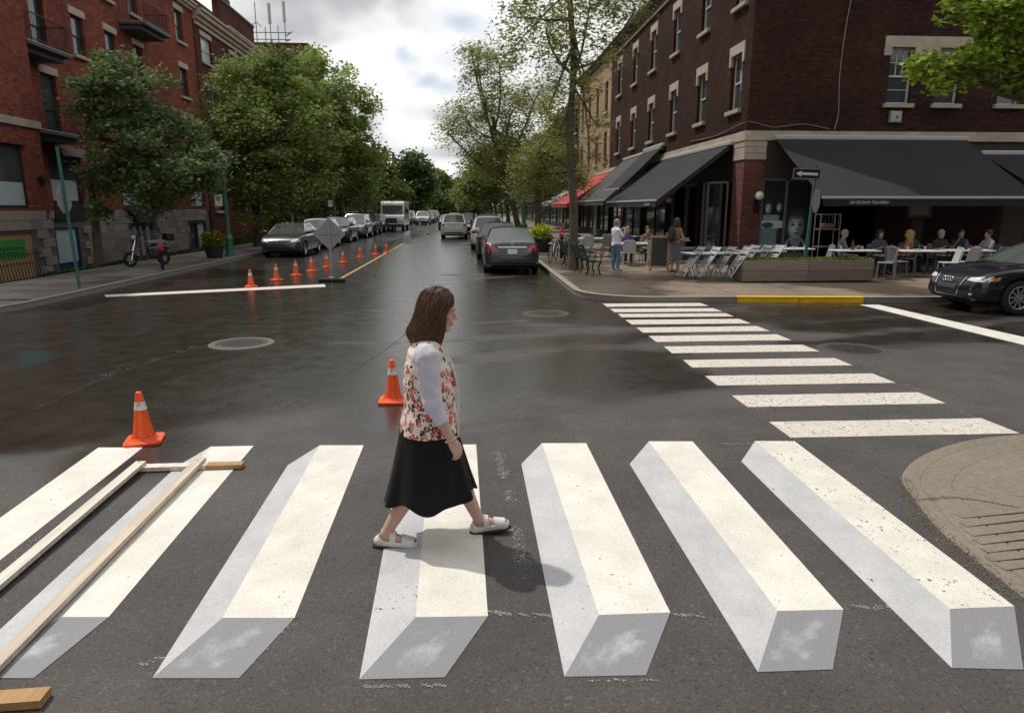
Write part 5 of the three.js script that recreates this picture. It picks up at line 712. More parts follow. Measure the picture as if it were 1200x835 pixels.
function car(type, label, pos, turn, paintMat, o = {}) {
  const s = { ...TYPES[type], ...(o.spec ?? {}) }, key = type + (o.key ?? ''), H = carShapes(key, s), c = thing('parked_car', label, 'car', pos, turn, o.group), sc = s.L / 2, p = H.patch;
  if (o.moving) { used.parked_car--; c.name = numbered('moving_car'); }
  mesh('body', H.body, paintMat, c); mesh('cabin', H.cabin, paintMat, c); mesh('windshield', H.windshield, o.glass ?? carGlass, c); mesh('rear_window', H.rear, o.glass ?? carGlass, c);
  for (const sd of [-1, 1]) { for (const [a, b] of s.sideWin) mesh('side_window', H.side(a, b, sd), carGlass, c);
    const mr = part('mirror', c); mesh('housing', rbox(0.12, 0.13, 0.2, 0.05, s.cab.f0 - 0.42, s.cab.y0 + 0.06, sd * (s.W / 2 + 0.08)), paintMat, mr); mesh('stalk', bar([s.cab.f0 - 0.42, s.cab.y0 + 0.02, sd * (s.W / 2 - 0.12)], [s.cab.f0 - 0.42, s.cab.y0 + 0.03, sd * (s.W / 2 + 0.02)], 0.05, 0.03), blackPlastic, mr);
    const dz = sd > 0 ? 'z+' : 'z-'; for (const dx of [s.wf - 0.52, (s.wf + s.wr) / 2 - 0.08, s.wr + 0.42]) mesh('door_gap', p(dz, [[dx - 0.006, 0.32], [dx + 0.006, 0.32], [dx + 0.006, s.shoulder - 0.02], [dx - 0.006, s.shoulder - 0.02]], 0.004, 1, 5), blackPlastic, c);
    for (const dx of [s.wf - 1.25, s.wr + 0.62]) mesh('door_handle', rbox(0.19, 0.028, 0.03, 0.012, dx, s.shoulder - 0.1, sd * (s.W / 2 - 0.005)), o.chromeHandles ? chrome : paintMat, c);
    mesh('sill_trim', p(dz, [[s.wr + 0.45, s.clear + 0.04], [s.wf - 0.45, s.clear + 0.04], [s.wf - 0.45, s.clear + 0.11], [s.wr + 0.45, s.clear + 0.11]], 0.006, 6, 1), blackPlastic, c);
  }
  for (const wx of [s.wf, s.wr]) for (const sd of [-1, 1]) { const w = part('wheel', c); w.position.set(wx, s.wheel, sd * (s.W / 2 - 0.125)); if (sd < 0) w.rotation.y = Math.PI; w.rotation.z = wx * 1.3 * sd; mesh('tyre', H.wheel.tyre, rubber, w); mesh('rim', H.wheel.rim, alloy, w); mesh('brake_disc', H.wheel.disc, blackPlastic, w); }
  mesh('underbody', bx(-sc + 0.35, sc - 0.35, s.clear - 0.04, s.clear + 0.12, -s.W / 2 + 0.3, s.W / 2 - 0.3), blackPlastic, c);
  const yy = s.shoulder, w2 = s.W / 2;
  // front
  const hy = yy - 0.14; for (const sd of [-1, 1]) mesh('headlight', p('x+', o.head?.map(([z, y]) => [z * sd, y]) ?? [[sd * w2 * 0.50, hy - 0.10], [sd * w2 * 0.90, hy - 0.07], [sd * w2 * 0.92, hy + 0.07], [sd * w2 * 0.55, hy + 0.02]], 0.008), lampGlass, c);
  if (!o.noGrille) { mesh('grille', p('x+', [[-w2 * 0.44, hy - 0.12], [w2 * 0.44, hy - 0.12], [w2 * 0.48, hy], [-w2 * 0.48, hy]], 0.008, 8, 2), blackPlastic, c); mesh('grille_trim', p('x+', [[-w2 * 0.48, hy - 0.005], [w2 * 0.48, hy - 0.005], [w2 * 0.48, hy + 0.015], [-w2 * 0.48, hy + 0.015]], 0.014, 8, 1), chrome, c); }
  mesh('lower_intake', p('x+', [[-w2 * 0.62, s.clear + 0.12], [w2 * 0.62, s.clear + 0.12], [w2 * 0.66, s.clear + 0.25], [-w2 * 0.66, s.clear + 0.25]], 0.008, 8, 2), blackPlastic, c);
  // rear
  const ty = yy - 0.02; for (const sd of [-1, 1]) mesh('tail_light', p('x-', (o.tail ?? [[0.60, ty - 0.13], [0.95, ty - 0.10], [0.93, ty + 0.04], [0.60, ty + 0.02]]).map(([z, y]) => [z * sd * w2, y]), 0.008), tailRed, c);
  mesh('rear_plate', p('x-', [[-0.15, o.plateY ?? yy - 0.17], [0.15, o.plateY ?? yy - 0.17], [0.15, (o.plateY ?? yy - 0.17) + 0.15], [-0.15, (o.plateY ?? yy - 0.17) + 0.15]], 0.016, 3, 2), plateMat, c);
  mesh('rear_bumper', p('x-', [[-w2 * 0.86, s.clear + 0.08], [w2 * 0.86, s.clear + 0.08], [w2 * 0.9, s.clear + 0.2], [-w2 * 0.9, s.clear + 0.2]], 0.010, 8, 2), blackPlastic, c);
  if (o.rearTrim) mesh('trunk_trim', p('x-', [[-w2 * 0.5, ty + 0.0], [w2 * 0.5, ty + 0.0], [w2 * 0.5, ty + 0.025], [-w2 * 0.5, ty + 0.025]], 0.016, 8, 1), chrome, c);
  if (o.rearTrim) mesh('bumper_gap', p('x-', [[-w2 * 0.9, 0.60], [w2 * 0.9, 0.60], [w2 * 0.9, 0.612], [-w2 * 0.9, 0.612]], 0.006, 10, 1), blackPlastic, c);
  if (o.rails) for (const sd of [-1, 1]) mesh('roof_rail', tube([[s.cab.r1 - 0.05, s.cab.y1 + 0.02, sd * (s.cab.w1 - 0.03)], [s.cab.r1 + 0.15, s.cab.y1 + 0.09, sd * (s.cab.w1 - 0.03)], [s.cab.f1 - 0.35, s.cab.y1 + 0.09, sd * (s.cab.w1 - 0.03)], [s.cab.f1 - 0.1, s.cab.y1 + 0.02, sd * (s.cab.w1 - 0.03)]], 0.022, 16, 6), o.rails, c);
  if (o.extra) o.extra(c, p, s);
  return c;
}
const AWAY = Math.PI / 2, TOWARD = -Math.PI / 2, gPark = 'cars parked along the street';
// dark blue saloon on the side street: single-frame grille with four rings
car('sedan', 'dark blue saloon with four-ring badge at the side street kerb', [12.42, 0, -13.72], Math.PI, paint([0.007, 0.008, 0.016], 0.3), { key: 'b', noGrille: true, chromeHandles: false, spec: { spokes: 10, wf: 1.48, wheel: 0.34 },
  head: [[0.46, 0.66], [0.80, 0.64], [0.86, 0.76], [0.50, 0.72]],
  extra: (c, p) => {
    const gr = part('grille', c);
    mesh('mesh_panel', p('x+', [[-0.30, 0.34], [0.30, 0.34], [0.40, 0.73], [-0.40, 0.73]], 0.010, 6, 6), blackPlastic, gr);
    for (let k = 0; k < 6; k++) { const y = 0.38 + k * 0.058, w = lerp(0.305, 0.385, k / 6); mesh('grille_bar', p('x+', [[-w, y], [w, y], [w, y + 0.012], [-w, y + 0.012]], 0.018, 8, 1), k > 1 && k < 4 ? blackPlastic : M([0.1, 0.1, 0.11], 0.3, { metalness: 0.9 }), gr); }
    for (const q of [[[-0.42, 0.725], [0.42, 0.725], [0.42, 0.75], [-0.42, 0.75]], [[-0.31, 0.325], [0.31, 0.325], [0.31, 0.345], [-0.31, 0.345]]]) mesh('chrome_frame', p('x+', q, 0.02, 8, 1), chrome, gr);
    for (const sd of [-1, 1]) mesh('chrome_frame', p('x+', [[sd * 0.30, 0.335], [sd * 0.322, 0.335], [sd * 0.425, 0.74], [sd * 0.40, 0.74]], 0.02, 1, 8), chrome, gr);
    mesh('plate_panel', p('x+', [[-0.27, 0.47], [0.27, 0.47], [0.28, 0.57], [-0.28, 0.57]], 0.024, 5, 2), M([0.05, 0.055, 0.055], 0.5), gr);
    for (let k = 0; k < 4; k++) { const x0 = 2.385, y = 0.655, g = new THREE.TorusGeometry(0.047, 0.0075, 8, 22); g.rotateY(Math.PI / 2); g.translate(x0, y, -0.108 + k * 0.072); mesh('badge_ring', plain(g), chrome, c); }
    for (const sd of [-1, 1]) { mesh('fog_light', p('x+', [[sd * 0.62, 0.375], [sd * 0.66, 0.375], [sd * 0.66, 0.415], [sd * 0.62, 0.415]], 0.012, 2, 2), lampGlass, c); mesh('side_intake', p('x+', [[sd * 0.46, 0.33], [sd * 0.80, 0.34], [sd * 0.78, 0.47], [sd * 0.48, 0.46]], 0.007), blackPlastic, c); mesh('turn_light', p(sd > 0 ? 'z+' : 'z-', [[1.93, 0.68], [2.06, 0.66], [2.05, 0.72], [1.90, 0.735]], 0.008), amber, c); }
    mesh('chrome_lip', p('x+', [[-0.78, 0.265], [0.78, 0.265], [0.78, 0.282], [-0.78, 0.282]], 0.014, 10, 1), chrome, c);
    mesh('window_trim', [-1, 1].map((sd) => tube([[-1.5, 1.0, sd * 0.81], [0, 0.995, sd * 0.83], [1.0, 0.985, sd * 0.815]], 0.008, 12, 5)), chrome, c);
  } });
// right kerb, facing away
car('sedan', 'dark green-grey saloon seen from behind, last in the right-hand row', [1.40, 0, -24.2], AWAY, paint([0.028, 0.036, 0.036], 0.5), { group: gPark, rearTrim: true, plateY: 0.66, tail: [[0.46, 0.74], [0.95, 0.72], [0.92, 0.93], [0.66, 0.93]], spec: { W: 1.84 }, extra: (c, p) => { mesh('bumper_trim', p('x-', [[-0.86, 0.52], [0.86, 0.52], [0.86, 0.545], [-0.86, 0.545]], 0.012, 8, 1), M([0.12, 0.14, 0.14], 0.3, { metalness: 0.6 }), c); mesh('badge', xf(plain(new THREE.TorusGeometry(0.04, 0.007, 6, 16)), [-2.385, 0.965, 0], [0, Math.PI / 2, 0]), chrome, c); mesh('aerial', rod([-1.2, 1.42, 0], [-1.45, 1.72, 0], 0.006), blackPlastic, c); } });
car('hatch', 'small dark hatchback squeezed between the saloon and the white wagon', [1.22, 0, -30.1], AWAY, paint([0.02, 0.022, 0.024]), { group: gPark });
car('suv', 'white wagon with roof rails parked on the right', [1.05, 0, -37.0], AWAY, paint([0.62, 0.62, 0.61], 0, 0.4), { group: gPark, rails: alloy });
car('sedan', 'grey car parked ahead of the white wagon under the leaning tree', [1.4, 0, -44], AWAY, paint([0.1, 0.1, 0.11]), { group: gPark }); car('suv', 'black car parked on the right far ahead of the white wagon', [1.4, 0, -50.5], AWAY, paint([0.02, 0.02, 0.022]), { group: gPark }); car('hatch', 'far silver car parked at the right kerb', [1.4, 0, -57], AWAY, paint([0.36, 0.37, 0.38], 0.6), { group: gPark }); car('sedan', 'farthest dark car parked at the right kerb', [1.4, 0, -64], AWAY, paint([0.03, 0.03, 0.04]), { group: gPark });
// moving away
const litTail = [[0.62, 0.86], [0.97, 0.84], [0.95, 1.02], [0.7, 1.0]];
car('suv', 'white crossover driving away up the middle of the street', [-0.95, 0, -49.5], AWAY, paint([0.6, 0.58, 0.54], 0, 0.4), { moving: true, group: 'cars driving up the street', tail: litTail });
car('suv', 'dark crossover driving ahead beside the white one', [0.05, 0, -59.5], AWAY, paint([0.03, 0.028, 0.03]), { moving: true, group: 'cars driving up the street', tail: [[0.62, 0.86], [0.98, 0.8], [0.98, 1.2], [0.8, 1.2]] });
car('sedan', 'dark saloon far up the street ahead of the white crossover', [-2.0, 0, -70], AWAY, paint([0.05, 0.05, 0.055]), { moving: true, group: 'cars driving up the street' }); car('hatch', 'tan hatchback far up the street', [-1.5, 0, -82], AWAY, paint([0.3, 0.25, 0.18]), { moving: true, group: 'cars driving up the street' });
// left kerb, facing the camera
car('sedan', 'grey saloon facing out at the head of the left-hand row', [-8.05, 0, -32.4], TOWARD, paint([0.075, 0.068, 0.066], 0.6), { group: gPark });
car('hatch', 'white hatchback parked behind the grey saloon', [-8.15, 0, -38.6], TOWARD, paint([0.64, 0.64, 0.63], 0, 0.4), { group: gPark });
car('hatch', 'dark grey hatchback parked behind the white hatchback', [-8.1, 0, -44.6], TOWARD, paint([0.06, 0.062, 0.068], 0.5), { group: gPark });
car('suv', 'silver sport utility car parked in the left row', [-8.0, 0, -50.8], TOWARD, paint([0.30, 0.31, 0.32], 0.6), { group: gPark, rails: blackPlastic });
car('suv', 'dark sport utility car behind the silver one', [-8.1, 0, -57.2], TOWARD, paint([0.035, 0.035, 0.04]), { group: gPark }); car('sedan', 'black saloon just ahead of the delivery truck\'s flank', [-8.1, 0, -63.5], TOWARD, paint([0.025, 0.022, 0.022]), { group: gPark }); car('hatch', 'dull red hatchback in the left row beside the truck', [-8.1, 0, -69.6], TOWARD, paint([0.09, 0.03, 0.03]), { group: gPark });
[[-5.6, -88, 'suv', [0.42, 0.42, 0.43]], [-5.4, -97, 'sedan', [0.1, 0.1, 0.12]], [-8.1, -84, 'sedan', [0.4, 0.4, 0.41]], [-8.1, -91, 'hatch', [0.2, 0.2, 0.22]], [-8.1, -98, 'suv', [0.5, 0.5, 0.5]], [-5.5, -106, 'hatch', [0.5, 0.5, 0.5]], [-8.1, -106, 'sedan', [0.08, 0.08, 0.09]], [-5.6, -116, 'suv', [0.3, 0.3, 0.32]]].forEach(([x, z, ty, c]) => car(ty, 'small distant car in the line beyond the delivery truck', [x, 0, z], TOWARD, paint(c, 0.3), { group: 'distant cars beyond the truck' }));
// step van
{
  const t = thing('delivery_truck', 'white boxy delivery truck coming down the left lane', 'truck', [-6.85, 0, -66.5], TOWARD), w = paint([0.78, 0.78, 0.77], 0, 0.4), H = 2.58, hw = 1.06;
  const prof = poly([[-3.1, 0.5], [2.35, 0.5], [3.0, 0.5], [3.08, 0.95], [2.98, 1.28], [2.25, 1.42], [2.02, H - 0.12], [1.9, H], [-3.1, H]]), g = ext(prof, hw * 2 - 0.1, 0.05); g.translate(0, 0, -hw + 0.05); mesh('body', g, w, t);
  mesh('windshield', xf(plain(new THREE.BoxGeometry(0.02, 0.78, 1.84)), [2.228, 1.90, 0], [0, 0, 0.193]), carGlass, t);
  mesh('grille', xf(plain(new THREE.BoxGeometry(0.03, 0.42, 0.95)), [3.115, 0.95, 0], [0, 0, 0]), blackPlastic, t); for (const sd of [-1, 1]) { mesh('headlight', cyl(0.11, 0.11, 0.05, 3.12, 0.98, sd * 0.72, 14, [0, 0, Math.PI / 2]), lampGlass, t); mesh('mirror', [rbox(0.06, 0.4, 0.2, 0.03, 2.3, 1.8, sd * 1.3), rod([2.15, 1.95, sd * 1.1], [2.3, 1.95, sd * 1.25], 0.015)], blackPlastic, t); mesh('side_window', bx(1.2, 1.85, 1.5, 2.2, sd * 1.105, sd * 1.112), carGlass, t); mesh('door_gap', bx(0.95, 0.97, 0.6, 2.5, sd * 1.105, sd * 1.108), blackPlastic, t); }
  mesh('bumper', rbox(0.18, 0.22, 2.2, 0.03, 3.12, 0.5, 0), blackPlastic, t); mesh('roof_rim', rbox(4.95, 0.08, 2.16, 0.03, -0.6, H + 0.05, 0), w, t);
  const wg = wheelGeo(0.38, 0.24, 6); for (const wx of [2.3, -1.9]) for (const sd of [-1, 1]) { const q = part('wheel', t); q.position.set(wx, 0.38, sd * 0.93); if (sd < 0) q.rotation.y = Math.PI; mesh('tyre', wg.tyre, rubber, q); mesh('rim', wg.rim, alloy, q); }
  mesh('chassis', bx(-2.9, 2.9, 0.36, 0.5, -0.7, 0.7), blackPlastic, t);
}
// scooter on the left walk
{
  const t = thing('motor_scooter', 'dark motor scooter with grey seat on the left sidewalk', 'scooter', [-11.1, WALK, -24.6], -2.15), dk = paint([0.02, 0.018, 0.02], 0.1), rd = paint([0.09, 0.012, 0.015], 0.1);
  const wg = wheelGeo(0.24, 0.11, 5); for (const x of [0.62, -0.6]) { const q = part('wheel', t); q.position.set(x, 0.24, 0); mesh('tyre', wg.tyre, rubber, q); mesh('rim', wg.rim, alloy, q); }
  mesh('rear_body', sdfMesh((x, y, z) => smin(ell(x, y, z, [-0.45, 0.58, 0], [0.42, 0.18, 0.15]), ell(x, y, z, [-0.3, 0.40, 0], [0.25, 0.2, 0.13]), 0.08), [-0.95, 0.15, -0.2], [0.05, 0.82, 0.2], 0.03), dk, t);
  mesh('leg_shield', xf(rbox(0.06, 0.62, 0.36, 0.03, 0, 0, 0), [0.42, 0.68, 0], [0, 0, 0.28]), rd, t); mesh('footboard', rbox(0.5, 0.06, 0.3, 0.02, 0.15, 0.32, 0), blackPlastic, t);
  mesh('seat', rbox(0.7, 0.12, 0.26, 0.05, -0.35, 0.80, 0), M([0.25, 0.25, 0.26], 0.6), t); mesh('fork', [rod([0.36, 0.95, 0], [0.62, 0.24, 0.07], 0.025), rod([0.36, 0.95, 0], [0.62, 0.24, -0.07], 0.025)], chrome, t);
  mesh('front_fender', rbox(0.4, 0.06, 0.14, 0.03, 0.62, 0.50, 0), rd, t); mesh('handlebar', [tube([[0.28, 1.06, 0.34], [0.33, 1.04, 0.1], [0.33, 1.04, -0.1], [0.28, 1.06, -0.34]], 0.016, 14, 6), rod([0.35, 0.95, 0], [0.33, 1.05, 0], 0.03)], blackPlastic, t); mesh('headlight', sph(0.08, 0.43, 0.98, 0), lampGlass, t);
  for (const sd of [-1, 1]) mesh('mirror', [rod([0.30, 1.06, sd * 0.24], [0.28, 1.26, sd * 0.3], 0.008), sph(0.05, 0.28, 1.29, sd * 0.31, 10, 8, [0.4, 1, 1.2])], blackPlastic, t); mesh('top_box', rbox(0.3, 0.26, 0.34, 0.05, -0.85, 0.95, 0), blackPlastic, t); mesh('kickstand', rod([-0.1, 0.3, 0.1], [-0.15, 0.0, 0.2], 0.012), chrome, t);
}

// ---------------------------------------------------------------- awnings
const blackCanvas = M([0.021, 0.018, 0.021], 0.92, { bumpMap: tex(256, 256, (i, j) => 0.5 + 0.25 * Math.sin(i / 256 * 6.283 * 64) + 0.25 * Math.sin(j / 256 * 6.283 * 64), false), bumpScale: 0.001, map: (() => { const t = tex(256, 256, (i, j) => { const k = 0.75 + 0.5 * fbm(i / 256 * 4, j / 256 * 4, 4, 19, 4); return [k, k, k]; }); t.repeat.set(0.25, 0.25); return t; })() });
const redCanvas = M([0.42, 0.035, 0.035], 0.85), greyCanvas = M([0.06, 0.058, 0.06], 0.9), paleBar = M([0.42, 0.42, 0.40], 0.5, { metalness: 0.2 });
// local axes: x along the wall, +z out of it
function awning(label, pos, turn, w, y0, y1, d, m, o = {}) {
  const a = thing('awning', label, 'awning', pos, turn, 'shop awnings'), n = Math.max(2, Math.round(w / 1.25));
  for (let i = 0; i < n; i++) { const xa = w * i / n, xb = w * (i + 1) / n; mesh('canvas_panel', grid(3, 10, (u, v) => [lerp(xa, xb, u), lerp(y0, y1, v) - 0.05 * Math.sin(Math.PI * v) * (0.6 + 0.4 * Math.sin(Math.PI * u)) + (i % 2) * 0.003, lerp(0.1, d, v)], false), m, a); }
  mesh('cassette', rbox(w + 0.1, 0.16, 0.18, 0.04, w / 2, y0 + 0.03, 0.1), o.top ?? paleBar, a); mesh('front_bar', rbox(w + 0.06, 0.075, 0.06, 0.02, w / 2, y1 - 0.01, d + 0.03), paleBar, a);
  mesh('valance', grid(Math.round(w * 5), 3, (u, v) => [u * w, lerp(y1 - 0.04, y1 - (o.val ?? 0.24), v), d + 0.035 + 0.012 * Math.sin(u * w * 7) * v], false), o.valance ?? m, a);
  for (const x of [0.35, w - 0.35]) { const e = [x + (x < 1 ? 0.5 : -0.5), lerp(y0, y1, 0.5) - 0.28, d * 0.5]; mesh('folding_arm', [bar([x, y0 - 0.15, 0.08], e, 0.05, 0.06), bar(e, [x, y1 - 0.03, d - 0.02], 0.045, 0.05)], greyFrame, a); }
  if (o.ends) for (const x of [0, w]) mesh('side_flap', grid(1, 1, (u, v) => [x + (x ? 0.004 : -0.004), v ? lerp(y1 - 0.25, y1, u) : y0 - 0.05 + u * 0.05, v ? d : 0.12], false), m, a);
  return a;
}
const scriptTex = canvasTex(1024, 128, (x, w, h) => { x.fillStyle = '#2b2a2b'; x.fillRect(0, 0, w, h); x.fillStyle = '#d8d8d4'; x.font = 'italic 96px serif'; x.textAlign = 'center'; x.textBaseline = 'middle'; x.setTransform(0.92, 0, -0.12, 1, 50, 0); x.fillText('les Enfants Terribles', 512, 64); });
const scriptMat = new THREE.MeshStandardMaterial({ map: scriptTex, roughness: 0.9 }); scriptMat.color.setRGB(1, 1, 1);
{
  const a = awning('large black awning over the corner terrace, with white lettering', [10.6, 0, RZ], 0, 6.85, 4.42, 2.40, 3.68, blackCanvas, { val: 0.26 }); const g = new THREE.PlaneGeometry(1.42, 0.16); g.translate(1.42, 2.255, 3.75); mesh('lettering', g, scriptMat, a);

  const c = awning('black awning along the restaurant\'s street side, nearest the corner', [RX, 0, -34.0], -Math.PI / 2, 9.0, 4.34, 2.36, 2.75, blackCanvas, { ends: true }); const q = new THREE.PlaneGeometry(0.85, 0.14); q.translate(7.9, 2.215, 2.82); mesh('lettering', q, scriptMat, c);
  awning('dark grey awning next to the corner awning, mounted higher', [RX, 0, -42.4], -Math.PI / 2, 8.2, 4.9, 2.45, 2.85, greyCanvas, { ends: true }); awning('short dark awning set high above the grey one', [RX, 0, -37.5], -Math.PI / 2, 3.6, 5.05, 3.0, 2.2, blackCanvas);
  awning('red awning beyond the grey awnings', [RX, 0, -52], -Math.PI / 2, 8.2, 4.4, 2.35, 3.3, redCanvas, { ends: true, valance: redCanvas }); awning('grey shop awning beyond the red one', [RX, 0, -61], -Math.PI / 2, 7, 3.7, 2.5, 2.4, greyCanvas); awning('pale striped awning far up the right side', [RX, 0, -70], -Math.PI / 2, 6.5, 3.6, 2.5, 2.2, M([0.3, 0.31, 0.3], 0.9)); awning('second dark awning on the side street, beyond the lettered one', [18.1, 0, RZ], 0, 6.5, 3.95, 2.35, 3.6, blackCanvas);

}
// ---------------------------------------------------------------- traffic cones, signs, posts
const coneOrange = MP([0.88, 0.10, 0.012], 0.45, { clearcoat: 0.2 }), coneRefl = M([0.72, 0.70, 0.66], 0.35), coneBase = MP([0.82, 0.09, 0.011], 0.55);
const coneDirt = tex(128, 128, (i, j) => { const n = fbm(i / 128 * 6, j / 128 * 6, 4, 7, 6), k = n > 0.6 ? lerp(1, 0.55, sstep(0.6, 0.75, n)) : 1; return [k, k, k]; }); coneDirt.repeat.set(3, 3); coneOrange.map = coneDirt; coneBase.map = coneDirt; coneRefl.map = coneDirt;
const cone0 = thing('traffic_cone', 'orange traffic cone beside the painted bar at the lumber frame', 'cone', [...G(169, 517)], 0.25, 'orange traffic cones');
{ const H = 0.475, prof = (y) => lerp(0.098, 0.026, y / H);
  mesh('base', [xf(ext((() => { const s = new THREE.Shape(), a = 0.152, r = 0.05; s.moveTo(-a + r, -a); s.lineTo(a - r, -a); s.quadraticCurveTo(a, -a, a, -a + r); s.lineTo(a, a - r); s.quadraticCurveTo(a, a, a - r, a); s.lineTo(-a + r, a); s.quadraticCurveTo(-a, a, -a, a - r); s.lineTo(-a, -a + r); s.quadraticCurveTo(-a, -a, -a + r, -a); return s; })(), 0.018, 0.006), [0, 0.006, 0], [-Math.PI / 2, 0, 0]), lathe([[0.128, 0.028], [0.112, 0.04], [0.1, 0.06]], 24)], coneBase, cone0);
  mesh('body', lathe([[0.099, 0.03], [0.097, 0.045], [prof(0.1), 0.1], [prof(0.2), 0.2], [prof(0.3), 0.3], [prof(0.4), 0.4], [0.027, 0.462], [0.02, 0.473], [0.001, 0.475]], 26), coneOrange, cone0);
  mesh('reflective_collar', lathe([[prof(0.31) + 0.0035, 0.31], [prof(0.385) + 0.0035, 0.385]], 26), coneRefl, cone0); }
[[461, 470, 'orange traffic cone standing on the road right behind the walking woman'], ...[[294, 336], [324, 328], [347, 322.5], [365, 317.5], [383, 313], [402, 307.5], [422, 301], [440, 298], [453, 296]].map(([x, y]) => [x, y, 'orange traffic cone in the slanting row between the stop line and the centre line'])].forEach(([x, y, l], i) => { const c = copyOf(cone0, l); c.position.set(...G(x, y)); c.rotation.y = i * 0.7 + 0.3 * Math.sin(i * 5); });
const signGrey = M([0.30, 0.30, 0.30], 0.55, { metalness: 0.5 }), postGreen = M([0.033, 0.13, 0.08], 0.45), galv = M([0.33, 0.33, 0.33], 0.5, { metalness: 0.6 });
{ // temporary sign seen from behind
  const p = G(389, 330), t = thing('temporary_sign', 'bare grey back of a diamond road sign on a rubber-footed stand', 'sign', p, 0.05); const g = ext((() => { const s = new THREE.Shape(), a = 0.46; s.moveTo(0, -a); s.lineTo(a, 0); s.lineTo(0, a); s.lineTo(-a, 0); return s; })(), 0.006, 0.003); g.translate(0, 1.36, 0); mesh('panel', g, signGrey, t);
  mesh('brace', [bar([-0.28, 1.36, 0.02], [0.28, 1.36, 0.02], 0.03, 0.02), bar([0, 1.0, 0.02], [0, 1.75, 0.02], 0.03, 0.02)], galv, t); mesh('post', bar([0, 0.08, 0.035], [0, 1.85, 0.035], 0.045, 0.045), galv, t); mesh('foot_bracket', rbox(0.16, 0.1, 0.1, 0.02, 0, 0.1, 0.03), galv, t); for (const [x, z] of [[-0.19, 0], [0.2, 0.05]]) mesh('rubber_foot', rbox(0.36, 0.1, 0.26, 0.03, x, 0.05, z), rubber, t); mesh('marker_stripe', bar([0, 0.2, 0.062], [0, 0.42, 0.062], 0.047, 0.004), M([0.5, 0.4, 0.03], 0.6), t);
}
[[492, 271], [502, 274]].forEach(([x, y], i) => { const t = thing('delineator_post', i ? 'white flexible post at the centre line, nearer the cones' : 'white flexible post at the centre line, farther up', 'post', G(x, y), 0, 'flexible posts'); mesh('tube', lathe([[0.055, 0.04], [0.05, 0.1], [0.045, 0.75], [0.04, 0.82], [0.001, 0.84]], 12), M([0.7, 0.62, 0.5], 0.5), t); mesh('base', lathe([[0.14, 0], [0.13, 0.03], [0.06, 0.05], [0.055, 0.05]], 14), rubber, t); });
// green street lamps
function lamp(label, pos, k, o = {}) {
  const t = thing('street_lamp', label, 'street lamp', pos, o.turn ?? 0, 'green street lamps'); t.scale.setScalar(k);
  mesh('base', lathe([[0.20, 0], [0.20, 0.12], [0.17, 0.16], [0.15, 0.7], [0.18, 0.74], [0.13, 0.82], [0.09, 0.9]], 12), postGreen, t); mesh('shaft', lathe([[0.085, 0.9], [0.06, 3.3], [0.075, 3.34], [0.05, 3.4]], 12), postGreen, t);
  mesh('collar', lathe([[0.05, 3.4], [0.11, 3.46], [0.13, 3.52], [0.09, 3.56]], 12), postGreen, t); mesh('lamp_globe', lathe([[0.09, 3.56], [0.19, 3.68], [0.21, 3.8], [0.16, 3.92], [0.12, 3.95]], 16), MP([0.62, 0.62, 0.56], 0.2), t); mesh('lamp_cap', lathe([[0.23, 3.90], [0.19, 3.97], [0.08, 4.06], [0.03, 4.1], [0.001, 4.16]], 16), M([0.10, 0.15, 0.12], 0.5), t);
  if (o.sign) { const s = part('parking_sign', t); mesh('plate', rbox(0.3, 0.45, 0.012, 0.005, -0.24, 2.25, 0.1), M([0.7, 0.7, 0.68], 0.5), s); const r = new THREE.RingGeometry(0.07, 0.1, 20); r.translate(-0.24, 2.33, 0.108); mesh('red_ring', r, M([0.5, 0.03, 0.03], 0.5), s); mesh('symbol', box(0.05, 0.1, 0.003, -0.24, 2.33, 0.108), M([0.03, 0.03, 0.03], 0.5), s); }
  return t;
}
lamp('green street lamp with parking sign beside the flower tub', [-9.85, WALK, -29.2], 1, { sign: true }); lamp('green street lamp above the white hatchback', [-9.85, WALK, -52.3], 1, { sign: true }); lamp('green street lamp beyond the delivery truck', [-9.85, WALK, -72], 1); lamp('green street lamp with thick base behind the parked white wagon', [3.25, WALK, -40.3], 1.25); lamp('far green street lamp on the right walk', [3.2, WALK, -68], 1.2);
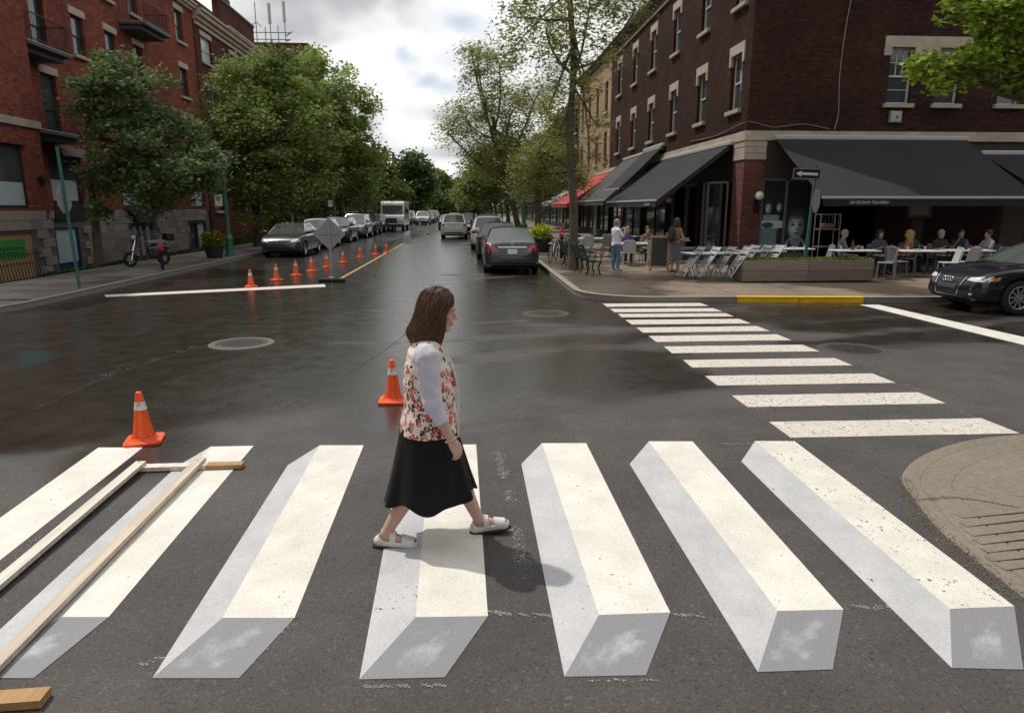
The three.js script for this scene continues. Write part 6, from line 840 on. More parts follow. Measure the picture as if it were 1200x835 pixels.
{ // stop sign backs
  const oct = () => { const s = new THREE.Shape(); for (let i = 0; i < 8; i++) { const a = (i + 0.5) * Math.PI / 4; s[i ? 'lineTo' : 'moveTo'](Math.cos(a) * 0.34, Math.sin(a) * 0.34); } return ext(s, 0.006, 0.002); };
  const t = thing('stop_sign', 'grey back of an octagonal sign on a leaning green post, left sidewalk', 'sign', [-9.72, WALK, -17.7], 0.0); t.rotation.z = 0.02;
  mesh('post', bar([0, 0, 0], [-0.02, 3.4, 0], 0.055, 0.05), postGreen, t); const d = part('plate', t); d.position.set(0, 2.15, 0.0); d.rotation.y = 1.6; const g = oct(); g.translate(0, 0, -0.045); mesh('back', g, signGrey, d);
  const w = thing('one_way_sign', 'black one-way arrow sign on a green post behind the wooden planter', 'sign', [9.42, WALK, -18.75], 0); w.rotation.z = -0.035;
  mesh('post', bar([0, 0, 0], [0, 3.1, 0], 0.065, 0.055), postGreen, w); const art = canvasTex(384, 144, (x, W, H) => { x.fillStyle = '#101214'; x.fillRect(0, 0, W, H); x.strokeStyle = '#c9ccca'; x.lineWidth = 5; x.strokeRect(6, 6, W - 12, H - 12); x.fillStyle = '#c9ccca'; x.beginPath(); x.moveTo(40, 72); x.lineTo(120, 28); x.lineTo(108, 54); x.lineTo(345, 54); x.lineTo(345, 90); x.lineTo(108, 90); x.lineTo(120, 116); x.closePath(); x.fill(); });
  mesh('arrow_plate', rbox(0.8, 0.3, 0.014, 0.005, -0.27, 2.86, 0.045), M([0.012, 0.013, 0.014], 0.4), w); const pg = new THREE.PlaneGeometry(0.78, 0.28); pg.translate(-0.27, 2.86, 0.0565); mesh('arrow', pg, new THREE.MeshStandardMaterial({ map: art, roughness: 0.4 }), w);
  const s = part('octagon_plate', w); s.position.set(0.10, 2.15, 0.03); s.rotation.y = 0.80; mesh('back', oct(), M([0.27, 0.29, 0.27], 0.5, { metalness: 0.4 }), s); mesh('front', xf(oct(), [0, 0, -0.014]), M([0.45, 0.02, 0.02], 0.4), s); mesh('bracket', bar([0, -0.2, -0.03], [0, 0.2, -0.03], 0.03, 0.03), galv, s);
}
function redPost(label, pos, k) { const t = thing('red_capped_post', label, 'bollard', pos, 0, 'red-capped posts'); t.scale.setScalar(k); mesh('post', cyl(0.05, 0.05, 0.62, 0, 0.31, 0, 12), blackMetal, t); mesh('head', [rbox(0.15, 0.26, 0.14, 0.05, 0, 0.74, 0), cyl(0.055, 0.04, 0.06, 0, 0.89, 0)], M([0.5, 0.02, 0.025], 0.5), t); mesh('nozzle', cyl(0.035, 0.035, 0.08, 0, 0.76, 0.09, 10, [Math.PI / 2, 0, 0]), M([0.35, 0.3, 0.28], 0.4, { metalness: 0.6 }), t); return t; }
redPost('black post with red head at the left kerb near the scooter', [-9.85, WALK, -22.8], 1); redPost('black post with red head among the bicycles', [3.7, WALK, -27.2], 1.3);
// flower tubs
function tub(label, pos, k, cols, seed) {
  const t = thing('flower_tub', label, 'planter', pos, 0, 'flower tubs'), r = rng(seed); t.scale.setScalar(k); mesh('tub', lathe([[0.26, 0], [0.30, 0.05], [0.38, 0.45], [0.42, 0.47], [0.42, 0.52], [0.37, 0.52], [0.36, 0.46]], 18), M([0.02, 0.025, 0.022], 0.6), t); mesh('soil', cyl(0.35, 0.35, 0.04, 0, 0.46, 0, 16), dirtMat, t);
  const lv = []; for (let i = 0; i < 620; i++) { const a = r() * 6.283, d = Math.sqrt(r()) * 0.42, h = 0.5 + (0.55 * (1 - d) + 0.1) * r(), c = cols[r() < 0.55 ? 0 : 1], v = 0.7 + 0.6 * r(); lv.push(Math.cos(a) * d, h, Math.sin(a) * d, 0.09 + 0.07 * r(), c[0] * v, c[1] * v, c[2] * v, (r() - 0.5) * 2.4, r() * 6.28, (r() - 0.5) * 2.4); } mesh('foliage', leafMesh(lv), leafMat, t); return t;
}
tub('dark tub of yellow flowers beside the street lamp', [-10.15, WALK, -28.3], 1, [[0.42, 0.30, 0.03], [0.10, 0.17, 0.03]], 3); tub('dark tub of lime-yellow foliage on the right walk', [3.35, WALK, -31.4], 1.15, [[0.50, 0.55, 0.02], [0.34, 0.45, 0.02]], 4);
// iron fences round the sunken yards
function fence(label, a, b, h, m, gap = 0.13, lean = 0) { const t = thing('iron_fence', label, 'fence', a), dx = b[0] - a[0], dz = b[2] - a[2], L = Math.hypot(dx, dz), n = Math.round(L / gap), pk = rod([0, 0, 0], [lean, h, 0], 0.014, 0.009, 5); mesh('rail', [0.12, 0.85].map((f) => bar([lean * f, h * f, 0], [dx + lean * f, h * f, dz], 0.03, 0.02)), m, t); for (let i = 0; i <= n; i++) { const p = mesh('picket', pk, m, t); p.position.set(dx * i / n, 0, dz * i / n); } return t; }
fence('leaning black iron fence before the boarded basement', [-12.9, -0.05, -19.2], [-12.9, -0.05, -21.9], 0.95, blackMetal, 0.14, -0.12); fence('pale picket fence behind the maple trunk', [-13.9, -0.2, -27.4], [-13.9, -0.2, -32.2], 1.35, M([0.2, 0.17, 0.15], 0.7), 0.13); fence('low dark iron fence beside the house door', [-13.2, -0.1, -33.6], [-13.2, -0.1, -38.5], 0.8, blackMetal, 0.14);
{ const r = rng(91), lv = []; for (const [x0, x1, z0, z1, n, hh] of [[-13.6, -12.45, -22.5, -27.5, 2600, 0.16], [-13.8, -12.45, -29.5, -41, 2600, 0.22], [-14, -12.5, -38, -43, 900, 0.5]]) for (let i = 0; i < n; i++) { const x = lerp(x0, x1, r()), z = lerp(z0, z1, r()), v = 0.7 + 0.6 * r(); lv.push(x, 0.05 - (x + 12.4) * -0.16 + hh * r(), z, 0.12 + 0.1 * r(), 0.07 * v, 0.13 * v, 0.02 * v, (r() - 0.5) * 2.6, r() * 6.28, (r() - 0.5) * 2.6); } const o = mesh('yard_grass', leafMesh(lv), leafMat); o.userData = { kind: 'stuff', label: 'rough grass and weeds along the front yards', category: 'grass' }; }
// ---------------------------------------------------------------- lumber by the painted blocks
const woodTex = (b, s) => { const t = tex(256, 512, (i, j) => { const u = i / 256, v = j / 512, g = fbm(u * 26 + 2.5 * fbm(u * 3, v * 2, 2, s, 2), v * 3, 4, s + 1, 0), k = 0.7 + 0.55 * g; return b.map((q) => q * k); }); t.repeat.set(2.2, 0.7); return t; };
const lumber = M([1, 1, 1], 0.8, { map: woodTex([0.56, 0.48, 0.385], 2), bumpMap: concBump, bumpScale: 0.002 }), lumberDark = M([1, 1, 1], 0.8, { map: woodTex([0.40, 0.235, 0.105], 3) }), lumberPainted = M([1, 1, 1], 0.7, { map: woodTex([0.66, 0.60, 0.52], 4) });
{
  const t = thing('lumber_planks', 'open frame of lumber planks laid over the painted crosswalk', 'lumber'); const A = G(233, 549), Z = -1.9;
  mesh('long_plank', bar([-2.24, 0.058, -5.52], [-2.20, 0.022, Z], 0.078, 0.03), lumber, t); mesh('long_plank', bar([-2.70, 0.058, -5.46], [-2.62, 0.022, Z], 0.078, 0.03), lumberPainted, t);
  mesh('cross_plank', bar([-2.76, 0.0255, -5.43], [-2.17, 0.0255, -5.44], 0.085, 0.034), lumberPainted, t); mesh('cross_plank', bar([-2.17, 0.0255, -5.44], [-1.88, 0.0255, -5.445], 0.085, 0.034), lumberDark, t);
  for (const [x, z] of [[-2.24, -5.44], [-2.70, -5.43]]) mesh('screw_head', cyl(0.006, 0.006, 0.003, x, 0.081, z, 8), galv, t);
  const p = G(22, 826), q = one('lumber_offcut', bar([p[0] - 0.45, 0.026, p[2] + 0.02], [p[0] + 0.11, 0.026, p[2] - 0.01], 0.09, 0.038), lumberDark, 'short brown lumber offcut lying below the painted blocks', 'lumber');
}
// ---------------------------------------------------------------- bench, bicycles, chalkboard
function bench(label, pos, turn) {
  const t = thing('park_bench', label, 'bench', pos, turn), m = M([0.028, 0.062, 0.05], 0.55), L = 1.55; for (let i = 0; i < 5; i++) mesh('seat_slat', rbox(0.07, 0.03, L, 0.008, 0.06 + i * 0.085, 0.44 - 0.008 * i * (i < 3 ? 0 : 1), 0, undefined, 1), m, t); for (let i = 0; i < 5; i++) mesh('back_slat', rbox(0.03, 0.075, L, 0.008, 0.0 - 0.035 * i, 0.50 + i * 0.09, 0, [0, 0, 0.3], 1), m, t);
  for (const z of [-0.62, 0, 0.62]) { mesh('leg', [tube([[0.42, 0.02, z], [0.36, 0.22, z], [0.42, 0.40, z]], 0.022, 10, 6), tube([[-0.04, 0.02, z], [0.06, 0.2, z], [0.02, 0.42, z]], 0.022, 10, 6), bar([0.0, 0.41, z], [0.43, 0.41, z], 0.03, 0.03), tube([[0.02, 0.42, z], [-0.06, 0.65, z], [-0.17, 0.93, z]], 0.02, 10, 6)], blackMetal, t); mesh('armrest', tube([[0.42, 0.42, z], [0.44, 0.60, z], [0.3, 0.66, z], [-0.08, 0.66, z]], 0.016, 12, 6), blackMetal, t); } return t;
}
bench('green slatted park bench on the right walk, its back to the kerb', [3.42, WALK, -20.7], 0.12); bench('green slatted bench behind the other, by the tree', [3.28, WALK, -22.9], 0.05);
function bicycle(label, pos, turn, m, lean = 0.06) {
  const t = thing('bicycle', label, 'bicycle', pos, turn, 'parked bicycles'); t.rotation.z = 0; t.rotation.x = lean; const rim = new THREE.TorusGeometry(0.33, 0.017, 6, 28);
  for (const x of [0.52, -0.5]) { const w = part('wheel', t); w.position.set(x, 0.345, 0); mesh('tyre', plain(rim.clone()), rubber, w); const sp = []; for (let i = 0; i < 12; i++) { const a = i / 12 * 6.283; sp.push(rod([0, 0, 0.015 * (i % 2 ? 1 : -1)], [Math.cos(a) * 0.32, Math.sin(a) * 0.32, 0], 0.0025, 0.0025, 3)); } mesh('spokes', sp, galv, w); }
  mesh('frame', [rod([-0.12, 0.30, 0], [-0.24, 0.82, 0], 0.017), rod([-0.12, 0.30, 0], [0.36, 0.78, 0], 0.019), rod([-0.22, 0.76, 0], [0.35, 0.84, 0], 0.016), rod([-0.12, 0.30, 0], [-0.5, 0.345, 0.05], 0.011), rod([-0.12, 0.30, 0], [-0.5, 0.345, -0.05], 0.011), rod([-0.22, 0.74, 0], [-0.5, 0.345, 0.05], 0.010), rod([0.34, 0.90, 0], [0.52, 0.345, 0], 0.016)], m, t);
  mesh('handlebar', tube([[0.22, 0.98, 0.27], [0.33, 1.0, 0.2], [0.34, 0.99, 0], [0.33, 1.0, -0.2], [0.22, 0.98, -0.27]], 0.013, 16, 6), galv, t); mesh('saddle', rbox(0.26, 0.06, 0.13, 0.03, -0.26, 0.9, 0), blackPlastic, t); mesh('crank', [cyl(0.09, 0.09, 0.012, -0.12, 0.30, 0.03, 16, [Math.PI / 2, 0, 0]), rod([-0.12, 0.30, 0.06], [-0.02, 0.17, 0.06], 0.008), rod([-0.12, 0.30, -0.06], [-0.22, 0.43, -0.06], 0.008)], galv, t); mesh('carrier', [bar([-0.3, 0.74, 0], [-0.75, 0.74, 0], 0.12, 0.012), rod([-0.7, 0.74, 0.05], [-0.5, 0.345, 0.05], 0.006)], galv, t); return t;
}
bicycle('silver bicycle leaning by the parked saloon', [3.15, WALK, -25.4], 1.25, M([0.3, 0.3, 0.3], 0.4, { metalness: 0.5 })); bicycle('dark red bicycle by the bench', [3.55, WALK, -25.2], 1.45, M([0.22, 0.03, 0.06], 0.4)); bicycle('black bicycle behind the red-headed post', [3.9, WALK, -26.4], 1.2, blackMetal, -0.05);
{ const t = thing('chalkboard_sign', 'wooden A-frame chalkboard on the walk by the restaurant tables', 'sign', [6.0, WALK, -21.3], -0.35), wd = lumberDark; for (const sd of [1, -1]) { const f = part('frame', t); f.rotation.x = sd * -0.17; f.position.set(0, 0, sd * 0.2); mesh('rail', [bx(-0.30, -0.245, 0, 1.12, -0.015, 0.015), bx(0.245, 0.30, 0, 1.12, -0.015, 0.015), bx(-0.245, 0.245, 1.06, 1.12, -0.015, 0.015), bx(-0.245, 0.245, 0.12, 0.18, -0.015, 0.015)], wd, f); mesh('slate', bx(-0.245, 0.245, 0.18, 1.06, -0.006, 0.006), M([0.03, 0.034, 0.032], 0.8), f); } }
// ---------------------------------------------------------------- terrace furniture
const tableWhite = M([0.62, 0.63, 0.62], 0.35), chairGrey = M([0.20, 0.205, 0.21], 0.5), chairPale = M([0.42, 0.44, 0.46], 0.5), chairDark = M([0.06, 0.062, 0.066], 0.5);
function table(label, pos, turn, w = 1.2, d = 0.7, group = 'terrace tables') { const t = thing('cafe_table', label, 'table', pos, turn, group); mesh('table_top', rbox(w, 0.035, d, 0.012, 0, 0.735, 0), tableWhite, t); for (const x of [-w / 2 + 0.18, w / 2 - 0.18]) for (const sd of [-1, 1]) mesh('leg', rod([x, 0.02, sd * d * 0.42], [x, 0.72, -sd * d * 0.30], 0.013, 0.013, 6), blackMetal, t); mesh('apron', [bar([-w / 2 + 0.18, 0.70, 0], [w / 2 - 0.18, 0.70, 0], 0.03, 0.02)], blackMetal, t); return t; }
// folding chair; faces +x at turn 0
function foldChair(m) { const t = new THREE.Group(); t.name = 'folding_chair'; const s = 0.19; for (const z of [-s, s]) { mesh('leg', bar([0.24, 0.0, z], [-0.20, 0.84, z], 0.018, 0.03), m, t); mesh('leg', bar([-0.22, 0.0, z * 0.9], [0.20, 0.44, z * 0.9], 0.018, 0.03), m, t); } for (let i = 0; i < 4; i++) mesh('seat_slat', rbox(0.075, 0.016, 0.38, 0.005, 0.17 - i * 0.09, 0.45, 0, undefined, 1), m, t); for (let i = 0; i < 2; i++) mesh('back_slat', rbox(0.016, 0.11, 0.42, 0.006, -0.125 - i * 0.075, 0.69 + i * 0.14, 0, [0, 0, 0.48], 1), m, t); mesh('stretcher', bar([0.17, 0.12, -s], [0.17, 0.12, s], 0.014, 0.014), m, t); return t; }
function shellChair(m) { const t = new THREE.Group(); t.name = 'cafe_chair'; mesh('seat', rbox(0.43, 0.03, 0.43, 0.015, 0.0, 0.45, 0), m, t); mesh('backrest', grid(6, 6, (u, v) => [-0.20 - 0.09 * v - 0.035 * Math.pow(u * 2 - 1, 2) * -1, 0.46 + 0.4 * v, (u - 0.5) * lerp(0.43, 0.38, v)], false), m, t); mesh('back_rim', tube([[-0.2, 0.46, -0.21], [-0.27, 0.84, -0.19], [-0.285, 0.865, 0], [-0.27, 0.84, 0.19], [-0.2, 0.46, 0.21]], 0.013, 18, 6), m, t); for (const [x, z] of [[0.18, 0.18], [0.18, -0.18], [-0.19, 0.18], [-0.19, -0.18]]) mesh('leg', rod([x * 1.15, 0, z * 1.08], [x, 0.45, z], 0.015, 0.018, 7), m, t); return t; }
function flatChair(m) { const t = new THREE.Group(); t.name = 'folding_chair'; for (const z of [-0.2, 0.2]) { mesh('leg', rbox(0.022, 1.0, 0.034, 0.006, 0, 0.5, z, undefined, 1), m, t); mesh('leg', rbox(0.02, 0.62, 0.03, 0.006, 0.03, 0.31, z * 0.86, undefined, 1), m, t); } for (let i = 0; i < 5; i++) mesh('seat_slat', rbox(0.016, 0.07, 0.36, 0.005, 0.03, 0.36 + i * 0.078, 0, undefined, 1), m, t); for (let i = 0; i < 2; i++) mesh('back_slat', rbox(0.018, 0.10, 0.40, 0.006, -0.002, 0.80 + i * 0.135, 0, undefined, 1), m, t); mesh('stretcher', rod([0, 0.16, -0.2], [0, 0.16, 0.2], 0.009), m, t); return t; }
const flG = flatChair(chairGrey), flP = flatChair(chairPale), fcG = foldChair(chairGrey), fcD = foldChair(chairDark), fcP = foldChair(chairPale), scP = shellChair(chairPale), scG = shellChair(chairGrey);
function putChair(proto, label, pos, turn, group, tip = 0) { const c = proto.clone(); c.name = numbered(proto.name); tag(c, label, 'chair', group); scene.add(c); c.rotation.order = 'YXZ'; c.rotation.y = turn; c.rotation.z = tip; const lift = tip ? -Math.min(0.24 * Math.sin(tip), -0.22 * Math.sin(tip)) : 0; c.position.set(pos[0], pos[1] + lift, pos[2]); return c; }
const tipL = 'folding chair tipped against the white table by the wooden planter', tg = 'tipped folding chairs';
table('white cafe table with tipped chairs, left of the wooden planter', [6.75, WALK, -18.75], 0.12, 1.5, 0.75); table('white cafe table with chairs at the planter\'s left end', [8.45, WALK, -19.5], 0.1, 1.3, 0.7);
[0, 1, 2, 3].forEach((i) => putChair(i % 2 ? flP : flG, tipL + (i % 2 ? ', pale grey' : ', mid grey'), [5.72 + i * 0.42, WALK, -18.22 + i * 0.03], 0.15, tg, -0.66));
[[6.2, -19.4], [6.8, -19.45], [7.4, -19.4]].forEach(([x, z], i) => putChair(fcG, 'folding chair standing behind the white table left of the planter', [x, WALK, z], Math.PI / 2 * -1 + 0.1 + Math.PI, 'chairs behind the table'));
[0, 1, 2].forEach((i) => putChair(i % 2 ? flG : flP, i % 2 ? 'mid grey folded chair leaning at the planter\'s end' : 'pale folded chair leaning toward the planter\'s end table', [7.55 + i * 0.36, WALK, -18.95], 0.2, 'chairs at the planter end', -0.66)); [[8.3, -20.1], [8.9, -20.1]].forEach(([x, z]) => putChair(fcG, 'grey folding chair behind the planter\'s end table', [x, WALK, z], Math.PI / 2, 'chairs behind the end table'));
table('white cafe table behind the wooden planter, by the posters', [9.95, WALK, -20.6], 0.05, 1.1, 0.7); table('white cafe table behind the planter\'s right end', [11.35, WALK, -19.6], -0.06, 1.25, 0.7); table('white cafe table under the awning beside pale chairs', [13.1, WALK, -19.3], -0.08, 1.2, 0.75); table('white cafe table under the awning behind the dark blue car', [14.7, WALK, -19.5], -0.08, 1.3, 0.75);
putChair(scG, 'grey cafe chair at the right end of the wooden planter', [11.75, WALK, -18.65], 2.6, 'cafe chairs under the awning'); putChair(scP, 'pale cafe chair at the table right of the planter', [13.55, WALK, -18.6], 2.9, 'cafe chairs under the awning'); putChair(scG, 'grey cafe chair with its back to the planter', [12.35, WALK, -19.1], 0.2, 'cafe chairs under the awning'); putChair(scP, 'pale cafe chair before the dark blue car\'s bonnet', [14.2, WALK, -18.75], 1.7, 'cafe chairs under the awning'); putChair(scG, 'grey cafe chair by the far table under the awning', [15.2, WALK, -18.8], 1.5, 'cafe chairs under the awning'); putChair(scG, 'grey cafe chair between planter and posters', [10.7, WALK, -20.2], 3.0, 'cafe chairs under the awning');
table('white cafe table beside the man in the white shirt', [5.95, WALK, -24.0], 0.05, 1.4, 0.7); table('white cafe table by the tree trunk beyond the man', [5.3, WALK, -28.2], 0.05, 1.5, 0.7); table('white cafe table deep by the folding doors', [7.8, WALK, -26.2], 0.0, 1.3, 0.7); table('white cafe table at the shop windows', [7.6, WALK, -30], 0.0, 1.3, 0.7);
putChair(scP, 'silver cafe chair with its back to the street, beside the man', [6.35, WALK, -23.35], 1.4, 'cafe chairs beside the man'); putChair(scP, 'silver cafe chair at the same table, half hidden by the man', [5.5, WALK, -23.4], 1.5, 'cafe chairs beside the man'); [[4.8, -27.6], [5.6, -27.6], [5.0, -28.9], [5.9, -28.9]].forEach(([x, z], i) => putChair(i % 2 ? scG : scP, i % 2 ? 'grey cafe chair at the table by the tree trunk' : 'silver cafe chair at the table by the tree trunk', [x, WALK, z], i > 1 ? -1.6 : 1.6, 'cafe chairs by the tree'));
// wooden planter of weathered planks with low sedum
{
  const t = thing('wooden_planter', 'long weathered wooden planter box with low yellow-green sedum', 'planter', [9.14, WALK, -18.22], -0.005), wood = [M([1, 1, 1], 0.85, { map: woodTex([0.21, 0.17, 0.135], 12) }), M([1, 1, 1], 0.85, { map: woodTex([0.25, 0.205, 0.16], 14) }), M([1, 1, 1], 0.85, { map: woodTex([0.165, 0.13, 0.105], 16) })];
  const L = 3.6, D = 0.6; for (const z of [D / 2, -D / 2]) for (let r = 0; r < 2; r++) for (let c = 0; c < 2; c++) { const g = rbox(0.275, L / 2 - 0.01, 0.045, 0.008, 0, 0, 0, [0, 0, Math.PI / 2], 1), m = mesh('plank', plain(g, true), wood[(r + c * 2 + (z > 0 ? 0 : 1)) % 3], t); m.position.set((c - 0.5) * (L / 2), 0.17 + r * 0.283, z + (r ? 0 : 0.004)); }
  for (const x of [-L / 2, L / 2]) for (let r = 0; r < 2; r++) mesh('end_plank', rbox(0.045, 0.275, D - 0.05, 0.008, x, 0.17 + r * 0.283, 0, undefined, 1), wood[r], t); mesh('soil', bx(-L / 2 + 0.03, L / 2 - 0.03, 0.05, 0.545, -D / 2 + 0.03, D / 2 - 0.03), dirtMat, t);
  for (const x of [-1.75, 0, 1.75]) mesh('foot', bx(x - 0.05, x + 0.05, 0, 0.05, -0.25, 0.25), wood[2], t); const r = rng(7), lv = []; for (let i = 0; i < 3600; i++) { const x = (r() - 0.5) * (L - 0.06), z = (r() - 0.5) * (D + 0.02), v = 0.7 + 0.6 * r(), y = r() < 0.3; lv.push(x, 0.56 + 0.07 * r() * (0.5 + fbm(x * 3, z * 3, 3, 2)), z, 0.035 + 0.03 * r(), (y ? 0.26 : 0.16) * v, (y ? 0.22 : 0.20) * v, 0.03 * v, (r() - 0.5) * 2, r() * 6.28, (r() - 0.5) * 2); } const sd = mesh('sedum', leafMesh(lv), leafMat, t); sd.userData.kind = 'stuff';
}
{ // service rack in front of the posters
  const t = thing('service_rack', 'tubular metal rack with shelves beside the child portrait window', 'rack', [11.35, WALK, -21.3], 0.05); mesh('frame', [[-0.33, 0.16], [0.33, 0.16], [-0.33, -0.16], [0.33, -0.16]].map(([x, z]) => rod([x, 0, z], [x, 1.78, z], 0.014)).concat([1.76, 1.3, 0.75, 0.3].flatMap((y) => [bar([-0.33, y, 0.16], [0.33, y, 0.16], 0.02, 0.02), bar([-0.33, y, -0.16], [0.33, y, -0.16], 0.02, 0.02), bar([-0.33, y, -0.16], [-0.33, y, 0.16], 0.02, 0.02), bar([0.33, y, -0.16], [0.33, y, 0.16], 0.02, 0.02)])), M([0.34, 0.30, 0.26], 0.4, { metalness: 0.5 }), t); for (const y of [1.31, 0.76, 0.31]) mesh('shelf', bx(-0.32, 0.32, y, y + 0.015, -0.15, 0.15), M([0.08, 0.06, 0.05], 0.6), t); for (let i = 0; i < 6; i++) mesh('wire', rod([-0.28 + i * 0.11, 1.33, 0.16], [-0.28 + i * 0.11, 1.75, 0.16], 0.004, 0.004, 4), galv, t); mesh('folded_cloth', rbox(0.4, 0.14, 0.22, 0.03, 0, 1.41, 0), M([0.2, 0.07, 0.06], 0.9), t);
  const f = thing('framed_picture', 'framed picture on the dark dining room wall', 'picture', [17.49, 2.35, -26.4], -Math.PI / 2); mesh('frame', [bx(-0.45, 0.45, 0.52, 0.6, 0, 0.04), bx(-0.45, 0.45, -0.6, -0.52, 0, 0.04), bx(-0.45, -0.37, -0.52, 0.52, 0, 0.04), bx(0.37, 0.45, -0.52, 0.52, 0, 0.04)], darkFrame, f); mesh('print', bx(-0.37, 0.37, -0.52, 0.52, 0.005, 0.02), M([0.2, 0.18, 0.15], 0.7), f); f.position.set(16.12, 2.35, RZ + 0.01); f.rotation.y = 0;
}

{ // glasses, plates and bottles left on the terrace tables
  const clear = MP([0.9, 0.93, 0.93], 0.03, { transmission: 0.9, thickness: 0, ior: 1.45 }), china = M([0.7, 0.7, 0.68], 0.25), bottleGreen = MP([0.02, 0.06, 0.03], 0.08), paper = M([0.68, 0.66, 0.62], 0.9), r = rng(31), y = WALK + 0.754;
  const spots = [[10.0, -20.6, 'by the posters'], [11.3, -19.6, 'behind the planter'], [13.1, -19.3, 'beside the pale chairs'], [14.7, -19.5, 'behind the dark blue car'], [5.95, -24.0, 'beside the man with the phone'], [7.8, -26.2, 'by the folding doors']];
  spots.forEach(([x, z, w], k) => {
    for (const dx of [-0.3, 0.28]) { const g = one('drinking_glass', lathe([[0.001, 0], [0.03, 0.0], [0.032, 0.004], [0.037, 0.11], [0.035, 0.11], [0.03, 0.008], [0.001, 0.008]], 12), clear, 'clear drinking glass on the white table ' + w, 'glass', 'glasses on the terrace tables'); g.position.set(x + dx, y, z + (r() - 0.5) * 0.3); }
    const p = one('plate', lathe([[0.001, 0.004], [0.07, 0.004], [0.12, 0.018], [0.122, 0.022], [0.07, 0.010], [0.001, 0.010]], 18), china, 'white plate on the white table ' + w, 'plate', 'plates on the terrace tables'); p.position.set(x + 0.05, y, z - 0.12);
    if (k % 2) { const b = one('wine_bottle', lathe([[0.001, 0], [0.036, 0], [0.038, 0.02], [0.038, 0.18], [0.014, 0.24], [0.014, 0.30], [0.001, 0.302]], 14), bottleGreen, 'dark wine bottle on the white table ' + w, 'bottle', 'bottles on the terrace tables'); b.position.set(x - 0.08, y, z + 0.1); } else { const n = one('menu_card', bx(-0.08, 0.08, 0, 0.004, -0.11, 0.11), paper, 'menu sheet lying on the white table ' + w, 'menu', 'menus on the terrace tables'); n.position.set(x - 0.05, y, z + 0.15); n.rotation.y = r(); }
  });
}

// ---------------------------------------------------------------- people
function torsoD(P, x, y, z, off = 0) {
  let cx, rx, rz; const n = P.length - 1;
  if (y <= P[0][0]) [, cx, rx, rz] = P[0]; else if (y >= P[n][0]) [, cx, rx, rz] = P[n]; else { let i = 0; while (y > P[i + 1][0]) i++; const a = P[i], b = P[i + 1], t = sm((y - a[0]) / (b[0] - a[0])); cx = lerp(a[1], b[1], t); rx = lerp(a[2], b[2], t); rz = lerp(a[3], b[3], t); }
  rx += off; rz += off; const u = (x - cx) / rx, w = z / rz, d = (Math.sqrt(u * u + w * w) - 1) * Math.min(rx, rz); return Math.max(d, P[0][0] - y - off, y - P[n][0] - off);
}
function headField(x, y, z) {
  const az = Math.abs(z); let d = ell(x, y, z, [-0.012, 0.045, 0], [0.092, 0.088, 0.073]);
  d = smin(d, ell(x, y, z, [0.028, -0.035, 0], [0.060, 0.082, 0.056]), 0.03); d = smin(d, ell(x, y, z, [0.066, -0.095, 0], [0.022, 0.02, 0.024]), 0.03); d = smin(d, cap(x, y, az, [0.02, -0.075, 0.042], [0.055, -0.09, 0.02], 0.018, 0.016), 0.025);
  d = smin(d, ell(x, y, az, [0.058, -0.03, 0.034], [0.03, 0.026, 0.024]), 0.02); d = smin(d, ell(x, y, az, [0.078, 0.028, 0.026], [0.014, 0.010, 0.026]), 0.015);
  d = Math.max(d, -ell(x, y, az, [0.096, 0.008, 0.031], [0.014, 0.011, 0.017])); d = Math.min(d, ell(x, y, az, [0.0765, 0.008, 0.031], [0.0125, 0.0105, 0.0125]));
  d = smin(d, cap(x, y, z, [0.082, 0.018, 0], [0.108, -0.022, 0], 0.007, 0.0115), 0.012); d = smin(d, ell(x, y, az, [0.094, -0.029, 0.011], [0.010, 0.007, 0.008]), 0.006);
  d = smin(d, ell(x, y, az, [0.089, -0.053, 0.004], [0.011, 0.0055, 0.021]), 0.005); d = smin(d, ell(x, y, az, [0.087, -0.064, 0.003], [0.011, 0.006, 0.018]), 0.005); d = Math.max(d, -ell(x, y, z, [0.101, -0.0585, 0], [0.008, 0.0016, 0.02]));
  const ear = Math.max(ell(x, y, az, [-0.008, -0.004, 0.074], [0.019, 0.031, 0.012]), -ell(x, y, az, [-0.003, -0.002, 0.087], [0.010, 0.018, 0.008])); return smin(d, ear, 0.006);
}
const geoCache = {};
const skinTone = [0.46, 0.27, 0.19];
function paintHead(g, skin) {
  const p = g.attributes.position, c = new Float32Array(p.count * 3);
  for (let i = 0; i < p.count; i++) { const x = p.getX(i), y = p.getY(i), az = Math.abs(p.getZ(i)); let q = skin; const e = Math.hypot((y - 0.008) / 0.9, az - 0.031);
    if (x > 0.07 && e < 0.0105) q = e < 0.0045 ? [0.02, 0.015, 0.012] : [0.6, 0.58, 0.55]; else if (x > 0.07 && Math.abs(y - 0.030) < 0.005 && az > 0.012 && az < 0.05) q = [0.09, 0.05, 0.035]; else if (x > 0.078 && y < -0.046 && y > -0.071 && az < 0.022) q = [skin[0] * 0.85, skin[1] * 0.5, skin[2] * 0.5]; else if (x > 0.05 && y < -0.015 && y > -0.05 && az > 0.02) q = [skin[0] * 1.03, skin[1] * 0.88, skin[2] * 0.86];
    c[3 * i] = q[0]; c[3 * i + 1] = q[1]; c[3 * i + 2] = q[2]; }
  g.setAttribute('color', new THREE.BufferAttribute(c, 3)); return g;
}
let headFine, headCoarse; const handCache = {};
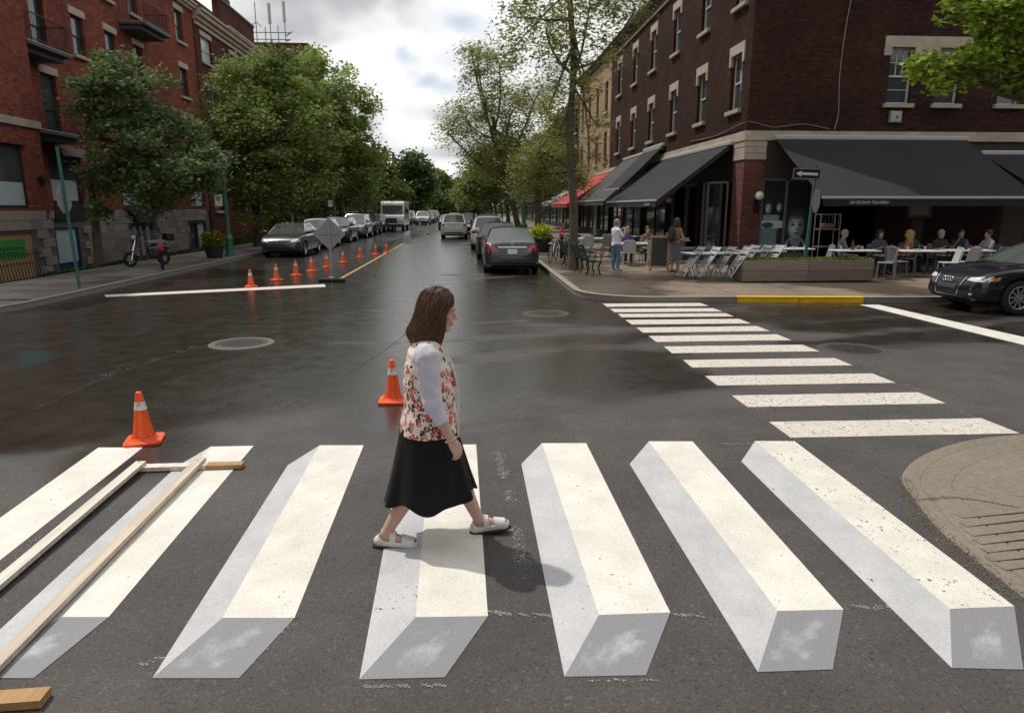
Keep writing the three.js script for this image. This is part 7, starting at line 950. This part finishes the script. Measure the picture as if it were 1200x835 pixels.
function handGeo(curl, cell) {            // right hand: wrist at origin, fingers down -y, thumb towards +x, palm towards -z
  const key = curl + '_' + cell; if (handCache[key]) return handCache[key];
  const bones = [], fx = [[0.029, 0.066], [0.0095, 0.075], [-0.0105, 0.070], [-0.0285, 0.055]];
  fx.forEach(([x, L], i) => { let p = [x, -0.080 + Math.abs(i - 1.2) * 0.003, 0], a = curl * 0.5; for (let k = 0; k < 3; k++) { const l = L * [0.42, 0.32, 0.26][k], q = [p[0] + (i - 1.5) * -0.001, p[1] - l * Math.cos(a), p[2] - l * Math.sin(a)]; bones.push([p, q, [0.0088, 0.0082, 0.0076][k], [0.0082, 0.0076, 0.0066][k]]); p = q; a += curl * 0.75; } });
  const th = [[0.024, -0.028, -0.006], [0.047, -0.055, -0.014], [0.054, -0.080, -0.022], [0.054, -0.102, -0.029]]; for (let k = 0; k < 3; k++) bones.push([th[k], th[k + 1], [0.014, 0.0105, 0.0092][k], [0.0105, 0.0092, 0.0075][k]]);
  const f = (x, y, z) => { let d = ell(x, y, z, [0.0, -0.048, 0], [0.041, 0.052, 0.0155]); d = smin(d, cap(x, y, z, [0, 0.02, 0], [0, -0.02, 0], 0.026, 0.028), 0.02); d = smin(d, ell(x, y, z, [0.024, -0.035, -0.008], [0.017, 0.028, 0.016]), 0.015); bones.forEach((b, i) => { d = smin(d, cap(x, y, z, b[0], b[1], b[2], b[3]), i % 3 === 0 || i >= 12 ? 0.008 : 0.003); }); return d; };
  return (handCache[key] = sdfMesh(f, [-0.06, -0.18, -0.11], [0.085, 0.05, 0.04], cell));
}
function placeHand(wrist, dir, thumb, mirror, curl, cell, scale = 1) { // dir: fingers, thumb: thumb side
  const g = handGeo(curl, cell).clone(), y = V(dir).clone().normalize().negate(), x = V(thumb).clone(); x.sub(y.clone().multiplyScalar(x.dot(y))).normalize(); const z = x.clone().cross(y); if (mirror) { z.negate(); } const m = new THREE.Matrix4().makeBasis(x, y, z); m.scale(new THREE.Vector3(scale, scale, scale)); m.setPosition(...wrist); g.applyMatrix4(m);
  if (mirror) { const p = g.attributes.position, n = g.attributes.normal; for (let i = 0; i < p.count; i += 3) for (const at of [p, n]) { const a = [at.getX(i + 1), at.getY(i + 1), at.getZ(i + 1)]; at.setXYZ(i + 1, at.getX(i + 2), at.getY(i + 2), at.getZ(i + 2)); at.setXYZ(i + 2, ...a); } } return g;
}
const skinMat = MP([1, 1, 1], 0.52, { vertexColors: true, sheen: 0.15 }); skinMat.specularIntensity = 0.6;
// o: prof torso, J joints, head {pos, yaw, pitch}, garments; cell sizes
function figure(label, pos, turn, o) {
  const t = thing('person', label, 'person', pos, turn, o.group), J = o.J, c = o.cell ?? 0.018, fine = c < 0.014, skin = o.skin ?? skinTone; if (o.scale) t.scale.setScalar(o.scale);
  const limb = (x, y, z, L, off) => { let d = 9; for (let i = 0; i < L.length; i++) { const q = L[i]; d = smin(d, cap(x, y, z, J[q[0]], J[q[1]], q[2] + off, q[3] + off), 0.02); } return d; };
  const arms = [['shR', 'elR', 0.047, 0.038], ['elR', 'wrR', 0.039, 0.026], ['shL', 'elL', 0.047, 0.038], ['elL', 'wrL', 0.039, 0.026]];
  const legs = [['hipR', 'knR', 0.085, 0.058], ['knR', 'calfR', 0.056, 0.054], ['calfR', 'anR', 0.054, 0.034], ['hipL', 'knL', 0.085, 0.058], ['knL', 'calfL', 0.056, 0.054], ['calfL', 'anL', 0.054, 0.034]];
  for (const s of ['R', 'L']) { const k = V(J['kn' + s]), a = V(J['an' + s]), m = k.clone().lerp(a, 0.32); J['calf' + s] = J['calf' + s] ?? m.toArray(); const toe = V(J['toe' + s]), ft = toe.clone().sub(a); J['heel' + s] = J['heel' + s] ?? [a.x - ft.x * 0.22, Math.max(toe.y + 0.02, 0.03), a.z - ft.z * 0.22]; }
  const foot = (x, y, z, off) => Math.min(smin(cap(x, y, z, J.anR, J.toeR, 0.034 + off, 0.022 + off), cap(x, y, z, J.heelR, J.toeR, 0.03 + off, 0.026 + off), 0.03), smin(cap(x, y, z, J.anL, J.toeL, 0.034 + off, 0.022 + off), cap(x, y, z, J.heelL, J.toeL, 0.03 + off, 0.026 + off), 0.03));
  const P = o.prof, hd = o.head, nk = P[P.length - 1];
  const body = (x, y, z) => { let d = torsoD(P, x, y, z, -0.014); d = smin(d, cap(x, y, z, [nk[1], nk[0] - 0.05, 0], [hd.pos[0] - 0.012, hd.pos[1] - 0.07, hd.pos[2]], 0.056, 0.05), 0.03); d = smin(d, limb(x, y, z, arms, 0), 0.03); d = smin(d, limb(x, y, z, legs, 0), 0.04); return smin(d, foot(x, y, z, -0.004), 0.02); };
  const all = Object.values(J), mn = [0, 1, 2].map((k) => Math.min(...all.map((q) => q[k])) - 0.2), mx = [0, 1, 2].map((k) => Math.max(...all.map((q) => q[k]), k === 1 ? hd.pos[1] : -9) + (k === 1 ? 0.05 : 0.2)); mn[1] = Math.min(mn[1], -0.06);
  const cached = (k, make) => (o.cache ? (geoCache[o.cache + k] ??= make()).clone() : make());
  const pieces = [tintGeo(cached('body', () => sdfMesh(body, mn, mx, c)), skin)];
  if (fine) headFine ??= sdfMesh(headField, [-0.13, -0.14, -0.11], [0.14, 0.16, 0.11], 0.0034); else headCoarse ??= sdfMesh(headField, [-0.13, -0.14, -0.11], [0.14, 0.16, 0.11], 0.007);
  const hg = paintHead((fine ? headFine : headCoarse).clone(), skin), hm = new THREE.Matrix4().makeRotationFromEuler(new THREE.Euler(hd.roll ?? 0, hd.yaw ?? 0, hd.pitch ?? 0, 'YZX')); hm.setPosition(...hd.pos); hg.applyMatrix4(hm); pieces.push(hg);
  for (const s of ['R', 'L']) { const w = J['wr' + s], e = J['el' + s], dir = o['hand' + s]?.dir ?? [w[0] - e[0], w[1] - e[1], w[2] - e[2]], th = o['hand' + s]?.thumb ?? [1, 0, 0]; pieces.push(tintGeo(placeHand(w, dir, th, s === 'L', o['hand' + s]?.curl ?? 0.45, fine ? 0.003 : 0.007, o.handScale ?? 0.95), skin)); }
  mesh('body', mergeGeometries(pieces), skinMat, t);
  const gc = o.gcell ?? c;
  for (const G_ of o.wear) {
    let f; const off = G_.off ?? 0.008, at = (a, b, k) => V(J[a]).clone().lerp(V(J[b]), clamp(k)).toArray(), sv = G_.sleeve ?? 0, sl1 = { R: at('shR', 'elR', sv), L: at('shL', 'elL', sv) }, sl2 = { R: at('elR', 'wrR', sv - 1), L: at('elL', 'wrL', sv - 1) }, cuff = { R: at('elR', 'wrR', G_.len ?? 0), L: at('elL', 'wrL', G_.len ?? 0) };
    if (G_.kind === 'top') f = (x, y, z) => { let d = torsoD(G_.prof ?? P, x, y, z, off - 0.004); if (G_.flare) d -= 0; const L = []; for (const s of ['R', 'L']) { if (G_.sleeve > 0) { L.push(cap(x, y, z, J['sh' + s], sl1[s], 0.051 + off, (G_.sleeve >= 1 ? 0.042 : 0.048) + off)); if (G_.sleeve > 1) L.push(cap(x, y, z, J['el' + s], sl2[s], 0.042 + off, 0.037 + off)); } } for (const q of L) d = smin(d, q, 0.025); d = Math.max(d, G_.hem - y, y - (G_.collar ?? nk[0] + 0.0)); if (G_.wrinkle) d += G_.wrinkle * (fbm3(x * 14, y * 9, z * 14, 2) - 0.5); return d; };
    else if (G_.kind === 'sleeves') f = (x, y, z) => { let d = 9; for (const s of ['R', 'L']) { const a = J['sh' + s], e = J['el' + s], w = cuff[s]; let q = smin(cap(x, y, z, a, e, 0.070 + off, 0.045 + off), cap(x, y, z, e, w, 0.045 + off, 0.036 + off), 0.02); const dx = w[0] - e[0], dy = w[1] - e[1], dz = w[2] - e[2], dl = Math.sqrt(dx * dx + dy * dy + dz * dz); q = Math.max(q, ((x - w[0]) * dx + (y - w[1]) * dy + (z - w[2]) * dz) / dl - 0.005); d = Math.min(d, q); } return d + (G_.wrinkle ?? 0) * (fbm3(x * 22, y * 14, z * 22, 2) - 0.5); };
    else if (G_.kind === 'legs') f = (x, y, z) => { let d = limb(x, y, z, G_.short ? legs.filter((_, i) => i % 3 === 0) : legs, off + 0.012); d = smin(d, torsoD(P, x, y, z, off - 0.002), 0.04); d = Math.max(d, y - G_.waist, (G_.cut ?? 0.045) - y); return d + 0.012 * (fbm3(x * 12, y * 8, z * 12, 2) - 0.5); };
    else if (G_.kind === 'shoes') f = (x, y, z) => Math.max(foot(x, y, z, 0.008), y - (G_.top ?? 0.09));
    if (f) {
      const lo = [...mn], hi = [...mx]; if (G_.kind === 'top') { lo[1] = G_.hem - 0.04; hi[1] = (G_.collar ?? nk[0]) + 0.04; } else if (G_.kind === 'shoes') hi[1] = (G_.top ?? 0.09) + 0.03; else if (G_.kind === 'legs') hi[1] = G_.waist + 0.04; else if (G_.kind === 'sleeves') { lo[1] = J.elR[1] - 0.25; hi[1] = J.shR[1] + 0.1; }
      const g = cached(G_.kind + (G_.sleeve ?? ''), () => sdfMesh(f, lo, hi, G_.cell ?? gc)); if (G_.uv) { const p = g.attributes.position, uv = g.attributes.uv; for (let i = 0; i < p.count; i++) uv.setXY(i, Math.atan2(p.getZ(i), p.getX(i) + 0.05) * 0.19, p.getY(i)); } mesh(G_.name, g, G_.mat, t); } else if (G_.geo) mesh(G_.name, G_.geo, G_.mat, t);
  }
  if (o.hair) { const H = o.hair, long = H.long ?? 0, f = (x, y, z) => {
      let d = ell(x, y, z, [-0.022, 0.056, 0], [0.104, 0.094, 0.088]); if (long) { d = smin(d, ell(x, y, z, [-0.066 - (H.part ? 0.014 : 0), -0.02 - long * 0.45, 0], [0.066, 0.08 + long * 0.5, 0.09]), 0.05); if (H.part) d = smin(d, ell(x, y, z, [-0.105, -0.155, 0], [0.062, 0.045, 0.088]), 0.05); d = smin(d, ell(x, y, Math.abs(z), [-0.005, -0.02 - long * 0.40, 0.070], [0.062, 0.09 + long * 0.42, 0.028]), 0.03); } else d = smin(d, ell(x, y, z, [-0.045, -0.01, 0], [0.055, 0.07, 0.076]), 0.04);
      d = Math.max(d, -ell(x, y, z, [0.122, -0.05, 0], long ? [0.086, 0.118, 0.12] : [0.13, 0.125, 0.12])); if (H.part) d = Math.max(d, -ell(x, y, z, [0.115, 0.035, 0.012], [0.035, 0.055, 0.06]));
      const a = Math.atan2(z, x + 0.02); return d + 0.010 * (fbm(a * 9, y * 5 + x * 4, 3, 6) - 0.5) + 0.005 * Math.sin(a * 46 + 5 * fbm(a * 5, y * 12, 2, 8)); };
    const hk = 'hair' + long + fine, g = (geoCache[hk] ??= sdfMesh(f, [-0.18, -0.16 - long * 1.1, -0.14], [0.12, 0.18, 0.14], fine ? 0.0045 : 0.011)).clone(); g.applyMatrix4(hm); mesh('hair', g, H.mat, t);
    if (H.strands) { const r = rng(9), cols = [[0.055, 0.025, 0.015], [0.11, 0.05, 0.029], [0.17, 0.085, 0.048]], sets = [[], [], []]; for (let k = 0; k < H.strands; k++) { const a0 = 0.75 + r() * 4.8, wv = r() * 6, amp = 0.04 + 0.05 * r(), y1 = -0.12 - r() * 0.13, lift = 0.0014 + 0.007 * r() * r() * r(), pts = []; for (let q = 0; q <= 9; q++) { const y = lerp(0.118 - 0.03 * r(), y1, q / 9), a = a0 + amp * Math.sin(wv + q * 0.8), ca = Math.cos(a), sa = Math.sin(a); let R = 0.18, hit = false; for (; R > 0.01; R -= 0.004) if (f(R * ca - 0.03, y, R * sa) < 0) { hit = true; break; } if (hit) pts.push(new THREE.Vector3((R + lift) * ca - 0.03, y, (R + lift) * sa).applyMatrix4(hm)); else if (q > 6 && pts.length) { const e = pts[pts.length - 1], w = (r() - 0.3) * 0.016; pts.push(new THREE.Vector3(e.x - w * 0.6, e.y - 0.012, e.z + w * 0.3), new THREE.Vector3(e.x - w * 1.6, e.y - 0.012 - 0.018 * r(), e.z + w)); break; } } if (pts.length > 4) sets[k % 3].push(taperTube(pts, pts.map((_, i) => 0.0021 * (1 - i / (pts.length + 1)) + 0.0004), 4)); } sets.forEach((s_, i) => s_.length && mesh('hair_strands', s_, MP(cols[i], 0.38, { specularIntensity: 0.9 }), t)); } }
  return t;
}
const fabricTex = tex(128, 128, (i, j) => 0.5 + 0.25 * Math.sin(i / 128 * 6.283 * 32) + 0.25 * Math.sin(j / 128 * 6.283 * 32), false); fabricTex.repeat.set(10, 10);
const cloth = (c, r = 0.9, o = {}) => MP(c, r, { bumpMap: fabricTex, bumpScale: 0.0008, sheen: 0.3, sheenRoughness: 0.6, ...o });
// ---- the walking woman
{
  const floral = canvasTex(1024, 1024, (x, w, h) => {
    x.fillStyle = '#e9ded0'; x.fillRect(0, 0, w, h); const r = rng(23), blob = (cx, cy, s, col, n = 6) => { x.fillStyle = col; for (let i = 0; i < n; i++) { const a = r() * 6.28; x.beginPath(); x.ellipse(cx + Math.cos(a) * s * 0.6, cy + Math.sin(a) * s * 0.6, s * (0.4 + 0.3 * r()), s * (0.3 + 0.25 * r()), a, 0, 7); x.fill(); } };
    const reds = ['#b8303a', '#cf4a4a', '#8e1f2c', '#d9756a', '#c45a4c'], pinks = ['#e3a79b', '#dd9186', '#e9bfae'], greens = ['#38483a', '#4f6148', '#26332d', '#6f7c5c'];
    for (let i = 0; i < 620; i++) { const cx = r() * w, cy = r() * h, sp = cy / h; if (r() > 0.16 + 0.84 * sstep(0.15, 0.5, sp)) continue; const k = r(); if (k < 0.36) { blob(cx, cy, 13 + 12 * r(), greens[Math.floor(r() * 4)], 5); } else if (k < 0.72) { const s = 16 + 16 * r(); blob(cx, cy, s, reds[Math.floor(r() * 5)], 8); blob(cx, cy, s * 0.5, pinks[Math.floor(r() * 3)], 4); blob(cx, cy, s * 0.22, '#7a1a22', 2); } else if (k < 0.92) blob(cx, cy, 14 + 10 * r(), pinks[Math.floor(r() * 3)], 6); else blob(cx, cy, 7, '#1d2440', 4); }
  }); floral.wrapS = floral.wrapT = THREE.RepeatWrapping; floral.repeat.set(1 / 0.62, 1 / 0.64); floral.offset.set(0, -0.70 / 0.64);
  const prof = [[0.69, -0.062, 0.176, 0.190], [0.80, -0.058, 0.166, 0.180], [0.92, -0.052, 0.148, 0.162], [1.04, -0.042, 0.158, 0.164], [1.14, -0.048, 0.144, 0.168], [1.24, -0.056, 0.112, 0.168], [1.30, -0.056, 0.086, 0.128], [1.345, -0.046, 0.062, 0.066]];
  const J = { shR: [-0.055, 1.245, 0.165], elR: [-0.02, 0.965, 0.205], wrR: [0.085, 0.745, 0.215], shL: [-0.055, 1.245, -0.165], elL: [-0.13, 0.98, -0.215], wrL: [-0.06, 0.75, -0.235], hipR: [-0.07, 0.80, 0.085], knR: [-0.13, 0.45, 0.08], calfR: [-0.215, 0.31, 0.08], anR: [-0.345, 0.088, 0.08], toeR: [-0.185, 0.026, 0.095], heelR: [-0.385, 0.040, 0.078], hipL: [-0.05, 0.80, -0.085], knL: [0.10, 0.45, -0.075], calfL: [0.155, 0.30, -0.075], anL: [0.245, 0.095, -0.07], toeL: [0.405, 0.058, -0.07], heelL: [0.222, 0.036, -0.07] };
  const skirt = grid(120, 22, (u, v) => { const a = u * Math.PI * 2, y = lerp(0.80, 0.305, v) + v * (0.020 * Math.cos(a) + 0.026 * Math.sin(3 * a + 1) + 0.016 * Math.sin(7 * a)), fl = Math.pow(v, 1.15), fold = 1 + fl * (0.075 * Math.cos(7 * a + 0.9 + 1.6 * Math.sin(a * 2 + 0.4) + 0.5 * v) + 0.05 * Math.cos(16 * a + 2 + 2 * Math.sin(3 * a)) * sm(0.5 + 0.5 * Math.sin(2 * a + 1)) + 0.02 * (fbm(u * 9, v * 6, 3, 4, 9) - 0.5)); const rx = lerp(0.172, 0.288, fl) * fold, rz = lerp(0.182, 0.25, fl) * fold; return [-0.062 - 0.008 * v + Math.cos(a) * rx, y, Math.sin(a) * rz]; }, false);
  const shoeW = MP([0.66, 0.64, 0.60], 0.4, { clearcoat: 0.3 }), sole = M([0.018, 0.016, 0.016], 0.7);
  const t = figure('woman in floral vest and black skirt walking over the painted blocks', [-0.2, 0, -4.1], 0.0, { prof, J, cell: 0.0095, gcell: 0.0075, skin: [0.57, 0.36, 0.275], head: { pos: [0.018, 1.488, 0], yaw: 0.02, pitch: -0.20 }, handR: { curl: 0.6, thumb: [0.7, 0.1, -0.7] }, handL: { curl: 0.5 }, handScale: 0.95,
    wear: [ { kind: 'sleeves', name: 'blouse_sleeves', len: 0.48, off: 0.010, mat: cloth([0.62, 0.60, 0.68], 0.85), wrinkle: 0.017, cell: 0.006 }, { kind: 'top', name: 'floral_vest', sleeve: 0, hem: 0.735, collar: 1.325, off: 0.014, uv: true, wrinkle: 0.01, mat: (() => { const m = cloth([1, 1, 1], 0.85); m.map = floral; return m; })() }, { name: 'skirt', geo: skirt, mat: MP([0.0085, 0.008, 0.008], 0.75, { specularIntensity: 0.5, sheen: 0.15 }) } ],
    hair: { long: 0.17, part: true, strands: 520, mat: MP([0.095, 0.043, 0.026], 0.40, { specularIntensity: 0.9 }) } });
  // open white shoes with straps and dark soles
  for (const s of ['R', 'L']) {
    const a = J['an' + s], h = J['heel' + s], e = J['toe' + s], dx = e[0] - h[0], dy = e[1] - h[1], L = Math.hypot(dx, dy), ang = Math.atan2(dy - (0.026 - 0.030), dx), sh = part('shoe', t); const under = 0.036;
    const loc = (x, y, z) => { const X = (x - h[0]) * Math.cos(ang) + (y - h[1]) * Math.sin(ang), Y = -(x - h[0]) * Math.sin(ang) + (y - h[1]) * Math.cos(ang); return [X, Y, z - h[2]]; };
    const f = (x, y, z) => { const [X, Y, Z] = loc(x, y, z), u = X / L; let d = Math.min(smin(cap(x, y, z, h, e, 0.038, 0.037), cap(x, y, z, a, e, 0.040, 0.030), 0.03)); d = Math.max(d, -(smin(cap(x, y, z, h, e, 0.030, 0.029), cap(x, y, z, a, e, 0.032, 0.022), 0.03)) ); const top = lerp(0.030, 0.018, clamp(u)) + 0.05 * sstep(0.12, -0.08, u), strap1 = Math.abs(u - 0.42) - 0.10, strap2 = Math.abs(u - 0.90) - 0.20, low = Y - top * 0.55; d = Math.max(d, Math.min(low, strap1 * L, strap2 * L, Math.max(Y - 0.055, (u + 0.02) * L))); return Math.max(d, -0.030 - Y, Y - 0.07); };
    mesh('upper', sdfMesh(f, [Math.min(h[0], e[0]) - 0.07, -0.03, h[2] - 0.08], [Math.max(h[0], e[0]) + 0.07, 0.19, h[2] + 0.08], 0.0038), shoeW, sh);
    const so = new THREE.Shape(); const W0 = 0.035, W1 = 0.043; so.moveTo(-0.042, 0); so.bezierCurveTo(-0.042, W0 * 1.3, 0.04, W0, 0.10, W0 * 0.9); so.bezierCurveTo(0.15, W1, L * 0.9, W1 * 1.15, L + 0.045, 0); so.bezierCurveTo(L * 0.9, -W1 * 1.05, 0.15, -W1, 0.10, -W0 * 0.85); so.bezierCurveTo(0.04, -W0, -0.042, -W0 * 1.3, -0.042, 0); const g = ext(so, 0.014, 0.004, 14); g.rotateX(Math.PI / 2); const hb = ext((() => { const q = new THREE.Shape(); q.absellipse(0.0, 0, 0.042, 0.036, 0, 6.283); return q; })(), 0.008, 0.002, 12); hb.rotateX(Math.PI / 2); hb.translate(0, -0.014, 0);
    for (const q of [g, hb]) { q.rotateZ(ang); q.translate(h[0] + 0.030 * Math.sin(ang), h[1] - 0.0265, h[2]); } mesh('sole', [g], sole, sh); if (s === 'R') mesh('heel_block', hb, sole, sh);
  }
  { const w = V(J.wrR), e = V(J.elR), d = w.clone().sub(e).normalize(), c0 = w.clone().addScaledVector(d, -0.005), a = new THREE.Vector3(0, 0, 1).cross(d).normalize(), b = d.clone().cross(a), gs = []; for (let i = 0; i < 18; i++) { const q = i / 18 * 6.283, p = c0.clone().addScaledVector(a, Math.cos(q) * 0.034).addScaledVector(b, Math.sin(q) * 0.030); gs.push(sph(0.0062, p.x, p.y, p.z, 8, 6)); } mesh('bracelet', gs, MP([0.62, 0.52, 0.42], 0.25, { metalness: 0.2 }), t); }
  mesh('vest_lapel', tube([[0.045, 1.31, 0.075], [0.075, 1.22, 0.085], [0.118, 1.08, 0.075], [0.126, 0.95, 0.06], [0.122, 0.80, 0.06], [0.124, 0.71, 0.06]], 0.0075, 30, 6), cloth([0.72, 0.68, 0.62]), t);
}
// ---- people on the walk; joints by pose
const P0 = [[0.86, 0, 0.12, 0.165], [0.98, 0, 0.105, 0.15], [1.1, 0, 0.105, 0.15], [1.25, 0, 0.12, 0.17], [1.37, -0.01, 0.10, 0.175], [1.43, -0.012, 0.075, 0.12], [1.475, -0.01, 0.055, 0.06]];
const legsStand = (st = 0.06) => ({ hipR: [0, 0.88, 0.085], knR: [0.03 + st, 0.48, 0.09], anR: [st, 0.09, 0.10], toeR: [st + 0.16, 0.03, 0.12], hipL: [0, 0.88, -0.085], knL: [0.02 - st, 0.48, -0.09], anL: [-st, 0.09, -0.10], toeL: [-st + 0.16, 0.03, -0.11] });
const denim = cloth([0.10, 0.17, 0.26]), shoeDark = M([0.05, 0.05, 0.05], 0.6), shoePale = M([0.4, 0.4, 0.38], 0.6), greyHair = M([0.28, 0.26, 0.24], 0.7), brownHair = M([0.06, 0.032, 0.02], 0.5), blondHair = M([0.36, 0.22, 0.09], 0.55), blackHair = M([0.015, 0.012, 0.012], 0.45);
figure('man in white T-shirt and blue jeans raising a phone to photograph', [4.68, WALK, -21.65], 0.35, { scale: 0.93, prof: P0.map(([y, c, a, b], i) => [y, c + (i < 4 ? 0.025 : 0), a + (i < 4 ? 0.035 : 0.01), b + 0.015]), head: { pos: [0.03, 1.60, 0], pitch: 0.0 }, J: { ...legsStand(0.03), shR: [-0.01, 1.37, 0.17], elR: [0.14, 1.14, 0.22], wrR: [0.27, 1.37, 0.10], shL: [-0.01, 1.37, -0.17], elL: [0.14, 1.14, -0.22], wrL: [0.27, 1.37, -0.10] }, handR: { dir: [0.25, 1, -0.4], thumb: [-1, 0.3, -0.3], curl: 0.8 }, handL: { dir: [0.25, 1, 0.4], thumb: [-1, 0.3, 0.3], curl: 0.8 },
  wear: [{ kind: 'top', name: 'shirt', sleeve: 0.75, hem: 0.84, off: 0.018, mat: cloth([0.74, 0.72, 0.76]), wrinkle: 0.02 }, { kind: 'legs', name: 'jeans', waist: 0.92, mat: denim }, { kind: 'shoes', name: 'shoes', mat: shoePale }], hair: { mat: greyHair } });
one('phone', rbox(0.012, 0.075, 0.15, 0.006, 4.68 + 0.31, WALK + 1.395, -21.65 - 0.11, [0, 0.35, 0]), blackPlastic, 'dark phone held up by the man in the white T-shirt', 'phone');
figure('woman in grey-blue dress with a rucksack beside the chalkboard', [6.42, WALK, -21.0], 0.5, { scale: 0.96, prof: P0, head: { pos: [0.02, 1.59, 0] }, J: { ...legsStand(0.05), shR: [-0.01, 1.36, 0.16], elR: [0.08, 1.10, 0.21], wrR: [0.30, 1.06, 0.17], shL: [-0.01, 1.36, -0.16], elL: [0.06, 1.10, -0.21], wrL: [0.28, 1.05, -0.15] },
  wear: [{ kind: 'top', name: 'dress_top', sleeve: 0.25, hem: 0.86, mat: cloth([0.34, 0.17, 0.12]) }, { name: 'dress_skirt', geo: grid(48, 12, (u, v) => { const a = u * 6.2832, f = 1 + 0.05 * v * Math.cos(9 * a); return [Math.cos(a) * lerp(0.125, 0.22, v) * f, lerp(0.95, 0.42, v), Math.sin(a) * lerp(0.17, 0.24, v) * f]; }, false), mat: cloth([0.09, 0.095, 0.13]) }, { kind: 'shoes', name: 'shoes', mat: M([0.4, 0.1, 0.08], 0.6) }], hair: { long: 0.12, mat: brownHair } });
{ const t = thing('rucksack', 'dark rucksack worn by the woman beside the chalkboard', 'bag', [6.42, WALK, -21.0], 0.5); mesh('bag', sdfMesh((x, y, z) => Math.min(ell(x, y, z, [-0.20, 1.17, 0], [0.09, 0.24, 0.15]), ell(x, y, z, [-0.27, 1.08, 0], [0.05, 0.12, 0.11])), [-0.36, 0.88, -0.2], [-0.06, 1.44, 0.2], 0.018), cloth([0.03, 0.033, 0.035]), t); for (const z of [-0.12, 0.12]) mesh('strap', tube([[-0.13, 1.36, z], [0.0, 1.40, z], [0.12, 1.28, z], [0.1, 1.10, z * 1.2], [-0.12, 1.0, z]], 0.018, 16, 6), cloth([0.03, 0.033, 0.035]), t); }
// seated diners
const PS = P0.map(([y, c, a, b]) => [y - 0.42, c, a, b]);
function diner(label, x, z, turn, top, hair, o = {}) {
  const ar = o.arms ?? 0; const J = { hipR: [0.02, 0.50, 0.09], knR: [0.42, 0.50, 0.11], anR: [0.40, 0.09, 0.12], toeR: [0.56, 0.03, 0.13], hipL: [0.02, 0.50, -0.09], knL: [0.42, 0.50, -0.11], anL: [0.38, 0.09, -0.12], toeL: [0.54, 0.03, -0.13], shR: [-0.0, 0.94, 0.17], elR: [0.14, 0.70, 0.23], wrR: [0.36, 0.78 + ar * 0.2, 0.14], shL: [-0.0, 0.94, -0.17], elL: [0.14, 0.70, -0.23], wrL: [0.36, 0.78, -0.12] };
  figure(label, [x, WALK, z], turn, { group: 'diners on the terrace', cache: 'diner' + ar, prof: PS, head: { pos: [0.03, 1.17, 0], pitch: o.pitch ?? -0.1 }, J, cell: 0.022, skin: o.skin, wear: [{ kind: 'top', name: 'shirt', sleeve: o.sleeve ?? 0.7, hem: 0.44, off: 0.012, mat: top }, { kind: 'legs', name: 'trousers', waist: 0.54, cut: 0.07, mat: o.legs ?? cloth([0.03, 0.035, 0.05]) }, { kind: 'shoes', name: 'shoes', mat: shoeDark }], hair: { long: o.long ?? 0, mat: hair } });
  putChair(scG, o.chair ?? 'grey cafe chair with a diner on it', [x, WALK, z], turn, 'chairs with diners');
}
const TO_CAM = -Math.PI / 2;
diner('diner in a grey shirt leaning over the table right of the posters', 11.5, -20.55, -0.5, cloth([0.14, 0.14, 0.15]), greyHair, { pitch: -0.35, sleeve: 1.4 }); diner('dark-haired diner in dark clothes beside the one in grey', 12.55, -20.4, TO_CAM, cloth([0.05, 0.06, 0.07]), blackHair, { long: 0.1 }); diner('blond diner in an orange top under the lettered awning', 13.45, -20.3, Math.PI - 0.5, cloth([0.38, 0.14, 0.05]), blondHair, { long: 0.15 }); diner('diner in a green top behind the blond diner', 13.9, -20.9, TO_CAM, cloth([0.03, 0.11, 0.07]), brownHair); diner('grey-haired diner in black at the far terrace table', 14.5, -20.4, TO_CAM, cloth([0.03, 0.03, 0.03]), greyHair); diner('tall diner in navy with an arm raised at the far terrace table', 15.3, -20.6, TO_CAM - 0.4, cloth([0.02, 0.03, 0.06]), brownHair, { arms: 1 }); diner('diner in a pale checked shirt behind the parked blue car', 15.75, -20.0, Math.PI, cloth([0.26, 0.27, 0.28]), blackHair);
diner('diner in blue seated behind the man with the phone', 5.75, -24.8, TO_CAM, cloth([0.06, 0.08, 0.17]), greyHair); diner('diner in grey at the table by the man with the phone', 6.5, -24.8, TO_CAM, cloth([0.12, 0.11, 0.11]), brownHair); diner('diner in black by the folding doors, turned to the rucksack woman', 7.5, -24.6, -2.4, cloth([0.02, 0.02, 0.022]), brownHair, { skin: [0.4, 0.2, 0.14], arms: 1 }); diner('diner in dark red inside the folding doors', 8.3, -27.0, TO_CAM, cloth([0.10, 0.03, 0.03]), blackHair);

renderer.render(scene, camera);
